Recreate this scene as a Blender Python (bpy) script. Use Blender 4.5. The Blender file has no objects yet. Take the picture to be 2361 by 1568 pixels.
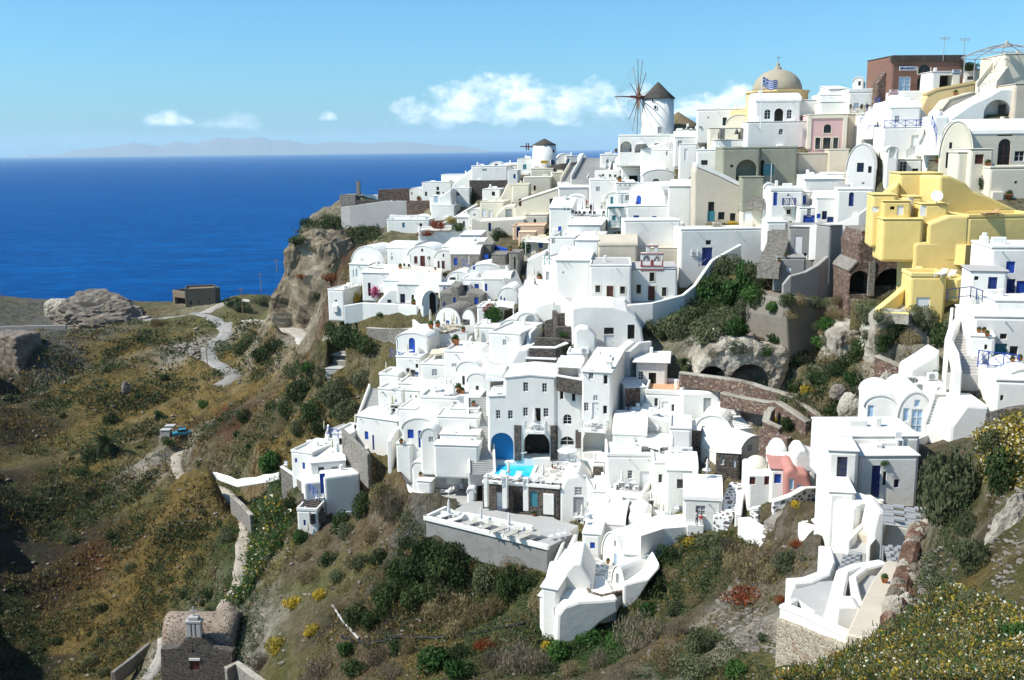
HAZE=2.4e-5
EXPO=.54
import bpy, bmesh, math, random
import numpy as np
from mathutils import Vector, Matrix
from mathutils.bvhtree import BVHTree
R=math.radians
rng=random.Random(7)
nrng=np.random.default_rng(11)
SC=bpy.context.scene
COL=SC.collection
# ------------------------------------------------------------------ camera
FPX=2268.0                      # focal length in pixels of a 2361 px wide picture
PITCH=math.atan((784 - 344) / FPX)
ROLL=R(0.69)
R0=Vector((1,0,0)); FW=Vector((0, math.cos(PITCH),-math.sin(PITCH))); U0=Vector((0, math.sin(PITCH), math.cos(PITCH)))
CR=R0 * math.cos(ROLL) - U0 * math.sin(ROLL)
CU=R0 * math.sin(ROLL) + U0 * math.cos(ROLL)
SEA=-112.0
cam_d = bpy.data.cameras.new('camera'); cam = bpy.data.objects.new('camera', cam_d); COL.objects.link(cam)
cam_d.sensor_width=36.0; cam_d.lens=36.0 * FPX / 2361.0
cam_d.clip_start=0.3; cam_d.clip_end=200000
m=Matrix((CR, CU,-FW)).transposed().to_4x4(); cam.matrix_world=m
SC.camera=cam
# pixel helpers: pixels are read in one ninth of the photo at a time
OX, OY, SS=0.0,0.0,1.0
def C(c, r):
 global OX, OY, SS
 OX, OY, SS=787.0 * c,522.667 * r,3.0
def full():
 global OX, OY, SS
 OX, OY, SS=0.0,0.0,1.0
def fx(x): return OX + x / SS
def fy(y): return OY + y / SS
def ray(X, Y):
 d=CR * ((X - 1180.5) / FPX) + CU * ((784 - Y) / FPX) + FW
 return d / d.y
def proj(p):
 p=Vector(p); w=p.dot(FW)
 return 1180.5 + FPX * p.dot(CR) / w,784 - FPX * p.dot(CU) / w
# ------------------------------------------------------------------ node helpers
class NT:
 def __init__(s, nt): s.nt=nt; s.n=nt.nodes; s.l=nt.links
 def new(s, t, **kw):
  n=s.n.new(t)
  for k, v in kw.items():
   if k.startswith('i_'): n.inputs[k[2:].replace('_',' ')].default_value = v
   else: setattr(n, k, v)
  return n
 def ln(s, a, b): s.l.new(a, b)
 def noise(s, vec, scale, detail=4, rough=.55, out='Fac'):
  n = s.new('ShaderNodeTexNoise'); n.inputs['Scale'].default_value = scale; n.inputs['Detail'].default_value = detail; n.inputs['Roughness'].default_value = rough
  if vec is not None: s.ln(vec, n.inputs['Vector'])
  return n.outputs[out]
 def ramp(s, fac, stops, interp='LINEAR'):
  n = s.new('ShaderNodeValToRGB'); cr = n.color_ramp; cr.interpolation = interp
  while len(cr.elements) < len(stops): cr.elements.new(.5)
  for e,(p, c) in zip(cr.elements, stops):
   e.position=p; e.color=(*c,1) if len(c) == 3 else c
  s.ln(fac, n.inputs[0]); return n.outputs[0]
 def mix(s, f, a, b, mode='MIX'):
  n = s.new('ShaderNodeMix', data_type='RGBA', blend_type=mode)
  for k, v in ((0, f),(6, a),(7, b)):
   if hasattr(v,'links'): s.ln(v, n.inputs[k])
   elif isinstance(v,(int, float)): n.inputs[k].default_value=v
   else: n.inputs[k].default_value=(*v,1) if len(v) == 3 else v
  return n.outputs[2]
 def math(s, op, a, b=None, c=None, clamp=False):
  n = s.new('ShaderNodeMath', operation=op, use_clamp=clamp)
  for i, v in enumerate((a, b, c)):
   if v is None: continue
   if hasattr(v,'links'): s.ln(v, n.inputs[i])
   else: n.inputs[i].default_value=v
  return n.outputs[0]
 def scale(s, vec, sx, sy, sz, loc=(0,0,0)):
  n = s.new('ShaderNodeMapping'); n.inputs['Scale'].default_value = (sx, sy, sz); n.inputs['Location'].default_value = loc
  s.ln(vec, n.inputs['Vector']); return n.outputs[0]
 def bump(s, h, strength=.3, dist=.05):
  n = s.new('ShaderNodeBump'); n.inputs['Strength'].default_value = strength; n.inputs['Distance'].default_value = dist
  s.ln(h, n.inputs['Height']); return n.outputs[0]
def base_mat(name, rough=.8, spec=.3):
 m=bpy.data.materials.new(name); m.use_nodes=True
 t = NT(m.node_tree); b = m.node_tree.nodes['Principled BSDF']
 b.inputs['Roughness'].default_value = rough; b.inputs['Specular IOR Level'].default_value = spec
 g = t.new('ShaderNodeNewGeometry')
 return m, t, b, g.outputs['Position']
def mul(c, k): return tuple(min(1, x * k) for x in c)
def plaster(name, col, stain=.10, patch=None, rough=.85, bump=.25):
 m, t, b, pos=base_mat(name, rough,.15)
 oi = t.new('ShaderNodeObjectInfo')
 n1=t.noise(pos,.55,5,.6)
 c=t.mix(t.ramp(n1,[(.35,(0,0,0)),(.7,(1,1,1))]),mul(col,1 - stain), col)
 st=t.noise(t.scale(pos,2.6,2.6,.28),1.0,5,.65)
 c = t.mix(t.math('MULTIPLY', t.ramp(st,[(.56,(0,0,0)),(.78,(1,1,1))]),stain * 3.2, clamp=True), c, mul(col,.66) if patch is None else patch)
 c = t.mix(t.math('MULTIPLY', oi.outputs['Random'],.07), c,(.62,.60,.55))
 t.ln(c, b.inputs['Base Color'])
 h = t.math('ADD', t.noise(pos,1.6,3), t.math('MULTIPLY', t.noise(pos,14,4),.35))
 t.ln(t.bump(h, bump,.09), b.inputs['Normal'])
 return m
def stone(name, cols, scale=2.2, mortar=(.32,.30,.27), rough=.9, mw=.07, bump=.8):
 m, t, b, pos=base_mat(name, rough,.2)
 w = t.new('ShaderNodeVectorMath', operation='ADD'); t.ln(pos, w.inputs[0])
 nz = t.noise(pos,1.7,2, out='Color'); sc = t.new('ShaderNodeVectorMath', operation='SCALE'); t.ln(nz, sc.inputs[0]); sc.inputs['Scale'].default_value = .35; t.ln(sc.outputs[0], w.inputs[1])
 v=t.scale(w.outputs[0], scale, scale, scale * 1.5)
 a = t.new('ShaderNodeTexVoronoi', feature='F1'); t.ln(v, a.inputs['Vector']); a.inputs['Scale'].default_value = 1
 e = t.new('ShaderNodeTexVoronoi', feature='DISTANCE_TO_EDGE'); t.ln(v, e.inputs['Vector']); e.inputs['Scale'].default_value = 1
 sep = t.new('ShaderNodeSeparateColor'); t.ln(a.outputs['Color'], sep.inputs[0])
 n=len(cols)
 c = t.ramp(sep.outputs[0],[((i + .5) / n, k) for i, k in enumerate(cols)],'CONSTANT' if n > 4 else 'LINEAR')
 c = t.mix(t.math('MULTIPLY', t.noise(pos,9,4),.35), c, mul(cols[0],.5))
 ed = t.ramp(e.outputs['Distance'],[(mw * .5,(0,0,0)),(mw * 1.4,(1,1,1))])
 c=t.mix(ed, mortar, c)
 t.ln(c, b.inputs['Base Color'])
 hh = t.math('ADD', ed, t.math('MULTIPLY', t.noise(pos,11,4),.5))
 t.ln(t.bump(hh, bump,.12), b.inputs['Normal'])
 return m
def rockmat(name, cols, scale=.35, rough=.95, bump=1.0):
 m, t, b, pos=base_mat(name, rough,.1)
 n=t.noise(pos, scale,8,.62)
 c=t.ramp(n,[(.3 + .4 * i / max(1, len(cols) - 1), k) for i, k in enumerate(cols)])
 v = t.new('ShaderNodeTexVoronoi'); t.ln(pos, v.inputs['Vector']); v.inputs['Scale'].default_value = 1.1
 c = t.mix(t.ramp(v.outputs['Distance'],[(0,(.6,.6,.6)),(.22,(0,0,0))]),c, mul(cols[0],.45))
 t.ln(c, b.inputs['Base Color'])
 h = t.math('ADD', n, t.math('MULTIPLY', t.noise(pos,3.2,8,.7),.5))
 t.ln(t.bump(h, bump,.5), b.inputs['Normal'])
 return m
def paint(name, col, rough=.45, spec=.4, var=.15, sc=4):
 m, t, b, pos=base_mat(name, rough, spec)
 t.ln(t.mix(t.ramp(t.noise(pos, sc,4),[(.35,(0,0,0)),(.7,(1,1,1))]),mul(col,1 - var), col), b.inputs['Base Color'])
 return m
def foliage(name, cols, trans=.25):
 m, t, b, pos=base_mat(name,.75,.15)
 oi = t.new('ShaderNodeObjectInfo')
 n=t.noise(pos,1.3,3)
 f = t.math('ADD', t.math('MULTIPLY', n,.75), t.math('MULTIPLY', t.math('SUBTRACT', oi.outputs['Random'],.5),.35))
 n2=t.noise(pos,9,2)
 f = t.math('ADD', f, t.math('MULTIPLY', t.math('SUBTRACT', n2,.5),.5))
 c=t.ramp(f,[(.15 + .55 * i / max(1, len(cols) - 1), k) for i, k in enumerate(cols)])
 t.ln(c, b.inputs['Base Color'])
 tr = t.new('ShaderNodeBsdfTranslucent'); t.ln(c, tr.inputs['Color'])
 mx = t.new('ShaderNodeMixShader'); mx.inputs[0].default_value = trans
 t.ln(b.outputs[0], mx.inputs[1]); t.ln(tr.outputs[0], mx.inputs[2])
 t.ln(mx.outputs[0], m.node_tree.nodes['Material Output'].inputs['Surface'])
 return m
M={}
WHITE=(.80,.78,.715)
M['W'] = plaster('white_limewash', WHITE,.08,(.52,.49,.42))
M['C'] = plaster('cream_plaster',(.72,.66,.52),.06)
M['B'] = plaster('beige_plaster',(.60,.52,.40),.12,(.38,.27,.15))
M['O'] = plaster('ochre_plaster',(.66,.50,.24),.10)
M['Y'] = plaster('yellow_plaster',(.79,.60,.22),.10,(.62,.42,.16))
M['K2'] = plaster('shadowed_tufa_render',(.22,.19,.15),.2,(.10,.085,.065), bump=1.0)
M['GR'] = plaster('streaked_grey_render',(.27,.265,.245),.25,(.17,.16,.14), bump=.6)
M['BC'] = plaster('brown_concrete',(.20,.15,.10),.15)
M['P'] = plaster('pink_plaster',(.68,.42,.40),.10)
M['A'] = plaster('apricot_plaster',(.74,.52,.35),.05)
M['G'] = plaster('grey_render',(.30,.29,.27),.14)
M['N'] = plaster('weathered_green_render',(.30,.30,.22),.18,(.14,.14,.11))
M['R'] = plaster('redbrown_plaster',(.21,.098,.066),.16,(.20,.16,.13))
M['K'] = plaster('concrete',(.45,.43,.40),.10)
M['D'] = plaster('dark_stucco',(.07,.05,.04),.2,(.25,.22,.19), bump=.8)
M['F'] = plaster('pale_paving',(.40,.39,.365),.10)
M['W2'] = plaster('toned_down_white_roof',(.70,.685,.635),.09,(.50,.48,.42))  # limewash darkened so roofs in full sun keep their texture
M['TC'] = rockmat('tan_cliff_rock',[(.08,.06,.04),(.19,.15,.10),(.30,.25,.175),(.38,.33,.25)],.22)
M['M'] = plaster('dome_plaster',(.40,.35,.25),.16,(.22,.18,.12))
M['SR'] = plaster('red_wash',(.50,.22,.18),.16)
M['S'] = stone('dark_basalt_masonry',[(.05,.045,.04),(.11,.085,.07),(.16,.12,.09),(.09,.08,.075),(.20,.16,.13)],3.8,(.20,.18,.155))
M['L'] = stone('grey_masonry',[(.24,.22,.19),(.34,.30,.25),(.20,.17,.14),(.40,.36,.30),(.28,.24,.20)],4.2,(.34,.32,.28))
M['LB'] = stone('beige_rubble_masonry',[(.38,.31,.22),(.46,.39,.29),(.28,.19,.12),(.50,.44,.34),(.34,.27,.19)],3.6,(.46,.40,.30), mw=.1)
M['Q'] = stone('red_rubble_masonry',[(.14,.07,.05),(.24,.14,.10),(.10,.07,.06),(.32,.22,.16),(.18,.10,.07),(.42,.36,.30)],3.9,(.20,.165,.135))
M['X'] = stone('whitewashed_cobbles',[(.12,.11,.10),(.22,.2,.18),(.16,.14,.12)],1.9,(.76,.75,.73), mw=.16, bump=.3)
M['CZ'] = stone('crazy_paving',[(.42,.40,.36),(.54,.52,.48),(.36,.34,.30)],.9,(.74,.73,.71), mw=.06, bump=.15)
M['RB'] = rockmat('red_brown_rock',[(.08,.045,.03),(.20,.115,.08),(.36,.27,.20)],.9)
M['T'] = rockmat('pale_tufa',[(.16,.14,.10),(.34,.30,.24),(.46,.42,.34),(.52,.48,.40)],.3)
M['TD'] = rockmat('dark_tufa',[(.12,.10,.08),(.22,.19,.15),(.30,.26,.21)])
M['blue'] = paint('blue_paint',(.015,.07,.38)); M['navy'] = paint('navy_paint',(.012,.03,.16))
M['brown'] = paint('brown_paint',(.10,.025,.018)); M['wood'] = paint('weathered_wood',(.30,.19,.10),.7)
M['teal'] = paint('teal_paint',(.05,.22,.26)); M['grey'] = paint('grey_paint',(.32,.33,.33)); M['white'] = paint('white_paint',(.78,.78,.76))
M['ltblue'] = paint('pale_blue_paint',(.35,.52,.68)); M['red'] = paint('red_paint',(.35,.03,.02)); M['black'] = paint('black_iron',(.02,.02,.02))
M['glass'] = paint('dark_window_glass',(.018,.022,.026),.12,.5); M['shade'] = paint('dark_interior',(.03,.028,.025),.9,.1)  # the near-black fill paints in the shade behind openings
M['canvas'] = paint('cream_canvas',(.68,.61,.46),.9,.1); M['wcanvas'] = paint('white_canvas',(.78,.77,.74),.9,.1)
M['terra'] = paint('terracotta',(.42,.16,.07),.8,.2); M['metal'] = paint('dull_metal',(.32,.32,.33),.4,.5)
M['thatch'] = paint('grey_thatch',(.11,.10,.085),.95,.1,.5,6); M['ythatch'] = paint('straw_thatch',(.26,.20,.11),.95,.1,.5,6)
M['gold'] = paint('yellow_sign_paint',(.72,.42,.03)); M['skin'] = paint('skin',(.42,.24,.16),.6); M['hair'] = paint('hair',(.03,.02,.015),.7)
M['cloth_w'] = paint('white_cloth',(.7,.7,.7),.9); M['cloth_n'] = paint('navy_cloth',(.03,.04,.10),.9); M['cloth_r'] = paint('red_cloth',(.5,.03,.02),.9)
M['carpaint'] = paint('teal_car_paint',(.02,.22,.30),.25,.6); M['lwood'] = paint('light_lounger_slats',(.50,.47,.40),.7)
M['orange'] = paint('orange_tile',(.62,.36,.20),.8)
# ------------------------------------------------------------------ object helpers
def link(name, me, mat=None, parent=None):
 o=bpy.data.objects.new(name, me); COL.objects.link(o)
 if mat is not None:
  for k in (mat if isinstance(mat,(list, tuple)) else [mat]): me.materials.append(M[k] if isinstance(k, str) else k)
 if parent is not None: o.parent=parent
 return o
def obj(name, bm, mat=None, parent=None, smooth=False):
 me=bpy.data.meshes.new(name); bm.to_mesh(me); bm.free()
 if smooth:
  for p in me.polygons: p.use_smooth=True
 return link(name, me, mat, parent)
def empty(name, loc, rz=0.0):
 o=bpy.data.objects.new(name, None); COL.objects.link(o); o.location=loc; o.rotation_euler=(0,0, rz); o.empty_display_size=.5
 return o
def tag(o, label=None, cat=None, group=None, kind=None):
 if label: o['label'] = label
 if cat: o['category'] = cat
 if group: o['group'] = group
 if kind: o['kind'] = kind
 return o
AUTO=[]      # (object, phrase, place) -> a label with an ordinal where several match
def auto(o, phrase, place, cat, group=None):
 o['category'] = cat
 if group: o['group'] = group
 AUTO.append((o, phrase, place)); return o
def box(bm, x0, x1, y0, y1, z0, z1, mi=0):
 v=[bm.verts.new(p) for p in ((x0, y0, z0),(x1, y0, z0),(x1, y1, z0),(x0, y1, z0),(x0, y0, z1),(x1, y0, z1),(x1, y1, z1),(x0, y1, z1))]
 for f in ((3,2,1,0),(4,5,6,7),(0,1,5,4),(1,2,6,5),(2,3,7,6),(3,0,4,7)):
  bm.faces.new([v[i] for i in f]).material_index=mi
 return v
def tube(bm, a, b, r, r2=None, n=6, cap=True, mi=0):
 a=Vector(a); b=Vector(b); d=(b - a); r2=r if r2 is None else r2
 if d.length < 1e-6: return
 q = d.to_track_quat('Z','Y'); A = []; B = []
 for i in range(n):
  t=2 * math.pi * i / n; u=Vector((math.cos(t), math.sin(t),0))
  A.append(bm.verts.new(a + q @ (u * r))); B.append(bm.verts.new(b + q @ (u * r2)))
 for i in range(n):
  j=(i + 1) % n; bm.faces.new((A[i], A[j], B[j], B[i])).material_index=mi
 if cap: bm.faces.new(A[::-1]).material_index=mi; bm.faces.new(B).material_index=mi
def lathe(bm, prof, n=16, c=(0,0,0), a0=0.0):
 rings=[]
 for r, z in prof:
  if r < 1e-5: rings.append([bm.verts.new((c[0], c[1], c[2] + z))])
  else: rings.append([bm.verts.new((c[0] + r * math.cos(a0 + 2 * math.pi * i / n), c[1] + r * math.sin(a0 + 2 * math.pi * i / n), c[2] + z)) for i in range(n)])
 for A, B in zip(rings, rings[1:]):
  for i in range(n):
   j=(i + 1) % n
   if len(A) == 1 and len(B) == 1: continue
   if len(A) == 1: bm.faces.new((A[0], B[j], B[i]))
   elif len(B) == 1: bm.faces.new((A[i], A[j], B[0]))
   else: bm.faces.new((A[i], A[j], B[j], B[i]))
 for ring, flip in ((rings[0], True),(rings[-1], False)):
  if len(ring) > 2: bm.faces.new(ring[::-1] if flip else ring)
def prism_xz(bm, prof, y0, y1):
 A=[bm.verts.new((x, y0, z)) for x, z in prof]; B=[bm.verts.new((x, y1, z)) for x, z in prof]; n=len(prof)
 bm.faces.new(A); bm.faces.new(B[::-1])
 for i in range(n):
  j=(i + 1) % n; bm.faces.new((A[j], A[i], B[i], B[j]))
def prism_yz(bm, prof, x0, x1):
 A=[bm.verts.new((x0, y, z)) for y, z in prof]; B=[bm.verts.new((x1, y, z)) for y, z in prof]; n=len(prof)
 bm.faces.new(A[::-1]); bm.faces.new(B)
 for i in range(n):
  j=(i + 1) % n; bm.faces.new((A[i], A[j], B[j], B[i]))
def bevel(bm, off, seg=2, ang=35):
 bmesh.ops.recalc_face_normals(bm, faces=bm.faces[:])
 es=[e for e in bm.edges if len(e.link_faces) == 2 and e.calc_face_angle(0) > R(ang)]
 if es and off > 0: bmesh.ops.bevel(bm, geom=es, offset=off, segments=seg, profile=.5, affect='EDGES', clamp_overlap=True)
def copy_tree(o, parent=None):
 c=o.copy(); COL.objects.link(c); c.parent=parent
 for ch in o.children: copy_tree(ch, c)
 return c
def vnoise(P, scale, seed=0):
 """value noise on an (n,3) array"""
 Q=P * scale + seed * 17.31; i=np.floor(Q).astype(np.int64); f=Q - i; f=f * f * (3 - 2 * f)
 def h(a, b, c):
  n=(a * 374761393 + b * 668265263 + c * 2147483647 + seed * 974711) & 0x7fffffff
  n=((n ^ (n >> 13)) * 1274126177) & 0x7fffffff
  return ((n ^ (n >> 16)) & 0xffff) / 65535.0
 r=0
 for dx in (0,1):
  for dy in (0,1):
   for dz in (0,1):
    w=(f[:,0] if dx else 1 - f[:,0]) * (f[:,1] if dy else 1 - f[:,1]) * (f[:,2] if dz else 1 - f[:,2])
    r=r + w * h(i[:,0] + dx, i[:,1] + dy, i[:,2] + dz)
 return r * 2 - 1
def fbm(P, scale, oct=4, seed=0, gain=.5):
 a=1; s=0; t=0
 for k in range(oct):
  s=s + a * vnoise(P, scale * 2 ** k, seed + k); t += a; a *= gain
 return s / t
# ------------------------------------------------------------------ surveyed points: (picture x, picture y, distance ahead in m)
SURV=[
 # village
 (1510,318,195),(1255,392,255),(1130,400,262),(1000,440,264),(960,452,268),(830,470,266),(1200,500,205),(1100,520,205),(1350,500,185),(1450,400,195),
 (1600,330,182),(1700,330,170),(1790,270,165),(1900,350,158),(2020,250,158),(2080,207,153),(2200,207,149),(2361,200,140),(2361,140,138),(2250,385,128),(2150,350,136),
 (2361,450,114),(2000,440,138),(1850,440,144),(1740,445,148),(1650,505,148),(1550,510,155),(1450,560,145),(1850,535,126),(1950,540,120),(2100,490,111),(2300,560,98),
 (2100,600,105),(2050,710,102),(2200,690,94),(2361,690,84),(1640,610,136),(1480,705,128),(1400,695,130),(1300,690,138),(1230,660,150),(1150,665,157),(1000,620,174),
 (900,600,184),(830,640,185),(760,728,178),(900,735,168),(1050,755,151),(1150,755,144),(1380,810,122),(1480,810,121),(1250,820,127),(1000,860,135),(1100,880,128),
 (950,1010,125),(850,1055,126),(700,1105,125),(1000,1070,118),(1060,1110,110),(1200,1060,107),(1400,1060,106),(1500,940,113),(1600,990,105),(1700,1020,98),
 (1000,1185,103),(1250,1200,98),(1330,1240,94),(1400,1215,96),(1600,1195,92),(1750,1155,86),(1850,1125,82),(1400,1300,89),(1430,1370,82),(1270,1465,79),
 (1950,1250,64),(2100,1010,71),(2200,910,75),(2361,890,68),(2270,810,77),(1980,1010,76),(1900,1480,47),(2050,1300,52),(1990,1455,41),
 (1260,1090,104),(1560,740,126),(1720,960,103),(1860,1000,92),(1340,620,152),(1260,560,172),(1180,560,190),(930,480,262),(1080,470,235),(960,560,205),(1050,560,200),
 # cliff and cape
 (880,530,240),(760,520,250),(690,545,240),(655,555,238),(620,690,240),(625,725,236),(735,745,214),(745,700,212),(770,610,205),(740,640,212),
 (0,752,322),(60,748,330),(130,740,335),(330,708,340),(400,705,342),(500,693,350),(560,680,345),(600,676,335),
 (333,736,322),(457,723,315),(483,712,325),(500,739,300),(521,762,284),(500,786,272),(473,806,262),(493,832,250),(533,856,240),(517,879,232),
 (540,700,318),(620,732,262),(660,740,246),(700,770,232),(712,806,222),(600,800,246),(640,860,226),(740,830,206),(760,870,186),
 (100,770,308),(30,800,290),(40,880,262),(60,960,236),(20,1050,212),(200,900,240),(300,1000,218),(420,1005,214),(480,1000,204),(230,1080,196),(0,1150,182),(100,1260,165),(300,1200,166),
 (330,880,240),(420,900,232),(560,960,196),(650,930,186),(700,1000,165),(620,1040,168),(820,940,150),(850,890,154),
 (410,1040,196),(420,1100,174),(520,1120,165),(640,1105,145),(450,1130,172),(560,1200,143),(500,1400,119),(300,1400,134),(100,1460,130),(0,1568,120),(250,1568,114),(450,1545,107),(560,1480,108),(340,1568,110),
 (700,1200,120),(620,1330,113),(640,1450,102),(700,1530,92),(820,1390,99),(900,1250,106),(880,1120,114),(760,1250,116),(930,1200,105),(980,1250,102),
 (1150,1300,96),(1300,1310,90),(900,1450,90),(1000,1500,84),(1200,1490,79),(1150,1400,88),(1050,1400,91),(1100,1568,70),(1300,1568,66),(1500,1500,67),(1500,1390,77),(1600,1290,79),(1560,1255,84),
 (1700,1380,67),(1700,1235,80),(1850,1250,69),(1660,1460,59),(1800,1420,54),(1650,1568,49),(1800,1568,39),(1830,1500,46),(2000,1510,38),(2000,1568,31),(2110,1490,30),
 (2200,1420,28),(2361,1420,22),(2361,1568,18),(2200,1568,23),(2300,1260,32),(2361,1150,35),(2150,1230,44),(2200,1120,48),(2361,960,46),(2250,980,52),(2120,1050,60),
 # ruins and gully on the right
 (1690,890,110),(1640,860,114),(1750,800,117),(1880,840,110),(1990,860,105),(1600,770,122),(1520,720,128),(1650,660,131),(1740,600,130),(1800,700,118),(1950,705,109),(2010,700,107),(2060,695,105),(2080,770,98),(2150,720,97),
 (2200,760,92),(2000,920,94),(1950,970,89),(1870,970,92),(1810,1020,89),(1730,950,101),(2120,860,88),(1640,880,113),
]
# world points behind the crest, under the camera and out of the picture
EXTRA=[(30,245,-3),(10,300,-20),(-30,300,-30),(70,235,-2),(100,200,4),(130,160,14),(170,200,10),(60,300,-25),(120,120,12),(100,80,6),(80,50,4),(60,30,1),(40,18,-1.5),(25,8,-2),
 (0,2,-2.4),(-12,6,-8),(0,10,-8.2),(8,14,-10.5),(-20,20,-20),(-5,30,-23),(-10,45,-33),(-40,40,-42),(-40,70,-52),(-80,80,-60),(-110,130,-64),(-140,180,-68),(20,20,-10.5),(18,6,-4.5),
 (-20,62,-40),(-166,250,-24),(-160,225,-22),(-152,205,-26),(-172,275,-30),(-128,240,-62),(-122,215,-64),(-112,195,-66),(-104,140,-41),(-98,122,-43),(-112,162,-41),(-124,180,-40),(-78,128,-64),(-84,150,-65),(-70,112,-62),(-60,90,-52),(-85,100,-30),(160,60,12),(160,300,-30),(100,300,-25)]  # unseen ridges on the left, shaped for the shade they throw on the slope
SP=np.array([(s[0], s[1]) for s in SURV], float); SD=np.array([s[2] for s in SURV], float)
def rbf_fit(P, V, c, lam):
 d=np.sqrt(((P[:, None] - P[None]) ** 2).sum(-1) + c * c); n=len(P); k=P.shape[1]
 A=np.zeros((n + k + 1, n + k + 1)); A[:n, :n]=d - lam * np.eye(n); A[:n, n]=1; A[n, :n]=1; A[:n, n + 1:]=P; A[n + 1:, :n]=P.T
 return np.linalg.solve(A, np.concatenate([V, np.zeros(k + 1)]))
def rbf_eval(P, w, c, Q):
 n=len(P); out=np.empty(len(Q))
 for i in range(0, len(Q),20000):
  q=Q[i:i + 20000]; d=np.sqrt(((q[:, None] - P[None]) ** 2).sum(-1) + c * c)
  out[i:i + 20000]=d @ w[:n] + w[n] + q @ w[n + 1:]
 return out
SW=rbf_fit(SP / 100, np.log(SD),.12,.004)
def depth(X, Y): return float(math.exp(rbf_eval(SP / 100, SW,.12, np.array([[X / 100, Y / 100]]))[0]))
def at(x, y, d=None):
 """picture point of the current ninth -> place, at the surveyed distance or at d"""
 X, Y=fx(x), fy(y); return ray(X, Y) * (depth(X, Y) if d is None else d)
def at_z(x, y, z):
 r=ray(fx(x), fy(y)); return r * (z / r.z)
def on_plane(x, y, P, n):
 r=ray(fx(x), fy(y)); return r * (P.dot(n) / r.dot(n))
PADS=[]          # (corner list xy, z): levelled ground under houses and terraces
BASES=[]         # ground points next to houses
# ------------------------------------------------------------------ terrain grid (fan of rows, denser near the viewer)
NU, NV=980,820
UMIN, UMAX=-.84,1.06; YMIN, YMAX=2.0,430.0
def grid_z():
 pts=[]
 for x, y, d in SURV:
  p=ray(x, y) * d; pts.append((p.x, p.y, p.z))
 pts += EXTRA + BASES
 # coast: the land falls to the sea beyond the cape
 for x in range(-240,40,20):
  yy=372 + .08 * max(0,-x - 60) if x < -40 else 360
  pts.append((x, yy,-66)); pts.append((x, yy + 25, SEA - 4)); pts.append((x, yy + 60, SEA - 12))
 for x, y in ((-40,300),(-45,330),(-20,345),(0,360),(40,370),(90,370)): pts.append((x, y + 15,-75)); pts.append((x, y + 55, SEA - 6))
 P=np.array(pts, float); keep=[]; seen={}
 for i, p in enumerate(P):
  k=(round(p[0] / 1.2), round(p[1] / 1.2))
  if k in seen: continue
  seen[k]=1; keep.append(i)
 P=P[keep]
 w=rbf_fit(P[:, :2] / 50, P[:,2],.05,.02)
 cu=np.linspace(UMIN, UMAX,191); cv=np.exp(np.linspace(math.log(YMIN), math.log(YMAX),206))
 Ug, Vg=np.meshgrid(cu, cv); Q=np.stack([(Ug * Vg).ravel(), Vg.ravel()],1)
 Z=rbf_eval(P[:, :2] / 50, w,.05, Q / 50).reshape(Ug.shape)
 fu=np.linspace(0,190, NU); fv=np.linspace(0,205, NV)
 iu=np.minimum(fu.astype(int),189); iv=np.minimum(fv.astype(int),204); a=fu - iu; b=fv - iv
 Zr=Z[:, iu] * (1 - a) + Z[:, iu + 1] * a
 return Zr[iv] * (1 - b)[:, None] + Zr[iv + 1] * b[:, None]
US=np.linspace(UMIN, UMAX, NU); VS=np.exp(np.linspace(math.log(YMIN), math.log(YMAX), NV))
GX=US[None, :] * VS[:, None]; GY=np.repeat(VS[:, None], NU,1)
GZ=None
def ground_z(x, y):
 u=(x / y - UMIN) / (UMAX - UMIN) * (NU - 1); v=(math.log(max(y, YMIN)) - math.log(YMIN)) / (math.log(YMAX) - math.log(YMIN)) * (NV - 1)
 u=min(max(u,0), NU - 1.001); v=min(max(v,0), NV - 1.001); i, j=int(v), int(u); a, b=v - i, u - j
 return float((GZ[i, j] * (1 - b) + GZ[i, j + 1] * b) * (1 - a) + (GZ[i + 1, j] * (1 - b) + GZ[i + 1, j + 1] * b) * a)
def ground_ray(X, Y, d0=4.0, d1=425.0):
 r=ray(X, Y); d=d0
 while d < d1:
  p=r * d
  if p.z < ground_z(p.x, p.y):
   lo, hi=d * .985 - .3, d
   for _ in range(14):
    mid=(lo + hi) / 2; q=r * mid
    if q.z < ground_z(q.x, q.y): hi=mid
    else: lo=mid
   return r * hi
  d=d * 1.012 + .05
 return None
def inpoly(px, py, poly):
 c=np.zeros(np.shape(px), bool); n=len(poly); j=n - 1
 for i in range(n):
  xi, yi=poly[i]; xj, yj=poly[j]
  if yi != yj: c ^= ((yi > py) != (yj > py)) & (px < (xj - xi) * (py - yi) / (yj - yi) + xi)
  j=i
 return c
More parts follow.
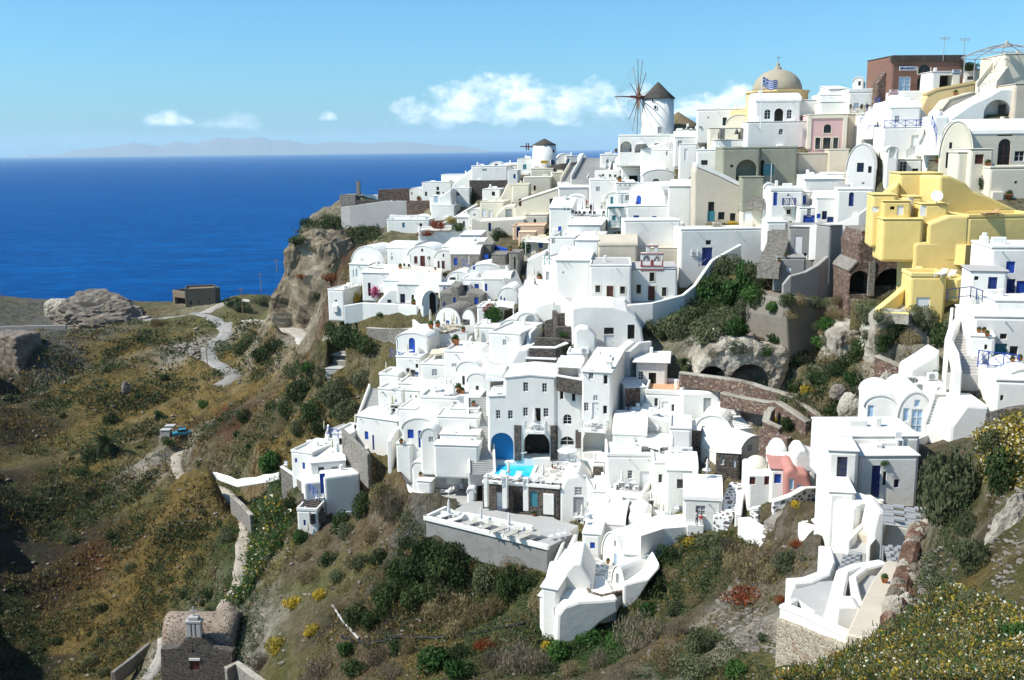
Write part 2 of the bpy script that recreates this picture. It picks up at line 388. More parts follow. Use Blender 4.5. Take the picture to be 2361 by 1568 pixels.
# colour zones of the ground: (picture x, picture y, reach, colour kind)
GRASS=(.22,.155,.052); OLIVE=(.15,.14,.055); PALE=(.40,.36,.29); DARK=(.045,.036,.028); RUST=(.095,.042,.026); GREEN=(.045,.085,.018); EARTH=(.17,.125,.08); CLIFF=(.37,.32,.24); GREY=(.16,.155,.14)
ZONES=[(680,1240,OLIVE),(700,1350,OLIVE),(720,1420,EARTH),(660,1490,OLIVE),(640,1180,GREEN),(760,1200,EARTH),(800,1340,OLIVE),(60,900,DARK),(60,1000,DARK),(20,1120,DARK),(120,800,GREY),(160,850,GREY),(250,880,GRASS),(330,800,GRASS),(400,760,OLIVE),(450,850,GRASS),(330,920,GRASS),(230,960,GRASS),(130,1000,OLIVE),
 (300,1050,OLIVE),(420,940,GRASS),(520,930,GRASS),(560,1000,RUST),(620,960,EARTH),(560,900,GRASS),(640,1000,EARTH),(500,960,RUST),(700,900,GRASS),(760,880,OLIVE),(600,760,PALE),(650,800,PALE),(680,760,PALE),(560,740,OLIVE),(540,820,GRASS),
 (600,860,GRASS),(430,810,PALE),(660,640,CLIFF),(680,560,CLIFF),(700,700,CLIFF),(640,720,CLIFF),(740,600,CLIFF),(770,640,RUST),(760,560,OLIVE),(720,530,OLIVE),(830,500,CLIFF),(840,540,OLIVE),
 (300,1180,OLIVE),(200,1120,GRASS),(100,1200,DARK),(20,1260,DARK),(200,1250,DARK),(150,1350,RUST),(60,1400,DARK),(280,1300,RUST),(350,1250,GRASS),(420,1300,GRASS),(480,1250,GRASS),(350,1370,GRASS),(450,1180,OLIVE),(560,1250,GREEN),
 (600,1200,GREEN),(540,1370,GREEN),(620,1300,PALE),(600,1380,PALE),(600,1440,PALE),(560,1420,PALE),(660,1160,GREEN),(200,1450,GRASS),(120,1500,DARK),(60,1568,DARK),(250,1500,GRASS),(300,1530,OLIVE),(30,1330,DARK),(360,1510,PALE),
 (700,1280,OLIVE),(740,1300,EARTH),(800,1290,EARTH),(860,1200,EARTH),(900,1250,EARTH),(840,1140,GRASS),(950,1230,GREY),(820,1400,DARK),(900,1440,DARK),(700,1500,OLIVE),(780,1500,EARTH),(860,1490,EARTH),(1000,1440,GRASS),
 (1100,1540,EARTH),(1200,1510,EARTH),(1000,1540,OLIVE),(1180,1350,OLIVE),(1250,1390,OLIVE),(1300,1520,OLIVE),(1400,1470,GREEN),(1350,1490,GREEN),(1500,1480,EARTH),(1450,1540,EARTH),(1560,1380,OLIVE),(1600,1300,GRASS),(1650,1250,OLIVE),(1600,1460,EARTH),
 (1650,1420,PALE),(1720,1480,PALE),(1800,1460,PALE),(1700,1390,GREY),(1760,1330,EARTH),(1820,1290,EARTH),(1850,1180,EARTH),(1900,1160,EARTH),(1800,1230,EARTH),(1700,1560,OLIVE),(1900,1560,GRASS),(2050,1540,GRASS),(2200,1500,OLIVE),(2330,1500,PALE),(2150,1400,OLIVE),
 (2300,1350,OLIVE),(2330,1250,CLIFF),(2320,1160,CLIFF),(2350,1060,OLIVE),(2200,1180,OLIVE),(2180,1320,EARTH),(2100,1380,EARTH),
 (1650,640,OLIVE),(1560,720,OLIVE),(1650,740,OLIVE),(1600,830,PALE),(1680,830,PALE),(1780,870,PALE),(1830,900,PALE),(1720,780,EARTH),(1950,790,PALE),(2000,770,PALE),(2050,720,EARTH),(1990,700,OLIVE),(2100,740,OLIVE),(2150,780,OLIVE),(2000,850,OLIVE),(1900,840,OLIVE),
 (1950,900,OLIVE),(2030,880,PALE),(1900,960,GRASS),(1990,960,PALE),(1860,990,EARTH),(1730,950,PALE),(1700,920,EARTH),(2120,860,PALE),(2200,850,PALE),
 (420,700,OLIVE),(300,715,EARTH),(200,740,EARTH),(80,745,GREY),(560,690,OLIVE),(480,700,PALE),(640,1080,GRASS),(560,1080,OLIVE),(400,1060,PALE),(370,1010,PALE)]
# ------------------------------------------------------------------ roads and paths, in whole-picture pixels
ROADS = [('dirt_road',[(330,738),(400,731),(457,724),(490,733),(514,750),(521,765),(510,780),(490,792),(478,806),(482,826),(505,842),(528,856),(534,868),(517,880),(500,890)],4.6,(.31,.295,.265)),
 ('dirt_road',[(470,722),(487,713),(520,698),(555,690),(572,696)],4.2,(.48,.44,.37)),
 ('dirt_track',[(570,738),(610,742),(650,752),(690,768),(708,785),(714,806)],5.2,(.50,.46,.39)),
 ('footpath',[(500,1408),(520,1385),(548,1345),(556,1300),(562,1250),(566,1205),(548,1165),(520,1135),(480,1115),(430,1105),(410,1085),(408,1050),(430,1040)],2.3,(.46,.40,.32)),
 ('footpath',[(335,1568),(352,1545),(372,1500),(375,1470)],1.6,(.46,.42,.36)),
 ('footpath',[(640,1240),(660,1222),(690,1200),(700,1190)],1.8,(.50,.47,.42))]
# ------------------------------------------------------------------ sun, sky, sea, far island, haze
TO_SUN=Vector((-.66,-.17,.73)).normalized()
sun_d = bpy.data.lights.new('sun','SUN'); sun_d.energy = 4.4; sun_d.angle = R(.53); sun_d.color = (1,.955,.88)
sun_o = bpy.data.objects.new('sun', sun_d); COL.objects.link(sun_o); sun_o.rotation_euler = TO_SUN.to_track_quat('Z','Y').to_euler(); sun_o.location = (-60,-20,120)
W = bpy.data.worlds.new('World'); SC.world = W; W.use_nodes = True
t = NT(W.node_tree); bg = W.node_tree.nodes['Background']
sky = t.new('ShaderNodeTexSky', sky_type='NISHITA'); sky.sun_disc = False; sky.sun_elevation = math.asin(TO_SUN.z); sky.sun_rotation = math.atan2(TO_SUN.x, TO_SUN.y)
sky.altitude=100; sky.air_density=1.0; sky.dust_density=1.0; sky.ozone_density=1.6
tc = t.new('ShaderNodeTexCoord'); D = tc.outputs['Generated']
sx = t.new('ShaderNodeSeparateXYZ'); t.ln(D, sx.inputs[0])
def cloud_layer():
 az = t.math('ARCTAN2', sx.outputs[0], sx.outputs[1]); el = t.math('ARCSINE', sx.outputs[2])
 cv = t.new('ShaderNodeCombineXYZ'); t.ln(az, cv.inputs[0]); t.ln(el, cv.inputs[1])
 n1=t.noise(t.scale(cv.outputs[0],30,44,1,(3.1,1.7,0)),1.0,9,.56)
 n2=t.noise(t.scale(cv.outputs[0],30,44,1,(3.1 + .20,1.7 - .28,0)),1.0,9,.56)
 den=None; shd=None
 # each cumulus bank: centre azimuth, half width, base elevation, top elevation
 for a, hw, e0, e1, k in BANKS:
  u = t.math('DIVIDE', t.math('SUBTRACT', az, a), hw)
  env = t.math('SUBTRACT',1.0, t.math('MULTIPLY', u, u), clamp=True)
  v = t.math('DIVIDE', t.math('SUBTRACT', el, e0), e1 - e0)
  top = t.math('SUBTRACT', t.math('ADD',.12, t.math('MULTIPLY', env,.88)), v)
  bot = t.math('MULTIPLY', t.math('ADD', t.math('ADD', v,.02), t.math('MULTIPLY', t.math('SUBTRACT', n2,.42),.9)),3.0, clamp=True)
  f = t.math('ADD', t.math('MULTIPLY', top,1.25), t.math('MULTIPLY', t.math('SUBTRACT', n1,.5),2.3))
  f = t.math('MULTIPLY', t.math('MULTIPLY', f, bot), t.math('MULTIPLY', env,3.0, clamp=True))
  f = t.math('MULTIPLY', t.math('SUBTRACT', f,.12), k, clamp=True)
  den = f if den is None else t.math('MAXIMUM', den, f)
 lit = t.math('ADD',.62, t.math('MULTIPLY', t.math('SUBTRACT', n1, n2),4.5), clamp=True)  # sunny and shaded cloud sides are painted in by offset noise
 return den, lit
def AZ(x): return math.atan((x - 1180) / FPX / math.cos(PITCH))
def EL(x, y): return math.asin(ray(x, y).normalized().z)
BANKS=[(AZ(1160),.135, EL(1160,285), EL(1160,158),1.6),(AZ(1350),.075, EL(1350,266), EL(1350,178),1.6),(AZ(1580),.035, EL(1580,270), EL(1580,215),1.6),(AZ(1690),.05, EL(1690,275), EL(1690,170),2.2),
         (AZ(425),.030, EL(425,290), EL(425,244),1.3),(AZ(560),.036, EL(560,300), EL(560,250),.6),(AZ(778),.012, EL(778,280), EL(778,250),1.2),(AZ(1465),.03, EL(1465,235), EL(1465,190),1.2)]
den, lit=cloud_layer()
skc = t.mix(1.0, sky.outputs[0],(.45,.86,1.13),'MULTIPLY')
cl=t.ramp(lit,[(.0,(4.6,6.6,8.4)),(.45,(7.6,8.6,9.6)),(.8,(10.2,10.4,10.4))])
skc2 = t.mix(t.math('MULTIPLY', den,.80), skc, cl)
t.ln(skc2, bg.inputs['Color']); bg.inputs['Strength'].default_value = .105
# sea
bm=bmesh.new(); L=62000
rows=[120,200,300,450,700,1100,2000,4000,8000,16000,32000, L]
prev=None
for y in rows:
 r_=[bm.verts.new((x, y, SEA)) for x in (-L,-.9 * y - 400,0,.9 * y + 400, L)] if y < L else [bm.verts.new((x, y, SEA)) for x in (-L,-.9 * y - 400,0,.9 * y + 400, L)]
 if prev:
  for a in range(4): bm.faces.new((prev[a], prev[a + 1], r_[a + 1], r_[a]))
 prev=r_
m, t, b, pos = base_mat('sea_water',.6,.02)
b.inputs['IOR'].default_value = 1.33
n0=t.noise(t.scale(pos,.010,.028,1),1,7,.7)
n1=t.noise(t.scale(pos,.045,.22,1),1,8,.72)
n2=t.noise(t.scale(pos,.0009,.0035,1),1,4,.55)
f = t.math('ADD', t.math('MULTIPLY', n0,.30), t.math('ADD', t.math('MULTIPLY', n1,.60), t.math('MULTIPLY', n2,.1)))
t.ln(t.ramp(f,[(.36,(.0001,.024,.110)),(.5,(.0002,.058,.200)),(.64,(.0008,.125,.36))]),b.inputs['Base Color'])
t.ln(t.bump(t.math('ADD', n1, t.noise(t.scale(pos,.2,.5,1),1,4)),.6,1.2), b.inputs['Normal'])
o = obj('sea', bm, m); tag(o, kind='structure')
# far island on the horizon
full()
def island(pts, Y, thick, name):
 bm=bmesh.new(); A=[]
 xs=np.linspace(pts[0][0], pts[-1][0],150); ys=np.interp(xs,[p[0] for p in pts],[p[1] for p in pts])
 rowv=[]
 for k in range(9):
  s=k / 8; hh=math.sin(math.pi * min(1, s * 1.02)) ** .8
  row=[]
  for i,(x, y) in enumerate(zip(xs, ys)):
   p=ray(float(x), float(y)) * Y; d=Y - thick / 2 + thick * s
   nz=1 + .12 * math.sin(i * 1.7 + k * 2.1) * (0 if k == 4 else 1)
   row.append(bm.verts.new((p.x * d / Y, d, SEA - 5 + max(0, p.z - SEA) * hh * nz)))
  rowv.append(row)
 for a, b_ in zip(rowv, rowv[1:]):
  for i in range(len(a) - 1): bm.faces.new((a[i], a[i + 1], b_[i + 1], b_[i]))
 o = obj(name, bm, M['TD'], smooth=True); tag(o, kind='structure'); return o
island([(20,362),(60,360),(72,356),(90,360),(140,357),(155,348),(190,345),(260,337),(300,330),(312,328),(330,332),(370,337),(405,326),(450,332),(470,325),(510,316),(540,321),(590,316),(612,318),(630,324),(665,323),(710,333),(760,328),(790,327),(850,331),(900,327),(940,327),(1000,334),(1060,336),(1100,343),(1130,348)],42000,6000,'distant_hills')
# air: one pale even box of haze
bm=bmesh.new(); box(bm,-63000,63000,-300,63500, SEA - 14,900)
hm = bpy.data.materials.new('sea_haze'); hm.use_nodes = True; hm.node_tree.nodes.clear()
t = NT(hm.node_tree); out = t.new('ShaderNodeOutputMaterial'); pv = t.new('ShaderNodeVolumePrincipled')
pv.inputs['Color'].default_value = (.72,.95,1.0,1); pv.inputs['Density'].default_value = HAZE; pv.inputs['Anisotropy'].default_value = 0.0
t.ln(pv.outputs[0], out.inputs['Volume'])
if HAZE > 0:
 o = obj('haze', bm, hm); tag(o, kind='stuff')
SC.view_settings.view_transform = 'Standard'; SC.view_settings.look = 'None'; SC.view_settings.exposure = EXPO; SC.view_settings.gamma = 1; SC.view_settings.use_curve_mapping = False
SC.render.engine = 'CYCLES'; SC.cycles.use_denoising = True; SC.cycles.max_bounces = 5; SC.cycles.diffuse_bounces = 3; SC.cycles.transparent_max_bounces = 4; SC.cycles.volume_bounces = 1
SC.cycles.use_adaptive_sampling=True; SC.cycles.adaptive_threshold=.02; SC.cycles.sample_clamp_indirect=6
# ------------------------------------------------------------------ houses
FEET=[]; CUTS=[]
# opening code -> (part name, fill material, frame material, depth, arched)
OPS = {'w': ('window','glass','white',.16,0),'wk': ('window','glass', None,.2,0),'wb': ('window','blue', None,.12,0),'wn': ('window','glass','navy',.12,0),'ww': ('window','white', None,.1,0),'wg': ('window','grey','white',.12,0),
       'wt': ('window','teal', None,.12,0),'wo': ('window','glass','C',.16,0),'wr': ('window','brown', None,.14,0),'wl': ('window','ltblue','white',.12,0),'wc': ('window','wcanvas','C',.1,0),
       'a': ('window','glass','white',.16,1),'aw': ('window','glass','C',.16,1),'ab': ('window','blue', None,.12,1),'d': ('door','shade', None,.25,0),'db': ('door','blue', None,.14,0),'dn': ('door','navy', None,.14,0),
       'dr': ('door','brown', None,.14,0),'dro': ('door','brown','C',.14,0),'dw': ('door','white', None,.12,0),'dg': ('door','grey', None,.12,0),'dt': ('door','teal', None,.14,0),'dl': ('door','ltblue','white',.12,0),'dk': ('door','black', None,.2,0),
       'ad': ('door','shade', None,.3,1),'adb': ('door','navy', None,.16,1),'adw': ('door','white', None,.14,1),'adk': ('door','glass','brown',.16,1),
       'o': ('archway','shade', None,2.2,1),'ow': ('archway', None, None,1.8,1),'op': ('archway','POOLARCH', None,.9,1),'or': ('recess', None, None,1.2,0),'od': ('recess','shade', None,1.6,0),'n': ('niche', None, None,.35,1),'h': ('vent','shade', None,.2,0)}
M['POOLARCH'] = paint('pool_blue_wall',(.01,.20,.48),.5,.3)
def arch_pts(x0, x1, z0, z1, n=12):
 r=min((x1 - x0) / 2,(z1 - z0) * .75); zc=z1 - r; cx=(x0 + x1) / 2; hw=(x1 - x0) / 2
 return [(x0, z0),(x1, z0)] + [(cx + hw * math.cos(math.pi * i / n), zc + r * math.sin(math.pi * i / n)) for i in range(n + 1)]
def uniq(prof):
 out=[]
 for p in prof:
  if not out or (abs(p[0] - out[-1][0]) + abs(p[1] - out[-1][1])) > 1e-4: out.append(p)
 if abs(out[0][0] - out[-1][0]) + abs(out[0][1] - out[-1][1]) < 1e-4: out.pop()
 return out
def shape2d(arched, x0, x1, z0, z1): return uniq(arch_pts(x0, x1, z0, z1)) if arched else [(x0, z0),(x1, z0),(x1, z1),(x0, z1)]
def arc_band(w, rise, t, n=14):
 """profile of a thin vault shell: width w, rise, thickness t, springing at z=0"""
 o=[(w / 2 * math.cos(math.pi * i / n), rise * math.sin(math.pi * i / n)) for i in range(n + 1)]
 q=[((w / 2 + t) * math.cos(math.pi * i / n),(rise + t) * math.sin(math.pi * i / n)) for i in range(n + 1)]
 return q, o
def band_strip(bm, outer, inner, a0, a1, axis):
 """closed band between two arcs, extruded from a0 to a1 along y ('y') or x ('x')"""
 def P(p, a): return (p[0], a, p[1]) if axis == 'y' else (a, p[0], p[1])
 V=[[bm.verts.new(P(p, a)) for p in ring] for ring in (outer, inner) for a in (a0, a1)]
 oa, ob, ia, ib=V
 for i in range(len(outer) - 1):
  bm.faces.new((oa[i], oa[i + 1], ob[i + 1], ob[i])); bm.faces.new((ia[i + 1], ia[i], ib[i], ib[i + 1]))
  bm.faces.new((oa[i + 1], oa[i], ia[i], ia[i + 1])); bm.faces.new((ob[i], ob[i + 1], ib[i + 1], ib[i]))
 bm.faces.new((oa[0], ob[0], ib[0], ia[0])); bm.faces.new((ob[-1], oa[-1], ia[-1], ib[-1]))
def frame_bm(w, h, x0, z0, y, arched, t=.07, dp=.07, cross=True):
 bm=bmesh.new()
 box(bm, x0, x0 + t, y, y + dp, z0, z0 + h * (1 if not arched else .7)); box(bm, x0 + w - t, x0 + w, y, y + dp, z0, z0 + h * (1 if not arched else .7)); box(bm, x0 + t, x0 + w - t, y, y + dp, z0, z0 + t)
 if not arched: box(bm, x0 + t, x0 + w - t, y, y + dp, z0 + h - t, z0 + h)
 if cross:
  box(bm, x0 + w / 2 - t * .4, x0 + w / 2 + t * .4, y + .005, y + dp - .005, z0 + t, z0 + h - t * 1.1); 
  for k in ((.36,.68) if h > w * 1.1 else (.5,)): box(bm, x0 + t, x0 + w / 2 - t * .4, y + .008, y + dp - .008, z0 + h * k - t * .3, z0 + h * k + t * .3); box(bm, x0 + w / 2 + t * .4, x0 + w - t, y + .008, y + dp - .008, z0 + h * k - t * .3, z0 + h * k + t * .3)
 return bm
class House: pass
def H(label, x0=0, yt=0, x1=0, yb=0, d=None, yaw=-10, dep=6.0, roof='flat', m='W', rm=None, rise=None, o=(), R_=(), L_=(), poly=None, ext=2.5, par=0, bev=.26, cat='house', name='white_house', pil=(), balc=(), back=.45, pad=True, group=None, cap=0.0, feet=True, over=.05, chim=()):
 if poly: x0=min(p[0] for p in poly); x1=max(p[0] for p in poly); yb=max(p[1] for p in poly); yt=min(p[1] for p in poly)
 xc=(x0 + x1) / 2; P=at(xc, yb, d); a=R(yaw)
 n=Vector((math.sin(a),-math.cos(a),0)); tv=Vector((math.cos(a), math.sin(a),0))
 A=on_plane(x0, yb, P, n); B=on_plane(x1, yb, P, n); s0=(A - P).dot(tv); s1=(B - P).dot(tv)
 base=P + tv * ((s0 + s1) / 2); w=s1 - s0
 zt=on_plane(xc, yt, P, n).z - P.z; hx=w / 2
 def loc(x, y):
  q=on_plane(x, y, P, n) - base; return q.dot(tv), q.z
 if roof in ('flat','shed') and m == 'W' and rm is None: rm = 'W2'
 if roof == 'flat' and m == 'W' and par == 0 and rm == 'W2' and over == .05 and sum(map(ord, label)) % 5 < 3: par = .16
 root=empty(name, base, a); tag(root, label, cat, group)
 bm=bmesh.new(); rm=rm or m; top=zt
 if rise is None: rise = {'vault': min(w * .42, zt * .55),'vaultx': min(dep * .34,1.9),'shed': .5}.get(roof,0)
 if poly:
  prof=uniq([loc(*p) for p in poly]); low=min(p[1] for p in prof)
  prof=[(px, pz - (ext if pz < low + .25 * (zt) * .2 + .05 else 0)) for px, pz in prof]
  ar=sum(prof[i][0] * prof[(i + 1) % len(prof)][1] - prof[(i + 1) % len(prof)][0] * prof[i][1] for i in range(len(prof)))
  if ar < 0: prof=prof[::-1]
  prism_xz(bm, prof,0, dep)
 elif roof == 'vault':
  zs=zt - rise; nn=16
  prof=[(-hx,-ext),(hx,-ext)] + [(hx * math.cos(math.pi * i / nn), zs + rise * math.sin(math.pi * i / nn)) for i in range(nn + 1)]
  prism_xz(bm, uniq(prof),0, dep)
 elif roof == 'vaultx':
  nn=14; prof=[(0,-ext),(dep,-ext)] + [(dep / 2 + dep / 2 * math.cos(math.pi * i / nn), zt + rise * math.sin(math.pi * i / nn)) for i in range(nn + 1)]
  prism_yz(bm, uniq(prof),-hx, hx)
 elif roof == 'shed':
  prism_yz(bm,[(0,-ext),(dep,-ext),(dep, zt + rise),(0, zt)],-hx, hx)
 else: box(bm,-hx, hx,0, dep,-ext, zt)
 bevel(bm, bev)
 rocky = m in ('T','TD','TC')
 if rocky:
  for _ in range(4 if m != 'TC' else 3):
   bmesh.ops.triangulate(bm, faces=bm.faces[:]); bmesh.ops.subdivide_edges(bm, edges=[e for e in bm.edges if e.calc_length() > (.65 if m != 'TC' else 1.4)], cuts=1)
  bmesh.ops.triangulate(bm, faces=bm.faces[:]); bm.normal_update()
  pv = np.array([(root.location + v.co)[:] for v in bm.verts]); dn = fbm(pv,.35,4,3,.6) * .5 + (1 - 2 * np.abs(fbm(pv,.8,3,6))) * .30 + (1 - 2 * np.abs(fbm(pv,2.0,3,16))) * .16 + (fbm(pv * np.array([1,1,.3]),.22,4,31,.6) * 3.0 if m == 'TC' else 0)
  for v, q in zip(bm.verts, dn): v.co += v.normal * q
 wl = obj('wall', bm, m, root)
 # roof part
 bm=bmesh.new(); rmade=True
 if poly:
  rmade=False
  if cap:
   # coping along the upper edges of the outline
   pr=prof; q=[]
   for i in range(len(pr)):
    p0, p1=pr[i], pr[(i + 1) % len(pr)]
    ex, ez=p1[0] - p0[0], p1[1] - p0[1]; ln_=math.hypot(ex, ez)
    if ln_ > .05 and ex / ln_ < -.5:      # outline runs counter-clockwise: the top runs towards -x
     nx, nz=ez / ln_,-ex / ln_
     v=[(p0[0], p0[1] - .02),(p1[0], p1[1] - .02),(p1[0] + nx * cap, p1[1] + nz * cap),(p0[0] + nx * cap, p0[1] + nz * cap)]
     A_=[bm.verts.new((X,-.07, Z)) for X, Z in v]; B_=[bm.verts.new((X, dep - .05, Z)) for X, Z in v]
     bm.faces.new(A_); bm.faces.new(B_[::-1])
     for k in range(4): bm.faces.new((A_[(k + 1) % 4], A_[k], B_[k], B_[(k + 1) % 4]))
     rmade=True
   bmesh.ops.recalc_face_normals(bm, faces=bm.faces[:])
 elif roof == 'vault':
  q, oo = arc_band(w - .02, rise,.07); band_strip(bm,[(p[0], p[1] + zt - rise + .02) for p in q],[(p[0], p[1] + zt - rise - .06) for p in oo],-over, dep + .05,'y')
 elif roof == 'vaultx':
  q, oo = arc_band(dep, rise,.07); band_strip(bm,[(p[0] + dep / 2, p[1] + zt + .02) for p in q],[(p[0] + dep / 2, p[1] + zt - .06) for p in oo],-hx - over, hx + over,'x')
 elif roof == 'dome':
  r=min(w, dep) / 2 * .98; lathe(bm,[(r, zt - .05)] + [(r * math.cos(R(a_)), zt + r * .95 * math.sin(R(a_))) for a_ in range(8,90,9)] + [(0, zt + r * .95)],28,(0, dep / 2,0))
 elif roof == 'shed':
  s=rise / dep; prism_yz(bm,[(-.12, zt - .02 - .12 * s),(dep + .06, zt + rise - .02),(dep + .06, zt + rise + .12),(-.12, zt + .12 - .12 * s)],-hx - .06, hx + .06); bevel(bm,.05)
 elif par > 0:
  box(bm,-hx + .2, hx - .2,.2, dep - .2, zt - .3, zt + .012)
 elif roof == 'flat':
  box(bm,-hx - over, hx + over,-over, dep + over, zt - .03, zt + .09); bevel(bm,.05)
 if rmade: obj('roof', bm, rm, root, smooth=(roof in ('dome',)))
 else: bm.free()
 if par > 0 and not poly:
  bm=bmesh.new(); T_=.24
  V=[]
  for zz in (zt - .05, zt + par):
   V.append([[bm.verts.new((x, y, zz)) for x, y in ((-hx + e, e),(hx - e, e),(hx - e, dep - e),(-hx + e, dep - e))] for e in (-.012, T_)])
  for i in range(4):
   j=(i + 1) % 4
   bm.faces.new((V[0][0][i], V[0][0][j], V[1][0][j], V[1][0][i])); bm.faces.new((V[0][1][j], V[0][1][i], V[1][1][i], V[1][1][j]))
   bm.faces.new((V[1][0][i], V[1][0][j], V[1][1][j], V[1][1][i])); bm.faces.new((V[0][0][j], V[0][0][i], V[0][1][i], V[0][1][j]))
  bevel(bm,.07); obj('parapet', bm, m, root)
 # openings
 cb=bmesh.new(); ncut=0
 def opening(code, x0_, y0_, x1_, y1_, side):
  nonlocal ncut
  nm, fill, fr, dpth, arched=OPS[code]
  if side == 'l': u0, v1, u1, v0 = x0_, y0_, x1_, y1_; side = 'F'
  elif side == 'F': (u0, v1),(u1, v0) = loc(x0_, y0_), loc(x1_, y1_)
  else:
   X = hx if side == 'R' else -hx; Pc = base + tv * X
   qa=on_plane(x0_, y0_, Pc, tv) - base; qb=on_plane(x1_, y1_, Pc, tv) - base; u0, v1, u1, v0=qa.dot(-n), qa.z, qb.dot(-n), qb.z
   if u0 > u1: u0, u1=u1, u0
  if v0 > v1: v0, v1=v1, v0
  if u1 - u0 < .12 or v1 - v0 < .12: return
  s=shape2d(arched, u0, u1, v0, v1); dpth=min(dpth, dep * .6)
  fb=bmesh.new()
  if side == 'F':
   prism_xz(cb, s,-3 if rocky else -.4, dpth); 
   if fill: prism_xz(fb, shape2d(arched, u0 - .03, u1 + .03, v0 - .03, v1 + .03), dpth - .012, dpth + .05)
  elif side == 'R':
   prism_yz(cb, s, hx - dpth, hx + .4)
   if fill: prism_yz(fb, shape2d(arched, u0 - .03, u1 + .03, v0 - .03, v1 + .03), hx - dpth - .05, hx - dpth + .012)
  else:
   prism_yz(cb, s,-hx - .4,-hx + dpth)
   if fill: prism_yz(fb, shape2d(arched, u0 - .03, u1 + .03, v0 - .03, v1 + .03),-hx + dpth - .012,-hx + dpth + .05)
  ncut += 1
  if not fill: fb.free(); return
  bmesh.ops.recalc_face_normals(fb, faces=fb.faces[:])
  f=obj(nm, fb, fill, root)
  if fr and side == 'F' and u1 - u0 > .3:
   cross = fr in ('white','navy','brown') and u1 - u0 > .5
   out = fr == 'C'
   k=.12 if out else 0
   obj('frame', frame_bm(u1 - u0 + 2 * k, v1 - v0 + 2 * k, u0 - k, v0 - k,(-.04 if out else dpth - .075), arched,.13 if out else .055,.06, cross), fr, f)
  elif nm == 'door' and side == 'F' and u1 - u0 > .5 and fill not in ('shade','glass'):
   hb = bmesh.new(); box(hb, u1 - .16, u1 - .1, dpth - .07, dpth - .005, v0 + 1.0, v0 + 1.12); obj('handle', hb,'metal', f)
 for e in o: opening(e[0], *e[1:],'F')
 if not o and label and m in 'WC' and not poly and w > 2.8 and zt > 2.4 and roof != 'dome' and 'wall' not in label and 'block' not in label:
  rg = random.Random(label + 'o'); u = rg.uniform(-hx + .6, hx - 1.5); top_ = zt - (rise if roof == 'vault' else 0)
  opening(rg.choice(['wk','wg','wk','wb','w']), u, min(top_ - .5,2.2), u + .75, min(top_ - .5,2.2) - .95,'l')
  if w > 4.2:
   u2=u + rg.choice([1.7,-1.7])
   if -hx + .4 < u2 < hx - 1.3: opening(rg.choice(['dn','dg','d','db','dw']), u2, min(top_ - .4,2.1), u2 + .85,.05,'l')
 for e in R_: opening(e[0], *e[1:],'R')
 for e in L_: opening(e[0], *e[1:],'L')
 if ncut:
  bmesh.ops.recalc_face_normals(cb, faces=cb.faces[:]); cme = bpy.data.meshes.new('cut'); cb.to_mesh(cme); co = bpy.data.objects.new('cut', cme); COL.objects.link(co); co.parent = root; CUTS.append((wl, co))
 cb.free()
 for (px0, py0, px1, py1, pm) in pil:
  (u0, v1),(u1, v0)=loc(px0, py0), loc(px1, py1)
  bm = bmesh.new(); box(bm, u0, u1,-.13,.25, v0, v1); bevel(bm,.04); obj('pilaster' if v1 - v0 > (u1 - u0) else 'stone_panel', bm, pm, root)
 for (px0, py0, px1, py1, dd, bmname) in balc:
  (u0, v1),(u1, v0)=loc(px0, py0), loc(px1, py1); v0=v0 + .12
  v1=v0 + 1.0
  bm = bmesh.new(); box(bm, u0, u1,-dd,.1, v0 - .16, v0); bevel(bm,.03); bal = obj('balcony', bm, m, root)
  bm=bmesh.new()
  for xx, yy in [(u0 + .05,-dd + .05),(u1 - .05,-dd + .05),((u0 + u1) / 2,-dd + .05),(u0 + .05,-.02),(u1 - .05,-.02)]: box(bm, xx - .05, xx + .05, yy - .05, yy + .05, v0, v1)
  runs=[((u0 + .1,-dd + .05),((u0 + u1) / 2 - .05,-dd + .05)),(((u0 + u1) / 2 + .05,-dd + .05),(u1 - .1,-dd + .05)),((u0 + .05,-dd + .1),(u0 + .05,-.07)),((u1 - .05,-dd + .1),(u1 - .05,-.07))]
  for (ax, ay),(bx_, by_) in runs:
   for zz in (v0 + .12,v1 - .06): tube(bm,(ax, ay, zz),(bx_, by_, zz),.035, n=4)
   mx_, my_=(ax + bx_) / 2,(ay + by_) / 2
   for (qx, qy),(ex, ey) in (((ax, ay),(mx_, my_)),((mx_, my_),(bx_, by_))):
    tube(bm,(qx, qy, v0 + .14),(ex, ey, v1 - .08),.022, n=4); tube(bm,(qx, qy, v1 - .08),(ex, ey, v0 + .14),.022, n=4)
  obj('railing', bm, bmname, bal)
 for (px, py, ww, hh) in chim:
  u, v = loc(px, py); bm = bmesh.new(); box(bm, u - ww / 2, u + ww / 2,1.0,1.0 + ww, v - .6, v + hh); box(bm, u - ww / 2 - .06, u + ww / 2 + .06,.94,1.06 + ww, v + hh, v + hh + .1); bevel(bm,.03); obj('chimney', bm, m, root)
 cs=[base + tv * s + (-n) * y for s, y in ((-hx,0),(hx,0),(hx, dep),(-hx, dep))]
 if pad:
  if not rocky: PADS.append(([(c.x, c.y) for c in cs], base.z + .18 * zt))
  for c in cs[:2]: BASES.append((c.x, c.y, base.z - .25))
  BASES.append((base.x, base.y, base.z - .25))
  for c in cs[2:]: BASES.append((c.x, c.y, base.z + (.9 if rocky else back) * zt))
  if feet: FEET.append((cs[0], cs[1], base.z - .1,15))
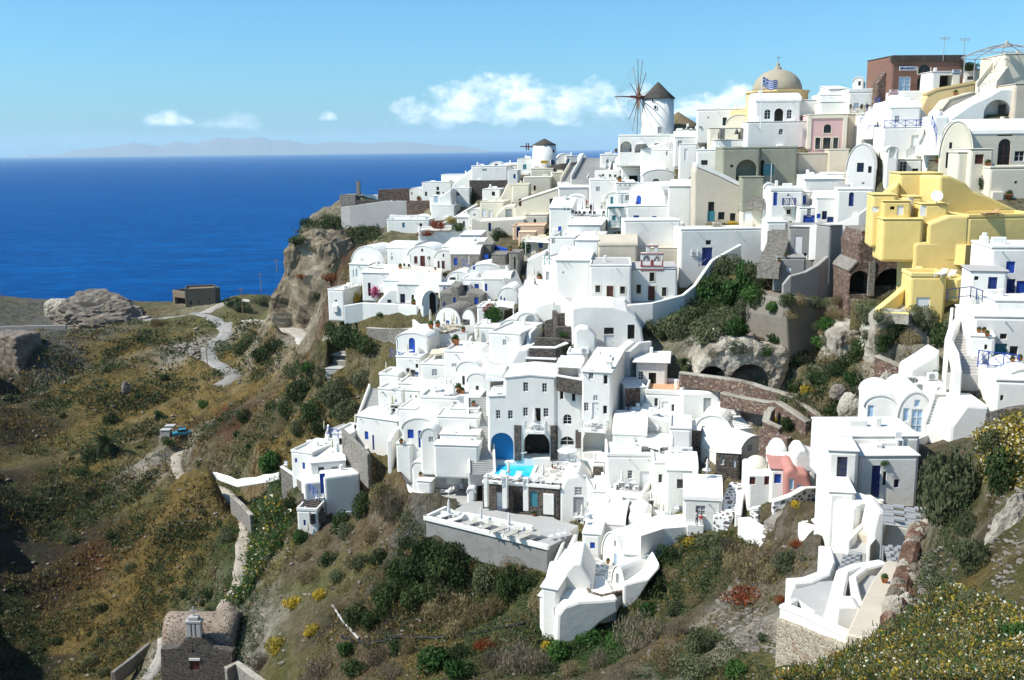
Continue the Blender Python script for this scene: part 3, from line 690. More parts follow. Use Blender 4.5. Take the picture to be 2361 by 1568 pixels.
 if m in 'WC' and label and not poly and w > 3.2 and roof in ('flat','shed','vaultx','none') and dep > 2.5:
  rg=random.Random(label); zr=zt + (par if par else .05)
  for nm, lx, ly, lz in (('chimney',.42,.42,.8),('roof_block',1.3,.5,.45),('roof_block',.5,1.4,.35))[:rg.randint(1,3)]:
   if rg.random() < .7:
    cx, cy = rg.uniform(-hx + .9, hx - .9), rg.uniform(dep * .45, dep - .6); bm = bmesh.new(); box(bm, cx - lx / 2, cx + lx / 2, cy - ly / 2, cy + ly / 2, zt - .3, zr + lz * rg.uniform(.7,1.2) + (rise * cy / dep if roof == 'shed' else rise * .8 if roof == 'vaultx' else 0)); bevel(bm,.07); obj(nm, bm, m, root)
  if zt > 2.2 and pad:
   u = rg.uniform(-hx, hx - 1.6); bm = bmesh.new(); box(bm, u, u + rg.uniform(.9,1.6),-.42,.1,-.8,.42); bevel(bm,.08); obj('bench', bm, m, root)
   for q in range(rg.randint(0,2)):
    u = rg.uniform(-hx + .4, hx - .4); bm = bmesh.new(); tube(bm,(u,-.32, zt - .35),(u,.2, zt - .3),.05, n=6); obj('drain_spout', bm,'grey', root)
 h=House(); h.root=root; h.base=base; h.tv=tv; h.n=n; h.w=w; h.h=zt; h.loc=loc; h.wall=wl; h.hx=hx; h.dep=dep
 return h
def part_box(h, name, x0, y0, x1, y1, ya, yb_, m, bev=.04):
 (u0, v1),(u1, v0)=h.loc(x0, y0), h.loc(x1, y1)
 bm=bmesh.new(); box(bm, u0, u1, ya, yb_, v0, v1); bevel(bm, bev); return obj(name, bm, m, h.root)
# ------------------------------------------------------------------ free walls, terraces, steps
def WALL(label, pts, h, th=.4, m='W', cop=None, name='garden_wall', cat='wall', d=None, foot=True, group=None, bev=.08, wob=.0):
 P=[]
 for p in pts:
  P.append(at(p[0], p[1], p[2] if len(p) > 2 else d))
 Q=[]
 for k in range(len(P) - 1):
  nseg=max(1, int((P[k + 1] - P[k]).length / 1.6))
  for i in range(nseg): Q.append(P[k].lerp(P[k + 1], i / nseg))
 Q.append(P[-1])
 hs=h if callable(h) else (lambda s: h)
 root=empty(name, P[0] - Vector((0,0, hs(0)))); tag(root, label, cat, group)
 o0=root.location
 bm=bmesh.new(); prev=None; cb=bmesh.new() if cop else None; cprev=None
 for k, p in enumerate(Q):
  tg=(Q[min(k + 1, len(Q) - 1)] - Q[max(k - 1,0)]); tg.z=0; tg.normalize(); nn=Vector((tg.y,-tg.x,0))
  hh=hs(k / max(1, len(Q) - 1)); wz=wob * (vnoise(np.array([[k * .9,.3,0]]),1.0,5)[0])
  ring=[p + nn * (th / 2) - o0, p - nn * (th / 2) - o0, p - nn * (th / 2) - Vector((0,0, hh + 1.2)) - o0, p + nn * (th / 2) - Vector((0,0, hh + 1.2)) - o0]
  ring[0].z += wz; ring[1].z += wz
  r=[bm.verts.new(q) for q in ring]
  if prev:
   for i in range(4): bm.faces.new((prev[i], prev[(i + 1) % 4], r[(i + 1) % 4], r[i]))
  else: bm.faces.new(r[::-1])
  prev=r
  if cop:
   ring=[p + nn * (th / 2 + .05) - o0, p - nn * (th / 2 + .05) - o0]
   r=[cb.verts.new(ring[0] + Vector((0,0, wz - .06))), cb.verts.new(ring[0] + Vector((0,0, wz + .12))), cb.verts.new(ring[1] + Vector((0,0, wz + .12))), cb.verts.new(ring[1] + Vector((0,0, wz - .06)))]
   if cprev:
    for i in range(4): cb.faces.new((cprev[i], cprev[(i + 1) % 4], r[(i + 1) % 4], r[i]))
   else: cb.faces.new(r[::-1])
   cprev=r
  if foot and k % 2 == 0: BASES.append((p.x, p.y, p.z - hh))
 bm.faces.new(prev); bevel(bm, bev,1,50); obj('masonry' if cop else 'wall_body', bm, m, root)
 if cop: cb.faces.new(cprev); bevel(cb,.04,1,50); obj('coping', cb, cop, root)
 return root
def TERR(label, pts, h, m='F', sm='W', rim=(), rh=.6, d=None, z=None, name='terrace', cat='terrace', rt=.28, rmat=None, drop=True, group=None):
 """level terrace: picture corners at one height; rim=corner indexes i (edge i -> i+1) carrying a low wall"""
 if z is None:
  q=at(pts[0][0], pts[0][1], d); z=q.z
 P=[at_z(x, y, z) for x, y in pts]; c=sum(P, Vector()) / len(P)
 root=empty(name, Vector((c.x, c.y, z))); tag(root, label, cat, group)
 A=[(p.x - c.x, p.y - c.y) for p in P]
 ar=sum(A[i][0] * A[(i + 1) % len(A)][1] - A[(i + 1) % len(A)][0] * A[i][1] for i in range(len(A)))
 bm=bmesh.new()
 top=[bm.verts.new((x, y,-.02)) for x, y in A]; bot=[bm.verts.new((x, y,-h)) for x, y in A]
 bm.faces.new(top); bm.faces.new(bot[::-1])
 for i in range(len(A)): j=(i + 1) % len(A); bm.faces.new((top[j], top[i], bot[i], bot[j]))
 bmesh.ops.recalc_face_normals(bm, faces=bm.faces[:]); obj('retaining_wall', bm, sm, root)
 bm=bmesh.new(); s=1.0
 top=[bm.verts.new((x * .996, y * .996,.0)) for x, y in A]; bot=[bm.verts.new((x * .996, y * .996,-.1)) for x, y in A]
 bm.faces.new(top); bm.faces.new(bot[::-1])
 for i in range(len(A)): j=(i + 1) % len(A); bm.faces.new((top[j], top[i], bot[i], bot[j]))
 bmesh.ops.recalc_face_normals(bm, faces=bm.faces[:]); obj('floor', bm, m, root)
 for i in rim:
  a=Vector((*A[i],0)); b=Vector((*A[(i + 1) % len(A)],0)); tg=(b - a); L_=tg.length; tg.normalize(); nn=Vector((tg.y,-tg.x,0))
  bm=bmesh.new(); box(bm,-rt * .5, L_ + rt * .5,-rt / 2, rt / 2,-.15, rh); bevel(bm,.07)
  o = obj('parapet', bm, rmat or sm, root); o.location = a; o.rotation_euler = (0,0, math.atan2(tg.y, tg.x))
 PADS.append(([(p.x, p.y) for p in P], z - .25))
 for p in P: BASES.append((p.x, p.y, z - (h * .8 if drop else .3)))
 BASES.append((c.x, c.y, z - .5))
 root['z'] = z
 return root
def STAIRS(label, a, b, width, n=None, m='W', side=None, d0=None, d1=None, name='staircase', sh=.5, both=True, group=None):
 p=at(a[0], a[1], d0); q=at(b[0], b[1], d1)
 if q.z < p.z: p, q=q, p
 dz=q.z - p.z; v=Vector((q.x - p.x, q.y - p.y,0)); L_=v.length
 n = n or max(3, int(dz / .2)); root = empty(name, p, math.atan2(v.y, v.x)); tag(root, label,'staircase', group)
 bm=bmesh.new(); prof=[(0,-1.2)]
 for i in range(n): prof += [(L_ * i / n, dz * i / n if i else 0),(L_ * i / n, dz * (i + 1) / n)]
 prof += [(L_, dz),(L_,-1.2 if L_ < 3 else dz - 2.5)]
 prof=uniq(prof); A=[bm.verts.new((x,-width / 2, z)) for x, z in prof]; B=[bm.verts.new((x, width / 2, z)) for x, z in prof]
 bm.faces.new(A); bm.faces.new(B[::-1])
 for i in range(len(prof)): j=(i + 1) % len(prof); bm.faces.new((A[j], A[i], B[i], B[j]))
 bmesh.ops.recalc_face_normals(bm, faces=bm.faces[:]); obj('steps', bm, m, root)
 if side:
  for s in ((-1,1) if both else (-1,)):
   bm=bmesh.new(); y0, y1=sorted((s * width / 2, s * (width / 2 + .25)))
   pr=[(0,-1.2),(L_, dz - 2.2),(L_, dz + sh),(0, sh)]
   A=[bm.verts.new((x, y0, z)) for x, z in pr]; B=[bm.verts.new((x, y1, z)) for x, z in pr]
   bm.faces.new(A); bm.faces.new(B[::-1])
   for i in range(4): j=(i + 1) % 4; bm.faces.new((A[j], A[i], B[i], B[j]))
   bevel(bm,.06); obj('side_wall', bm, side, root)
 for k in (0,.5,1): BASES.append((p.x + v.x * k, p.y + v.y * k, p.z + dz * k - .6))
 return root
# ================================================================== far left cluster and the two mills (ninth 1,0)
C(1,0)
def MILL(label, cx, yb, ytop, wtop, wbot, apex, d, m, thatch, o=(), over=.25):
 P=at(cx, yb, d); k=d / FPX / 3.0 * 1.0
 h=on_plane(cx, ytop, P, Vector((0,-1,0))).z - P.z; r1=wtop / 2 * k; r0=wbot / 2 * k; ha=on_plane(cx, apex, P, Vector((0,-1,0))).z - P.z
 root = empty('windmill', P); tag(root, label,'windmill')
 bm = bmesh.new(); lathe(bm,[(r0 * 1.02,-2),(r0,0),(r1, h)],40); w = obj('tower', bm, m, root, smooth=True)
 for p in w.data.polygons:
  if abs(p.normal.z) > .9: p.use_smooth=False
 bm=bmesh.new(); lathe(bm,[(r1 + over, h - .08),(r1 + over, h + .05),(r1 * .62, h + (ha - h) * .42),(r1 * .34, h + (ha - h) * .70),(r1 * .10, h + (ha - h) * .93),(0, ha)],40)
 for v in bm.verts:
  a=math.atan2(v.co.y, v.co.x); q=1 + .02 * math.sin(a * 23) * math.sin(a * 7); v.co.x *= q; v.co.y *= q
 obj('thatched_roof', bm, thatch, root, smooth=True)
 for code, x0, y0, x1, y1 in o:
  nm, fill, fr, dp, arched=OPS[code]
  q=on_plane((x0 + x1) / 2,(y0 + y1) / 2, P, Vector((0,-1,0))); dx=q.x - P.x; zz=q.z - P.z; rr=r0 + (r1 - r0) * zz / h
  a=math.asin(max(-.95, min(.95, dx / rr))); ww=(x1 - x0) * k / max(.5, math.cos(a)); hh=(y1 - y0) * k
  bm=bmesh.new(); prism_xz(bm, shape2d(arched,-ww / 2, ww / 2, zz - hh / 2, zz + hh / 2),-rr - .05,-rr + .5); bmesh.ops.recalc_face_normals(bm, faces=bm.faces[:])
  ob=obj(nm, bm, fill, root); ob.rotation_euler=(0,0, a)
  bm=bmesh.new(); t_=.12; box(bm,-ww / 2 - t_,-ww / 2,-rr - .09,-rr + .3, zz - hh / 2, zz + hh / 2); box(bm, ww / 2, ww / 2 + t_,-rr - .09,-rr + .3, zz - hh / 2, zz + hh / 2); box(bm,-ww / 2 - t_, ww / 2 + t_,-rr - .1,-rr + .3, zz - hh / 2 - t_, zz - hh / 2)
  obj('frame', bm, m, ob)
 BASES.append((P.x, P.y, P.z - .3)); PADS.append(([(P.x - r0, P.y - r0),(P.x + r0, P.y - r0),(P.x + r0, P.y + r0),(P.x - r0, P.y + r0)], P.z + .1))
 FEET.append((P + Vector((-r0,-r0,0)), P + Vector((r0,-r0,0)), P.z - .1,10))
 return root, P, h, r1, k
m1, P1, h1, r1, k1 = MILL('tall white windmill with grey thatched cone roof and red wheel',2186,945,683,212,222,566,195,'W','thatch', o=[('wk',2135,692,2147,710),('wk',2150,735,2164,758),('wg',2172,880,2198,922)])
# wheel of spars, seen nearly edge-on, with bowsprit and stays
hub=on_plane(2052,672, P1, Vector((0,-1,0))) - P1; ax=Vector((-1,-.13,.02)).normalized(); hub.y=-1.0; RW=247 * k1
wh = bpy.data.objects.new('sail_wheel', None); COL.objects.link(wh); wh.parent = m1; wh.location = hub; wh.rotation_euler = ax.to_track_quat('Z','Y').to_euler()
bm = bmesh.new(); tube(bm,(0,0,-4.2),(0,0,1.6),.28,.24,10); lathe(bm,[(.62,-.35),(.72,-.2),(.72,.25),(.5,.5)],12); obj('hub', bm,'brown', wh)
bm = bmesh.new(); tube(bm,(0,0,1.2),(0,0,157 * k1 / .95),.16,.07,8); obj('bowsprit', bm,'brown', wh)
rope=bmesh.new()
for i in range(12):
 a=2 * math.pi * i / 12 + .08; e=(RW * math.cos(a), RW * math.sin(a),.25); mid=(2.6 * math.cos(a),2.6 * math.sin(a),.12)
 bm = bmesh.new(); tube(bm,(0,0,.05), mid,.13,.10,6); tube(bm, mid, e,.075,.05,6); obj('spar', bm,'brown' if i % 2 else 'wood', wh)
 tube(rope, e,(0,0,157 * k1 / .95 - .2),.012, n=3); a2=2 * math.pi * (i + 1) / 12 + .08; tube(rope, e,(RW * math.cos(a2), RW * math.sin(a2),.25),.011, n=3)
obj('stay_rope', rope,'wood', wh)
m2, P2, h2, r2, k2 = MILL('weathered white windmill without sails beside the sea horizon',1405,1172,1003,158,172,958,255,'W','thatch', o=[('wk',1458,1036,1471,1053),('adb',1446,1104,1473,1152)], over=.1)
hub=on_plane(1330,1015, P2, Vector((0,-1,0))) - P2; hub.y=-.8; axl=Vector((-1,-.1,.03)); L2=92 * k2
bm=bmesh.new(); tube(bm, hub + Vector((3,.3,-.1)), hub + axl * L2,.22,.12,8)
for k in (2.2,3.1): tube(bm, hub + axl * k * .6 + Vector((0,0,-.9)), hub + axl * k * .6 + Vector((0,0,.9)),.14, n=6)
obj('sail_axle', bm,'brown', m2)
for dx_ in (0,):
 q=on_plane(1401,1119, P2, Vector((0,-1,0))) - P2
 bm = bmesh.new(); box(bm, q.x - 24 * k2, q.x + 24 * k2,-r2 - .75,-r2 - .55, q.z - 9 * k2, q.z + 9 * k2); obj('painted_sign', bm,'gold', m2)
H('white terrace house with two arched porches below the tall windmill',1917,942,2300,1058,190, yaw=-6, dep=9, roof='flat', par=.35, o=[('ow',1930,978,2008,1052),('ow',2030,985,2122,1055),('wk',2166,992,2202,1012)])
H('small hut with straw thatched roof right of the tall windmill',2290,880,2420,950,201, yaw=-5, dep=5, m='C', o=[('wk',2340,880,2360,900)])
# thatch of the hut
P = at(2330,800,203); root = empty('thatched_hut_roof', P); tag(root,'straw thatched cone roof half hidden behind the tall windmill','roof')
bm = bmesh.new(); lathe(bm,[(6.5,-3.6),(3.4,-1.4),(1.0,0.1),(0,.8)],24); obj('thatch', bm,'ythatch', root, smooth=True)
H('white house with teal window left of the far windmill',1216,1098,1325,1205,258, yaw=-15, dep=6, o=[('wt',1256,1137,1281,1172)])
H('low white vaulted house right of the far windmill',1490,1062,1602,1140,262, yaw=0, dep=6, roof='vault', o=[('wt',1555,1100,1572,1122)])
H('white box house with teal window behind the stone wall',1553,1080,1645,1138,258, yaw=0, dep=5, o=[('wt',1562,1097,1577,1130)])
H('tiny gabled white chapel on the crest',1640,1058,1702,1118,250, yaw=0, dep=4, poly=[(1640,1118),(1640,1085),(1660,1062),(1680,1062),(1702,1085),(1702,1118)], o=[('wt',1655,1088,1668,1112)])
H('white curved house above the sea with navy door',1015,1120,1120,1195,262, yaw=-8, dep=6, roof='vault', o=[('dn',1060,1134,1084,1172)])
H('white wing sloping down toward the far windmill',1118,1140,1215,1195,262, yaw=-8, dep=5, roof='shed', rise=.4)
H('long white wall house under the curved house',900,1152,1150,1252,258, yaw=-12, dep=5, roof='flat', par=.25, o=[('wg',975,1168,1008,1184)])
H('low white house with small arched porch near the sea edge',690,1208,885,1272,268, yaw=-15, dep=6, o=[('a',742,1248,775,1266)])
H('white two-storey house with dark windows by the sea edge',558,1262,765,1390,266, yaw=-15, dep=7, o=[('wk',657,1292,676,1316),('wk',655,1324,681,1356),('wk',578,1326,594,1357),('wk',700,1330,712,1350)])
H('white arch-fronted house at the left end of the village',462,1298,562,1388,272, yaw=-15, dep=6, roof='vault', o=[('wk',482,1330,492,1346)])
H('white gabled house stepping up behind the dark stone wall',765,1190,905,1300,264, yaw=-15, dep=5, poly=[(765,1300),(765,1280),(895,1172),(930,1172),(930,1300)])
WALL('dark stone terrace wall between the white far houses',[(885,1246,252),(1000,1248,252),(1150,1245,252)],6.2,.6,'S', name='stone_wall')
WALL('dark stone wall with white deck at the left cliff edge',[(255,1312,268),(470,1300,268)],4,.5,'Q', name='stone_wall')
WALL('long pale grey retaining wall on the cliff edge',[(0,1432,262),(60,1425,261),(300,1390,259),(455,1390,258)],9,.7,'K', name='stone_wall', wob=.1)
WALL('red-brown masonry wall under the white end house',[(450,1390,256),(608,1386,256)],5.5,.6,'Q', name='stone_wall')
H('roofless brown stone hut at the cliff edge',-12,1350,104,1432,266, yaw=-10, dep=7, m='L', name='stone_hut', par=.1, chim=[(108,1345,.9,3.4)])
WALL('low white wall beside the brown stone hut',[(100,1348,268),(255,1346,268)],2.2,.5,'W')
WALL('dark terrace wall below the low white wall',[(104,1384,265),(300,1382,264)],3.6,.5,'S', name='stone_wall')
H('narrow white house with pale blue door on the far steps',612,1355,672,1430,250, yaw=-10, dep=5, o=[('dl',640,1358,668,1402)])
H('white stepped house beside the far stone terrace wall',765,1302,890,1410,250, yaw=-12, dep=5, o=[('wb',768,1302,783,1324),('a',785,1330,820,1355)])
H('white house under the sloping path near the cliff',670,1330,790,1440,246, yaw=-12, dep=5, poly=[(670,1440),(670,1360),(760,1310),(765,1440)])
H('low white terrace block above the red bushes',620,1425,785,1510,244, yaw=-15, dep=5, par=.3)
# pale beige group in the middle
H('large beige plaster house with sloping roofline and two shutters', poly=[(1195,1520),(1195,1432),(1232,1392),(1502,1305),(1502,1520)], d=203, yaw=-4, dep=10, m='C', cap=.12, o=[('wr',1228,1377,1246,1426),('wn',1441,1374,1474,1411)])
H('beige house with one narrow window behind the sloping beige house',1258,1228,1452,1345,222, yaw=-4, dep=8, m='C', o=[('wr',1330,1284,1346,1317)])
H('cream rounded-gable house with a navy door', poly=[(975,1420),(975,1392),(1085,1390),(1120,1330),(1145,1272),(1170,1285),(1210,1340),(1210,1420)], d=218, yaw=-8, dep=7, m='C', o=[('dn',1183,1336,1202,1386)])
H('white flat roofs left of the cream rounded gable',975,1310,1100,1392,226, yaw=-10, dep=7)
H('cream house with two small chimney pots behind the gable',1180,1282,1300,1345,214, yaw=-5, dep=6, m='C', par=.3)
H('cream cube house with two white shuttered windows',960,1398,1125,1528,208, yaw=-12, dep=7, m='C', par=.15, o=[('ww',972,1450,1004,1502),('ww',1019,1456,1043,1510)])
H('cream house with grey garage door beside sloping stair wall', poly=[(1068,1535),(1068,1490),(1130,1422),(1205,1420),(1205,1535)], d=205, yaw=-6, dep=6, m='C', o=[('dg',1135,1447,1180,1524)])
H('low cream house front with arched navy doorway', poly=[(895,1640),(895,1500),(960,1525),(1270,1510),(1270,1640)], d=198, yaw=-6, dep=6, m='C', o=[('adb',1016,1540,1037,1600)])
H('white vaulted shed right of the big beige house',1500,1298,1712,1372,200, yaw=-2, dep=8, roof='shed', rise=.8)
H('white low vault with rounded front above the cafe terrace',1560,1352,1690,1420,190, yaw=-5, dep=6, roof='vault')
WALL('brick end wall beside the big beige house',[(1495,1294,202),(1520,1296,202)],9,.5,'L', name='brick_wall')
WALL('curved dark stone wall above the cream stairs',[(1417,1168,238),(1450,1145,237),(1520,1132,236),(1600,1124,236),(1640,1118,236)],4.5,.6,'S', name='stone_wall')
H('cream house block left of the cream stairs',1310,1172,1470,1290,236, yaw=-4, dep=7, m='C', par=.3)
H('cream wall house under the cream stairs',1455,1195,1600,1285,228, yaw=0, dep=6, m='C')
STAIRS('grey stairs between cream side walls',(1610,1258),(1668,1140),5.2,22,'F','C', d0=205, d1=232, sh=1.0)
STAIRS('broad white stairs climbing to the tall windmill',(1712,1245),(1782,1092),7.0,26,'F','W', d0=203, d1=228, sh=1.1)
H('white stairwell house right of the white stairs',1790,1075,1990,1160,215, yaw=-5, dep=8, par=.3, o=[('a',1832,1102,1850,1130)])
H('white domed cistern beside the white stairs',1900,1130,2060,1165,206, yaw=0, dep=6, roof='dome')
WALL('white parapet of the upper cafe terrace',[(1755,1180,201),(1950,1172,199),(2080,1120,203)],3,.4,'W')
H('white house with low vault and half-round window',2080,1172,2312,1275,182, yaw=-5, dep=7, roof='vault', rise=1.2, o=[('a',2150,1236,2202,1272)])
H('long white house stepping down from the windmill, two windows',2070,1040,2361,1175,188, yaw=-10, dep=9, o=[('wg',2244,1046,2259,1076),('wg',2320,1044,2337,1078)])
H('sloping white house shoulder below the mill terrace', poly=[(2070,1110),(2070,1035),(2361,945),(2361,1110)], d=189, yaw=-6, dep=6)
H('white house with perforated parapet above the people terrace',1900,1258,2030,1345,184, yaw=-5, dep=7, par=.2)
H('white plain house left of the people terrace',1715,1245,1905,1370,188, yaw=-4, dep=8)
H('small white house with pale green door near the plants',1905,1335,2010,1425,172, yaw=-8, dep=6, o=[('ww',1938,1345,1955,1415),('wg',1965,1350,1998,1388)])
TERR('busy white cafe terrace full of dark chairs',[(1590,1505),(1832,1500),(1860,1395),(1640,1385)],4.5,'W','W', rim=(0,), rh=.5, d=166)
H('white house under the cafe terrace with tiny windows',1438,1440,1600,1600,172, yaw=-10, dep=7, roof='shed', rise=1.5, o=[('wt',1538,1430,1549,1455),('wt',1563,1432,1577,1455)])
H('white house front below the cafe terrace',1590,1504,1840,1640,164, yaw=-5, dep=5, roof='flat')
H('white house with teal pergola and blue balcony',1838,1430,1975,1580,160, yaw=-8, dep=7, roof='flat', o=[('wt',1873,1490,1898,1525),('wg',1925,1495,1940,1522)], balc=[(1852,1545,1934,1572,.8,'teal')])
H('big white barrel-vaulted church hall with grey weathered roof',1985,1262,2235,1425,163, yaw=-52, dep=10, roof='vault', back=.3, rm='W2', o=[('ab',2040,1350,2075,1420)])
H('white block with two blue windows in front of the barrel vault',1970,1428,2346,1680,158, yaw=-8, dep=7, roof='flat', par=.2, o=[('wb',2021,1490,2059,1542),('wb',2150,1495,2179,1537)])
H('white porch with arched hood and dark door on the vault side',2288,1368,2352,1500,157, yaw=5, dep=5, roof='vault', o=[('dk',2322,1393,2349,1455)])
H('small white house left of the far steps, blue door',1150,1180,1225,1275,246, yaw=-8, dep=5, o=[('db',1190,1205,1206,1235)])
H('white terrace house with dark recess below the mill arches',1935,1168,2095,1300,193, yaw=-6, dep=6, par=.3, o=[('od',1990,1215,2050,1262)])
H('white filler house between the barrel vault and the beige house',2255,1290,2420,1560,152, yaw=-14, dep=6, roof='shed', rise=.8, o=[('wk',2300,1500,2322,1545)])
H('white house with green-framed door above the people terrace',1830,1330,1930,1420,176, yaw=-8, dep=5, roof='vault', o=[('wt',1862,1362,1880,1412)])
H('white ledge house with small square vents near the plants',1895,1265,2060,1300,181, yaw=-5, dep=3, o=[('h',1925,1276,1933,1286),('h',1960,1276,1968,1286),('h',1992,1276,2000,1286),('h',2024,1276,2032,1286)])
H('white block under the white pergola frame',315,1525,610,1600,240, yaw=-12, dep=5, par=.3, o=[('wt',420,1540,440,1575),('wk',540,1545,560,1575)])
WALL('white wall slanting down between red bushes and cream house',[(640,1575,222),(800,1490,226),(940,1408,230)],2.2,.6,'W')
H('white house between slanting wall and cream house',800,1505,905,1600,216, yaw=-10, dep=6, roof='shed', rise=.5, o=[('wk',840,1530,855,1562)])
H('white cube house below the sloping path with blue window',470,1490,590,1560,243, yaw=-14, dep=5, roof='vault', o=[('wb',520,1520,538,1548)])
H('cream house behind the apricot terrace',1270,1490,1430,1575,198, yaw=-6, dep=5, m='C', par=.25, o=[('wk',1330,1515,1348,1548)])
H('small white house left of the cream cube house',880,1445,965,1530,214, yaw=-12, dep=5, roof='vault', o=[('wt',915,1480,930,1520)])
# ================================================================== upper right (ninth 2,0)
C(2,0)
# domed church
P = at(645,845,170); root = empty('domed_church', P, R(8)); tag(root,'ochre church with big weathered dome on the crest','church'); k = 170 / FPX / 3
wdr=375 * k / 2; zd=on_plane(645,628, P, Vector((0,-1,0))).z - P.z
bm = bmesh.new(); lathe(bm,[(wdr * 1.08,-2),(wdr * 1.08, zd - .35)],8, a0=R(22.5)); obj('drum', bm,'O', root)
bm = bmesh.new(); lathe(bm,[(wdr * 1.13, zd - .35),(wdr * 1.13, zd - .05),(wdr * 1.02, zd)],8, a0=R(22.5)); obj('cornice', bm,'O', root)
rd=325 * k / 2; hd=(on_plane(645,480, P, Vector((0,-1,0))).z - P.z) - zd
bm = bmesh.new(); lathe(bm,[(rd, zd - .02)] + [(rd * math.cos(R(a)), zd + hd * math.sin(R(a))) for a in range(6,90,6)] + [(0, zd + hd)],40); obj('dome', bm,'M', root, smooth=True)
bm = bmesh.new(); lathe(bm,[(.7, zd + hd - .1),(.55, zd + hd + .3),(.3, zd + hd + .5),(.28, zd + hd + .9),(0, zd + hd + 1.15)],12); obj('finial', bm,'M', root)
bm = bmesh.new(); tube(bm,(0,0, zd + hd + 1.1),(0,0, zd + hd + 2.3),.05); tube(bm,(-.4,0, zd + hd + 1.9),(.4,0, zd + hd + 1.9),.05); obj('cross', bm,'metal', root)
for a, nm in ((-62,0),(-118,1)):
 bm = bmesh.new(); prism_xz(bm, shape2d(1,-.45,.45, zd - 4.2, zd - 1.6),-wdr * 1.08 * .93 - .16,-wdr * .8); bmesh.ops.recalc_face_normals(bm, faces=bm.faces[:]); o_ = obj('window', bm,'wood', root); o_.rotation_euler = (0,0, R(a + 90))
bm = bmesh.new(); box(bm,-wdr * 1.5, wdr * 1.5,-wdr * 1.3, wdr * 1.4,-4,2.0); obj('nave', bm,'O', root)
BASES.append((P.x, P.y, P.z - 1)); PADS.append(([(P.x - 8, P.y - 8),(P.x + 8, P.y - 8),(P.x + 8, P.y + 8),(P.x - 8, P.y + 8)], P.z - .3))
H('white house with arched windows directly below the church dome',500,700,812,842,158, yaw=-2, dep=6, roof='vaultx', rise=1.3, o=[('a',566,758,608,824),('ad',636,750,696,838),('a',721,758,754,822)])
H('white side wing with sloping wall right of the arched windows',800,692,945,850,160, yaw=-4, dep=6, o=[('aw',908,755,935,795)])
H('tall pale wall house with one small dark window',440,842,872,1022,155, yaw=-2, dep=4.5, roof='flat', o=[('a',665,892,694,932)], over=.02)
H('wavy white house behind the cream vault',94,758,455,892,172, yaw=-12, dep=8, roof='flat', par=.3, o=[('wk',277,813,304,868),('h',172,808,182,818)])
H('cream barrel vault left of the church drum',298,792,492,905,165, yaw=-12, dep=7, roof='vault', m='C')
H('cream terrace house under the cream vault',180,885,445,985,162, yaw=-8, dep=5, m='C', o=[('ow',245,905,290,960),('ow',385,905,435,962)])
H('low white wall house below the bell frame',215,968,445,1055,158, yaw=-6, dep=4.5, o=[('wk',352,1015,412,1030)])
H('white house with black-framed window left of the green ruin',92,1040,275,1170,152, yaw=-12, dep=6, o=[('wk',128,1108,172,1142)])
H('white steps and wall far left of the green ruin',-30,1000,100,1180,165, yaw=-12, dep=5, o=[('ww',12,1030,34,1112)])
H('white terrace with pebble parapet and chairs beside the mills',-40,898,160,965,182, yaw=-8, dep=8, m='W', roof='flat', par=.3, o=[('ad',120,920,160,975)])
H('white rounded house roofs left of the cream terrace',-60,948,165,1060,176, yaw=-8, dep=8, roof='vaultx', rise=1.0)
H('pink house with arched window and cream trim',872,792,1128,1045,152, yaw=-6, dep=11, roof='flat', m='P', rm='C', o=[('aw',976,860,1027,920),('wo',918,952,950,1032),('wo',972,952,1021,1030),('wo',1042,952,1074,1028)], pil=[(866,800,884,1030,'C'),(1112,800,1130,1030,'C'),(884,800,1112,818,'C')], group=None)
H('cream side block attached right of the pink house',1128,790,1232,1060,153, yaw=-2, dep=8, m='B', roof='flat', rm='C')
H('abandoned grey-green house with large open arch',270,1028,528,1262,143, yaw=-5, dep=9, m='N', roof='flat', rm='K', o=[('ow',371,1104,511,1262),('h',330,1140,350,1158)], par=.25)
H('grey-green annexe with teal window',526,1024,786,1270,144, yaw=-2, dep=9, m='N', par=.25, roof='flat', o=[('wt',562,1137,629,1213),('ow',540,1106,562,1230)])
H('teal door set inside the open arch of the ruin',398,1130,448,1262,145.2, yaw=-5, dep=.3, m='teal', pad=False, name='door_panel', cat='door', o=[('wk',412,1142,436,1182)], bev=.02)
H('tall beige plaster wall below the pink house',783,1062,1002,1275,146, yaw=-3, dep=6, m='B', rm='B', roof='flat')
H('beige corner block under the cream side block',996,1035,1142,1275,145, yaw=-12, dep=6, m='B', rm='C', roof='flat')
H('beige wall house between pink house and blue railings',1228,918,1375,1010,152, yaw=2, dep=5, m='B')
H('white barrel-vaulted house with two small square windows',1122,996,1330,1330,136, yaw=-22, dep=13, roof='vault', rise=3.4, back=.35, o=[('wn',1207,1126,1251,1190),('wk',1284,1150,1306,1196),('h',1240,1262,1256,1272)], chim=())
H('white chimney house with arched vent on the vault side',1392,1012,1480,1320,134, yaw=-12, dep=3, roof='vault', o=[('n',1432,1020,1472,1090)])
H('white lean-to with dark window beside the barrel vault',1488,1104,1650,1225,136, yaw=-8, dep=5, roof='flat', o=[('w',1500,1118,1548,1188),('wk',1588,1166,1630,1188)])
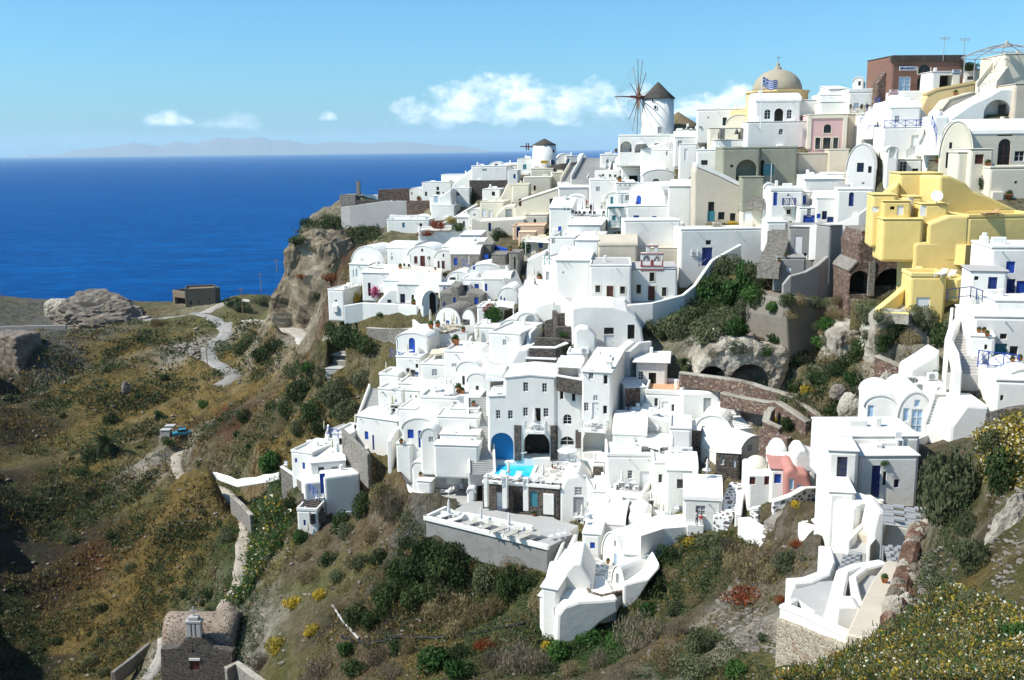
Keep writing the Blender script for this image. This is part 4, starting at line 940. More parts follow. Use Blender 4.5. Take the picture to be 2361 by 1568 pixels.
# far right cream house
H('cream house with broad barrel vault and tall dark door',1760,838,1992,1248,121, yaw=-26, dep=12, roof='vault', m='C', rm='W', rise=4.2, back=.5, o=[('wk',1845,985,1862,1028),('dk',1824,1050,1862,1162)])
H('cream facade with arched balcony door and orange flower pot',1980,925,2480,1180,122, yaw=-2, dep=9, roof='vaultx', rise=1.8, m='C', rm='W', o=[('adk',2188,960,2259,1150),('w',2298,1045,2361,1116),('h',2178,932,2284,940)])
H('cream front block with square brown window',1972,1032,2132,1325,115, yaw=-4, dep=5.5, m='C', o=[('wr',2024,1068,2079,1134)])
H('cream terrace wall with round vent at the right edge',2112,1160,2480,1350,113, yaw=-2, dep=6, m='C', par=.2, o=[('h',2296,1252,2314,1270)])
H('cream buttress with drain pipe beside the tall dark door',1890,1055,1978,1250,116, yaw=-8, dep=4, m='C')
H('white house with deep arched alcove and dark door', poly=[(1850,830),(1850,820),(1990,720),(2120,660),(2200,612),(2300,612),(2300,830)], d=134, yaw=-2, dep=6, o=[('ow',2090,690,2268,832), ])
H('dark door leaf inside the deep arched alcove',2182,728,2226,828,134.6, yaw=-2, dep=.25, m='black', pad=False, name='door_panel', cat='door', bev=.02)
H('tall beige wall house at the right edge under the stair tower',2282,580,2480,830,133, yaw=-4, dep=7, m='B')
H('cream stair tower at the top right corner',2208,372,2500,640,141, yaw=-2, dep=8, m='C', o=[('dk',2196 + 14,512,2236,604)])
STAIRS('cream steps climbing to the top right stair tower',(2095,612),(2205,470),2.4,11,'C','C', d0=140, d1=143, sh=.9)
H('low white house with ivy behind the cream steps',1940,478,2125,580,150, yaw=-4, dep=6, o=[('wk',1970,528,2014,552)])
H('ochre curved retaining house with terracotta urn', poly=[(1655,835),(1655,735),(1690,660),(1760,625),(2030,575),(2030,835)], d=145, yaw=-5, dep=5, m='O', cap=.35)
H('beige block in front of the ochre curve', poly=[(1795,830),(1795,760),(1850,690),(2020,640),(2020,830)], d=141, yaw=-4, dep=4, m='B', cap=.15)
H('brown shop house with light blue door and arched windows',1440,385,1942,628,150, yaw=4, dep=9, m='R', rm='D', roof='flat', o=[('dl',1497,530,1572,628),('aw',1630,448,1712,512),('adk',1622,520,1710,622)], pil=[(1440,388,1942,425,'D')])
H('small white shop front with dark opening',1718,496,1918,628,146, yaw=2, dep=4, roof='flat', o=[('od',1780,520,1863,614)])
H('broken stone ruin wall left of the brown shop house', poly=[(1340,640),(1350,570),(1385,520),(1420,475),(1500,440),(1555,408),(1560,640)], d=151.5, yaw=4, dep=2, m='Q', name='stone_ruin', cat='ruin', bev=.1)
H('white vaulted house with one slit window on the crest',1172,533,1252,650,160, yaw=-20, dep=12, roof='vault', o=[('wk',1216,562,1231,592)])
H('white flat house in front of the crest vault',1005,616,1140,690,160, yaw=-6, dep=7, roof='shed', rise=.8)
H('white terrace house above the pink house',945,658,1142,800,157, yaw=-6, dep=7, roof='flat', par=.2, o=[('h',1118,766,1150,780)])
H('low white roof block behind the pink house',950,705,1160,795,155, yaw=-4, dep=4)
H('white cafe building with small arched windows left of blue stairs',1140,636,1412,790,153, yaw=-5, dep=8, roof='flat', par=.5, o=[('aw',1155,720,1170,752),('aw',1228,720,1250,752),('wr',1280,725,1300,780),('wl',1184,712,1220,752)])
WALL('long white wall below the brown shop house',[(1410,645,149),(1480,630,148),(1720,628,147)],4.4,.5,'W')
H('white sloping house mass under the long white wall', poly=[(1400,760),(1400,705),(1580,672),(1700,800),(1700,870),(1400,870)], d=144, yaw=-4, dep=6)
H('white vaulted room above the blue balcony',1428,745,1645,840,141, yaw=-8, dep=7, roof='vaultx', rise=1.0, o=[('wg',1468,800,1500,850)])
H('white house with blue balcony railing and framed window',1378,880,1692,1040,138, yaw=-8, dep=6, roof='flat', par=.1, o=[('wc',1584,936,1656,1013)])
H('round white tower house beside the curved blue stairs',1735,800,1840,900,133, yaw=-4, dep=5, roof='dome')
STAIRS('curved white stairs with blue rail',(1700,1010),(1765,860),2.4,16,'W','W', d0=133, d1=138, sh=.8)
H('white wall house under the curved stairs',1640,960,1765,1105,134, yaw=-6, dep=4, poly=[(1690,1105),(1690,1000),(1765,965),(1765,1105)])
H('white house left of the blue stairs with small niche',1228,790,1385,925,150, yaw=-4, dep=5, o=[('n',1310,822,1352,872)])
STAIRS('white flight of stairs painted between blue railings',(1262,905),(1345,735),2.2,15,'W', d0=146, d1=151)
# centre of the right ninth, below
H('long white roof block right of the green ruin',835,1240,1115,1350,138, yaw=-6, dep=7, roof='shed', rise=.5)
H('white cube with raised parapet beside the vault house',990,1205,1118,1335,139, yaw=-6, dep=5, par=.2)
STAIRS('narrow grey steps beside the barrel-vaulted house',(1085,1350),(1125,1250),1.6,12,'K', d0=134, d1=138)
H('white house with blue doors and flower balcony',600,1320,825,1530,134, yaw=-8, dep=6, roof='flat', par=.45, o=[('db',629,1330,653,1422),('wo',718,1449,746,1482),('h',722,1345,738,1356)], balc=[(688,1405,776,1426,.7,'navy')])
H('white house with blue square door behind the flower balcony',780,1330,885,1450,136, yaw=-8, dep=4, o=[('db',814,1352,853,1411)])
H('white house left of the flower balcony with curved top',555,1268,640,1450,139, yaw=-8, dep=5, roof='vault')
H('small white cubic house with navy window and dark gate',915,1372,1075,1580,130, yaw=-10, dep=6, roof='vaultx', rise=.8, o=[('wb',928,1479,954,1511),('wn',964,1460,996,1518),('dn',1000,1500,1042,1560)])
H('white stair house with panelled window beside blue gate',800,1440,915,1560,131, yaw=-8, dep=4, o=[('w',862,1445,888,1498),('db',834,1492,908,1550)])
H('white house with blue arched door below the barrel vault',1060,1312,1310,1500,127, yaw=-14, dep=5, roof='flat', o=[('adb',1152,1330,1181,1427)])
WALL('white curved parapet sweeping above the grey wall',[(760,1560,124),(900,1555,122),(1100,1535,120),(1220,1480,119),(1300,1415,119)],3.2,.5,'W')
H('weathered beige house with broad white sloping roof edge', poly=[(78,1540),(80,1195),(92,1150),(250,1215),(400,1290),(472,1345),(474,1420),(400,1470),(395,1540)], d=143, yaw=-6, dep=7, m='B', rm='W', cap=.5, o=[('wk',177,1396,218,1470),('dt',172,1462,222,1535),('wk',246,1467,289,1520),('wk',328,1475,364,1530),('wk',386,1422,404,1470)])
H('white lean-to right of the weathered beige house',398,1418,560,1560,140, yaw=-8, dep=5, m='C', o=[('ww',422,1465,482,1530)])
H('green-grey stair block below the annexe',405,1225,560,1345,140, yaw=-5, dep=4, m='N')
STAIRS('worn stone steps right of the beige house',(500,1390),(525,1320),2.2,7,'L', d0=139, d1=142)
# yellow complex
H('tall yellow block at the top of the yellow house',1488,1200,1790,1440,106, yaw=-10, dep=6, roof='flat', m='Y', rm='Y')
H('yellow sloping wing left of the tall yellow block', poly=[(1390,1440),(1390,1340),(1500,1255),(1500,1440)], d=105, yaw=-18, dep=4, m='Y')
H('large yellow curved mass with wavy top edge', poly=[(1780,1640),(1780,1215),(1850,1215),(1960,1262),(2010,1320),(2100,1352),(2250,1420),(2380,1480),(2380,1640)], d=103, yaw=8, dep=6, m='Y')
H('yellow lower-left room with two white windows',1302,1348,1470,1545,101, yaw=-12, dep=4, roof='flat', m='Y', rm='Y', o=[('ww',1314,1430,1356,1468)])
H('yellow room with white shutter beside the recessed door',1376,1392,1575,1560,100, yaw=-10, dep=4, m='Y', rm='Y', o=[('ww',1484,1422,1526,1488),('h',1436,1428,1466,1450)])
H('yellow recessed stairwell with white door',1555,1362,1650,1560,101.5, yaw=-6, dep=3, m='Y', rm='Y', o=[('dw',1560,1365,1592,1470)])
H('yellow cube with white framed window in the centre',1640,1412,1832,1560,99, yaw=-8, dep=4, m='Y', rm='Y', o=[('ww',1640 + 8,1425,1684,1496)])
H('yellow terrace front with deck chair parapet',1965,1500,2480,1640,98, yaw=2, dep=5, m='Y', rm='Y', par=.3)
H('yellow low wall block under the recessed stairwell',1378,1518,1660,1640,98.5, yaw=-8, dep=4, m='Y', rm='Y')
H('yellow lower wall house right of the wooden gate',1700,1500,1985,1640,98, yaw=-4, dep=4, m='Y', rm='Y', poly=[(1700,1640),(1700,1545),(1845,1490),(1985,1490),(1985,1640)])
# ================================================================== middle of the village (ninth 1,1)
C(1,1)
# church with bell gable
H('left chapel front with brown door between two framed windows',1715,272,2006,522,127, yaw=-6, dep=9, roof='flat', rm='K', par=.18, o=[('wo',1757,406,1790,455),('dro',1835,409,1881,524),('wo',1928,413,1962,465)], group=None)
ch = H('right chapel front carrying the red-trimmed bell gable',2005,292,2322,512,128.5, yaw=-6, dep=8, roof='flat', rm='K', o=[('wo',2132,316,2165,378),('dro',2122,411,2168,512),('wo',2042,401,2072,463),('wo',2218,419,2248,481)])
(gx0, gz1),(gx1, gz0) = ch.loc(2072,165), ch.loc(2226,290); root = empty('bell_gable', ch.base + ch.tv * ((gx0 + gx1) / 2) + Vector((0,0, gz0 - .3)), R(-6)); tag(root,'white bell gable with red trim on the right chapel front','bell gable')
w2=(gx1 - gx0) / 2; hg=gz1 - gz0
bm = bmesh.new(); box(bm,-w2, w2,.0,.6,0, hg); bevel(bm,.05); body = obj('gable_wall', bm,'W', root)
cb=bmesh.new()
for s in (-.48,.48): prism_xz(cb, arch_pts(s * w2 - .30 * w2, s * w2 + .30 * w2, hg * .3, hg * .86),-.3,.9)
bmesh.ops.recalc_face_normals(cb, faces=cb.faces[:]); cme = bpy.data.meshes.new('cut'); cb.to_mesh(cme); cb.free(); co = bpy.data.objects.new('cut', cme); COL.objects.link(co); co.parent = root; CUTS.append((body, co))
bm = bmesh.new(); box(bm,-w2 * .52, w2 * .52,.02,.58, hg, hg * 1.42); bevel(bm,.05); top_ = obj('upper_gable', bm,'W', root)
cb = bmesh.new(); prism_xz(cb, arch_pts(-.22 * w2,.22 * w2, hg * 1.06, hg * 1.34),-.3,.9); bmesh.ops.recalc_face_normals(cb, faces=cb.faces[:]); cme = bpy.data.meshes.new('cut'); cb.to_mesh(cme); cb.free(); co = bpy.data.objects.new('cut', cme); COL.objects.link(co); co.parent = root; CUTS.append((top_, co))
for zz, ww in ((hg * .24,1.03),(hg * .92,1.04),(hg * 1.36,.56),(hg * .02,1.03)):
 bm = bmesh.new(); box(bm,-w2 * ww, w2 * ww,-.06,.66, zz, zz + .13); obj('red_trim', bm,'red', root)
for s in (-.95,-.06,.06,.95): 
 bm = bmesh.new(); box(bm, s * w2 - .07, s * w2 + .07,-.05,.1, hg * .3, hg * .62); obj('red_trim', bm,'red', root)
for s in (-.48,.48):
 bm = bmesh.new(); lathe(bm,[(.34,-.75),(.30,-.6),(.2,-.3),(.1,-.12),(0,-.1)],14,(s * w2,.3, hg * .84)); obj('bell', bm,'metal', root)
bm = bmesh.new(); tube(bm,(0,.3, hg * 1.42),(0,.3, hg * 1.42 + 1.1),.05); tube(bm,(-.3,.3, hg * 1.42 + .75),(.3,.3, hg * 1.42 + .75),.05); obj('cross', bm,'W', root)
H('beige rock-like vault behind the chapel roof',1776,130,2045,275,137, yaw=-6, dep=6, roof='vaultx', rise=1.2, m='B', rm='B')
H('beige cistern wall behind the bell gable',1985,150,2361,300,138, yaw=-4, dep=6, m='B', par=.1)
H('large blank white wall house left of the chapel',1616,95,1780,320,138, yaw=-14, dep=8, roof='shed', rise=.5)
H('white house below the blank wall with faint door outline',1480,235,1720,500,133, yaw=-10, dep=9, roof='shed', rise=1.0, o=[('h',1530,310,1540,322)])
H('white corner house with green shutters and balcony',1388,222,1485,400,143, yaw=-24, dep=7, roof='flat', par=.3, o=[('dg',1415,310,1438,378)])
H('white house with pale green shutters above the corner house',1440,80,1620,250,150, yaw=-14, dep=8, roof='flat', par=.3, o=[('wg',1510,28,1527,85),('wg',1455,78,1480,118)])
H('white stepped house under the cafe terrace front',1560,-10,1800,120,155, yaw=-12, dep=8, roof='shed', rise=.6, o=[('wb',1500,0,1520,30)])
H('blank white wall block behind the bell gable',1950,-40,2340,330,141, yaw=-2, dep=5, roof='flat')
WALL('white parapet below the chapel fronts curving right',[(1980,540,124),(2150,525,124),(2361,470,126),(2440,405,128),(2560,230,131),(2760,120,134)],2.6,.5,'W')
TERR('paved court in front of the chapel fronts',[(1480,545),(1990,545),(2340,500),(2330,470),(1690,490),(1560,470)],4,'F','W', d=126)
WALL('white wall sloping along the chapel court',[(1490,455,128),(1600,545,123)],2.2,.5,'W')
# curved vault store house
H('white store house with sweeping curved roof and shadowed doors', poly=[(1598,862),(1590,562),(1680,546),(1880,548),(1975,578),(2040,630),(2078,705),(2092,790),(2094,862)], d=119, yaw=-4, dep=8, o=[('dk',1817,698,1884,745),('dw',1817,748,1884,856),('d',1980,678,2028,778)], back=.6)
H('white buttress with crumbling plaster left of the shadowed doors', poly=[(1612,890),(1612,720),(1645,695),(1705,700),(1765,760),(1765,890)], d=116.5, yaw=-4, dep=2.2)
STAIRS('small white outside steps under the shadowed doors',(1905,868),(2010,790),1.3,9,'W', d0=117.5, d1=118.5)
WALL('white retaining wall right of the curved store house',[(1860,880,114),(1990,860,114),(2060,800,117),(2140,790,118)],4,.5,'W')
# stone garden terraces
WALL('round stone planter at the head of the garden terraces',[(1470,575,126),(1500,600,125),(1590,590,125)],3.0,.6,'S', name='stone_wall')
WALL('upper dark garden terrace wall',[(1410,650,124),(1480,632,123.5),(1490,690,122),(1590,690,122)],2.6,.6,'S', name='stone_wall')
WALL('dark garden terrace wall with wild plants',[(1340,762,121),(1500,770,120),(1600,790,120)],2.8,.6,'S', name='stone_wall')
WALL('whitewashed cobble terrace wall',[(1300,835,118),(1480,838,117),(1560,805,118)],3.0,.6,'S','W', name='stone_wall')
WALL('lowest garden terrace wall above the hotel roof',[(1278,910,116),(1490,918,115)],3.6,.6,'S','W', name='stone_wall')
# hotel
H('main white hotel block with blue pool arch and cave arch', poly=[(1012,1640),(1012,1176),(1125,1172),(1126,1048),(1300,1030),(1487,1046),(1487,1640)], d=107, yaw=-7, dep=7, cap=.12, back=.5,
  o=[('w',1257,1076,1293,1141),('w',1388,1082,1423,1146),('w',1068,1268,1101,1330),('w',1152,1271,1187,1331),('w',1256,1250,1291,1312),('w',1397,1255,1433,1317),('d',1340,1254,1379,1348),('o',1255,1418,1442,1610),('op',1030,1423,1192,1630)],
  pil=[(1195,1372,1246,1620,'S'),(1446,1374,1485,1620,'S')], balc=[(1264,1335,1414,1412,1.3,'white')])
H('narrow white hotel block with two fan windows',1484,1096,1668,1640,106.5, yaw=-7, dep=7, roof='flat', back=.5, o=[('w',1510,1136,1538,1196),('w',1592,1148,1621,1210),('a',1533,1298,1594,1368),('a',1512,1450,1611,1514)], pil=[(1484,1375,1498,1610,'S'),(1620,1405,1657,1530,'S')])
H('tall white hotel tower with balcony and large open arch',1660,1008,1868,1640,104.5, yaw=-15, dep=10, roof='shed', rise=.7, back=.55, o=[('w',1812,1025,1843,1092),('w',1710,994,1742,1056),('wg',1742,1165,1774,1204),('w',1677,1216,1709,1277),('w',1809,1236,1839,1298),('dw',1735,1215,1778,1325),('ow',1668,1400,1842,1572)], balc=[(1655,1325,1842,1405,1.4,'white')], chim=[(1840,985,.6,.5)])
H('inner wall of the open hotel arch with window',1672,1415,1840,1560,106.4, yaw=-15, dep=.3, pad=False, bev=.02, roof='none', o=[('w',1732,1402,1765,1470)], name='inner_wall', cat='wall')
H('white hotel wing with dark door and flat overhanging roof',2036,938,2250,1125,112, yaw=-10, dep=6, roof='flat', over=.4, o=[('w',2055,1000,2088,1061),('d',2126,1010,2176,1106)])
WALL('basalt stone parapet on the narrow hotel block',[(1487,1030,106.2),(1674,1062,105.2)],.5,.4,'S','W', name='stone_parapet')
H('white alcove house behind the basalt parapet',1490,948,1672,1065,110, yaw=-8, dep=3, roof='flat', o=[('or',1500,975,1640,1060)])
H('white house roof above the pergola terrace with vents',1560,880,1700,960,114, yaw=-8, dep=4, roof='flat')
# left of the hotel
H('tall white cube house with single dark window',1022,742,1245,1000,122, yaw=-22, dep=8, roof='flat', par=.25, o=[('wg',1116,779,1142,821)], back=.4)
H('long white house wall below the garden terraces',1170,838,1300,1000,119, yaw=-14, dep=6, poly=[(1170,1000),(1170,940),(1215,850),(1300,838),(1300,1000)])
H('white house with carved arched niche',1215,595,1360,730,130, yaw=-10, dep=6, roof='vault', o=[('n',1275,610,1342,715)])
H('white domed shoulders below the arched niche',1095,640,1275,760,132, yaw=-16, dep=8, roof='vault')
H('big white wall house right of the umbrella terrace',1222,425,1480,640,135, yaw=-18, dep=8, poly=[(1222,640),(1222,425),(1335,425),(1400,380),(1482,370),(1482,640)])
H('white curved roofed house under the big white wall',1275,525,1480,650,131, yaw=-14, dep=6, roof='shed', rise=1.2, poly=[(1275,650),(1275,590),(1340,545),(1480,510),(1480,650)])
WALL('white stair wall sweeping down from the arched niche',[(1290,835,121),(1300,735,123),(1345,690,125)],3.4,.5,'W')
H('white sloped stair house with dome shoulder', poly=[(850,1010),(852,870),(880,830),(960,850),(1020,900),(1090,985),(1090,1010)], d=125, yaw=-14, dep=4)
STAIRS('white open steps on the sloping wall',(1090,985),(995,880),1.1,12,'W', d0=121, d1=124)
TERR('round roof terrace with cream umbrella and wooden table',[(868,860),(1020,838),(1020,790),(900,795)],5,'F','W', rim=(0,3), rh=.8, d=128)
H('white house with shallow pool in front of the dining terrace',550,955,740,1095,129, yaw=-12, dep=6, roof='none', par=.2)
H('white house with dark door beside the shallow pool',715,868,880,1110,126, yaw=-14, dep=6, roof='flat', par=.3, o=[('wg',762,945,798,972)])
H('white vaulted house with half-open dark door',795,930,965,1140,122, yaw=-14, dep=7, roof='vault', o=[('wk',834,1032,855,1096)])
H('white vaulted cell with tiny dark window',868,1012,1015,1180,119, yaw=-14, dep=6, roof='vault', o=[('wk',928,1100,951,1132)])
H('white pergola house over the tiny window',1000,1005,1130,1180,112, yaw=-8, dep=4, roof='none', o=[('or',1028,1065,1125,1168)])
H('large white roof terrace house above the dotted walls',545,1190,960,1275,116, yaw=-10, dep=9, roof='flat', par=.3, o=[])
H('white wall house under the round sun terrace',545,1120,790,1200,120, yaw=-8, dep=5, roof='none')
H('white house with tall slit windows left of the sun terrace',440,1135,545,1250,122, yaw=-14, dep=6, roof='flat', o=[('wg',510,1165,525,1225),('wg',475,1165,487,1222)])
H('cream-topped white box beside the dotted walls',396,1262,520,1400,117, yaw=-14, dep=5, roof='flat', rm='C', par=.15)
H('white wall panel with rows of dark stone dots, upper',655,1320,952,1412,111, yaw=-8, dep=4, roof='flat', o=[('h',668 + 26 * i,1330 + (i * 37 % 5) * 3 + j * 24,676 + 26 * i,1337 + (i * 37 % 5) * 3 + j * 24) for i in range(10) for j in range(3)])
H('white wall panel with rows of dark stone dots, lower',680,1440,950,1520,108.5, yaw=-8, dep=4, roof='flat', o=[('h',715 + 25 * i,1452 + (i * 53 % 5) * 3 + j * 26,724 + 25 * i,1459 + (i * 53 % 5) * 3 + j * 26) for i in range(8) for j in range(2)])
H('white perforated parapet house above the dotted walls',745,1262,955,1330,113, yaw=-8, dep=4, roof='flat', o=[('h',768 + 44 * i,1280 + (i % 2) * 12,776 + 44 * i,1287 + (i % 2) * 12) for i in range(4)])
H('white step block under the dotted walls',640,1515,950,1600,106.5, yaw=-8, dep=3.5, roof='flat')
H('white house with blue shutter window and curved top',422,1325,665,1545,112, yaw=-10, dep=6, roof='vault', rise=1.4, o=[('wb',456,1402,501,1466),('db',530,1410,572,1530)])
H('white vaulted porch with grey window beside the blue shutters',548,1395,665,1580,109, yaw=-8, dep=5, roof='vault', rise=1.1, o=[('wg',603,1452,638,1492)])
H('white house with blue window and blue door near the grey wall',112,1330,400,1560,126, yaw=-28, dep=6, roof='shed', rise=.8, o=[('wb',160,1414,188,1474),('db',212,1440,230,1548)])
STAIRS('long white stairs down the front of the village',(975,1720),(955,1180),2.6,44,'F','W', d0=104.6, d1=115, sh=.35)
STAIRS('white stairs in the shadow by the terraces, left edge',(185,1330),(260,1120),2.4,22,'F','W', d0=128, d1=134, sh=.7)
H('white terrace house with white slatted pergola',255,1130,430,1280,128, yaw=-18, dep=5, roof='none', par=.25, o=[('wk',340,1240,395,1280)])
H('white house left of the long white stairs top',390,1090,560,1190,128, yaw=-12, dep=5, par=.2)
H('white house with blue door and blue iron balcony',378,735,605,905,136, yaw=-14, dep=7, roof='vault', rise=1.0, o=[('ab',465,768,512,895),('wb',384,782,392,850)])
H('white house below the blue iron balcony with round hole',380,905,555,1080,133, yaw=-14, dep=5, roof='none', par=.2, o=[('h',512,948,532,978),('wb',504,1005,536,1062)])
H('white lower terraces with cream umbrellas, left',262,1030,400,1130,132, yaw=-16, dep=4, par=.35)
TERR('sun terrace with cream closed umbrellas and loungers',[(600,735),(870,745),(1000,705),(920,640),(640,650)],4.5,'F','W', d=141)
TERR('dining terrace under the beige awning',[(560,955),(730,965),(760,830),(590,820)],4,'F','S', d=133)
WALL('white parapet running down from the stone arches',[(498,640,147),(560,690,145),(640,720,143)],3.5,.45,'W')
# upper left of this ninth
H('bright white rounded rock-like house at the cliff',70,135,300,300,185, yaw=-20, dep=7, roof='vault', rise=3.2)
H('white house row with pale blue windows at the cliff',55,262,200,362,182, yaw=-20, dep=5, roof='shed', rise=.5, o=[('wl',100,290,112,345),('wl',78,298,88,345)])
H('white vaulted house with brown window on a terrace',318,150,500,272,181, yaw=-22, dep=7, roof='vaultx', rise=1.0, o=[('wr',345,205,355,228),('h',345,180,352,192)])
H('white curved-gable house with large red-brown door',460,132,668,292,177, yaw=-12, dep=7, roof='vault', rise=1.8, o=[('dr',544,202,580,284),('wr',502,204,528,256),('wr',594,206,616,232),('h',551,152,566,174)])
H('white curved-gable house with small red-brown door, right',645,162,790,300,172, yaw=-12, dep=8, roof='vault', rise=1.4, o=[('dr',694,236,716,292),('wr',665,238,681,288),('h',700,188,712,210)])
H('big white blank-walled house with yellow roof terrace',540,30,830,160,192, yaw=6, dep=9, roof='flat', par=.3, rm='C')
H('white sloping house behind the small red-brown door',700,140,960,230,176, yaw=-8, dep=9, roof='shed', rise=.8)
H('white house edge right of the yellow roof terrace',820,60,970,160,186, yaw=-8, dep=6, roof='shed', rise=.4)
WALL('red-brown masonry wall under the red-brown doors',[(192,275,176),(330,290,174),(495,320,172)],2.6,.5,'Q','W', name='stone_wall')
WALL('red-brown masonry terrace wall in the middle',[(495,335,170),(680,340,167)],3.6,.5,'Q', name='stone_wall')
TERR('cream paved terrace in front of the red-brown doors',[(300,285),(500,325),(690,335),(700,290),(460,262)],3,'C','W', d=173)
H('long white house behind the pink bougainvillea',142,322,420,425,172, yaw=-14, dep=6, roof='shed', rise=.8, o=[('dk',182,388,206,480)])
H('white cube house with navy windows above the long white wall',385,402,600,535,164, yaw=-10, dep=7, roof='shed', rise=.6, o=[('wn',406,465,442,528),('wk',484,472,506,512)])
H('white wing with small navy window beside the bougainvillea', poly=[(250,535),(250,520),(330,435),(395,430),(395,535)], d=165, yaw=-10, dep=4, o=[('wn',318,505,346,528)])
H('white vaulted house with tall dark arched door',560,445,672,615,158, yaw=16, dep=9, roof='vault', rise=2.2, o=[('ad',608,455,658,605)])
WALL('long bright white wall under the cube house',[(20,545,163),(150,525,163),(400,535,161),(530,545,159)],2.0,.6,'W')
H('white house with cream round apse at the left cliff edge',-92,440,22,560,174, yaw=-20, dep=6, roof='flat', par=.2, o=[('wk',-46,506,-28,518)])
H('low white house roof behind the pink bougainvillea',290,375,480,440,168, yaw=-10, dep=6, roof='flat', o=[('wb',440,380,456,402)])
H('white house with stone arch front and blue door',755,190,960,282,168, yaw=-8, dep=6, roof='vaultx', rise=1.2, m='L', rm='W', o=[('ab',777,214,803,268)])
H('white house with navy doors and round gable in the middle',875,258,1115,370,162, yaw=-8, dep=7, roof='vault', rise=1.4, o=[('wb',910,262,925,300),('wk',910,325,940,350)])
H('white vaulted house with dark open entrance',725,310,885,410,163, yaw=-14, dep=6, roof='vault', rise=1.6, o=[('od',748,350,792,405)])
H('white house with blue door and canopy behind stone house',830,368,1005,450,157, yaw=-8, dep=6, roof='flat', o=[('od',838,388,872,445),('db',920,396,952,448)])
H('white house with blue narrow window right of the canopy',980,365,1170,495,155, yaw=-8, dep=6, roof='vaultx', rise=.9, o=[('wb',992,395,1010,445)])
H('white house with blue shutters left of the stone house',670,405,760,470,160, yaw=-10, dep=5, roof='shed', rise=.4, o=[('db',706,418,722,455)])
H('white gabled parapet house with blue panel',598,375,672,450,164, yaw=-10, dep=5, o=[('wb',600,400,645,436)])
H('pale grey masonry house with blue windows', poly=[(675,600),(678,450),(752,455),(752,412),(812,412),(818,480),(862,482),(870,445),(985,470),(990,600)], d=153, yaw=-8, dep=6, m='L', o=[('wb',704,520,719,555),('wb',773,488,792,542),('wb',919,488,948,545),('wb',842,556,874,575)])
H('stone vault with white front below the masonry house, left',648,552,828,690,148, yaw=-24, dep=7, roof='vault', rise=2.4, m='W', rm='L', o=[('wb',722,648,748,684)])
H('stone vault with white front below the masonry house, right',828,568,928,690,147, yaw=-20, dep=7, roof='vault', rise=2.0, m='W', rm='L', o=[('or',835,640,890,686)])
H('white round-roofed house with blue posts and chairs',1080,420,1225,530,147, yaw=-10, dep=7, roof='vault', rise=1.6, o=[('db',1098,480,1110,522),('db',1122,490,1134,520)])
H('grey masonry house with blue door beside the blue stairs',1040,195,1145,340,163, yaw=-6, dep=6, m='L', par=.1, o=[('wb',990,192,1015,220)])
H('grey masonry tower with navy window right of the stairs',1160,180,1232,305,160, yaw=-10, dep=5, m='L', o=[('wn',1193,212,1206,298)])
H('stone house with low wall beside white vaults',1005,320,1140,370,159, yaw=-6, dep=3, m='L', roof='flat', o=[('wb',1015,340,1030,356)])
STAIRS('grey-blue stairs climbing between masonry houses',(1190,395),(1120,190),2.6,26,'F', d0=152, d1=170)
H('grey masonry house with plants above the stairs',930,125,1045,205,172, yaw=-6, dep=5, m='L', o=[('db',975,180,992,235)])
WALL('blue gate wall at the head of the stairs',[(1030,120,176),(1150,150,172)],1.6,.2,'blue', name='blue_fence', cat='fence')
H('apricot terrace house in the middle of the village',1185,0,1410,85,188, yaw=-6, dep=6, m='A', par=.3, o=[('dn',1212,5,1240,72)])
H('apricot low arch house below the apricot terrace',1225,40,1345,120,180, yaw=-6, dep=4, m='A', roof='flat')
H('cream house with white canopy terrace',1245,90,1440,190,172, yaw=-6, dep=5, m='C', par=.2)
H('white house left of the corner house with round window',1265,180,1410,290,160, yaw=-10, dep=5, poly=[(1265,290),(1285,225),(1420,165),(1425,290)])
TERR('white terrace with lounge chairs below the corner house',[(1250,420),(1400,420),(1390,300),(1290,300)],3,'W','W', d=150)
H('white house with white sun beds under the awning',940,560,1090,720,142, yaw=-10, dep=5, roof='none', par=.2)
H('white house between umbrella terrace and dome shoulders',920,700,1100,790,134, yaw=-10, dep=5, roof='flat')
H('cream plastered wall house below the village lane',880,0,1060,100,200, yaw=-6, dep=5, m='C', o=[('wk',1018,0,1038,52)])
# ================================================================== right side with ruins (ninth 2,1)
C(2,1)
H('long white wall house with navy door and railing beside the chapel',-20,18,592,300,136, yaw=2, dep=5, roof='flat', o=[('dn',135,144,203,270),('wk',160,94,196,124),('h',68,160,100,190)])
H('low white block under the long white wall',580,-30,720,60,128, yaw=-4, dep=4, roof='flat')
H('tall grey rendered house left of the masonry arches',715,5,1002,470,122, yaw=-14, dep=7, m='G', roof='flat', o=[('ww',775,60,822,208),('h',838,182,860,226),('h',893,250,912,268)])
H('grey side wall in shade beside the tall grey house',995,-10,1240,470,120, yaw=20, dep=4, m='G', roof='flat')
H('small grey block with square white window below grey house',640,215,848,400,118, yaw=-10, dep=3.5, m='G', par=.1, o=[('ww',720,274,750,308)])
WALL('grey curved buttress wall sweeping down to the left',[(690,400,115),(740,338,115),(840,312,115.5),(930,262,116),(1000,200,117)], lambda s: 1.6 + 2.2 * s,.6,'G')
STAIRS('dark stone steps left of the grey house',(590,290),(690,20),2.6,18,'L', d0=117, d1=126)
STAIRS('upper stone steps beside the long white wall',(660,110),(640,0),2.2,8,'L', d0=124, d1=130)
H('dark masonry ruin with two deep black arches', poly=[(1140,500),(1150,310),(1215,240),(1210,120),(1240,35),(1400,28),(1625,45),(1640,200),(1620,500)], d=110, yaw=-3, dep=7, m='Q', name='stone_ruin', cat='ruin', rm='L', cap=.15, o=[('o',1334,290,1556,505),('o',1160,305,1286,470)], pil=[(1290,240,1322,480,'L')])
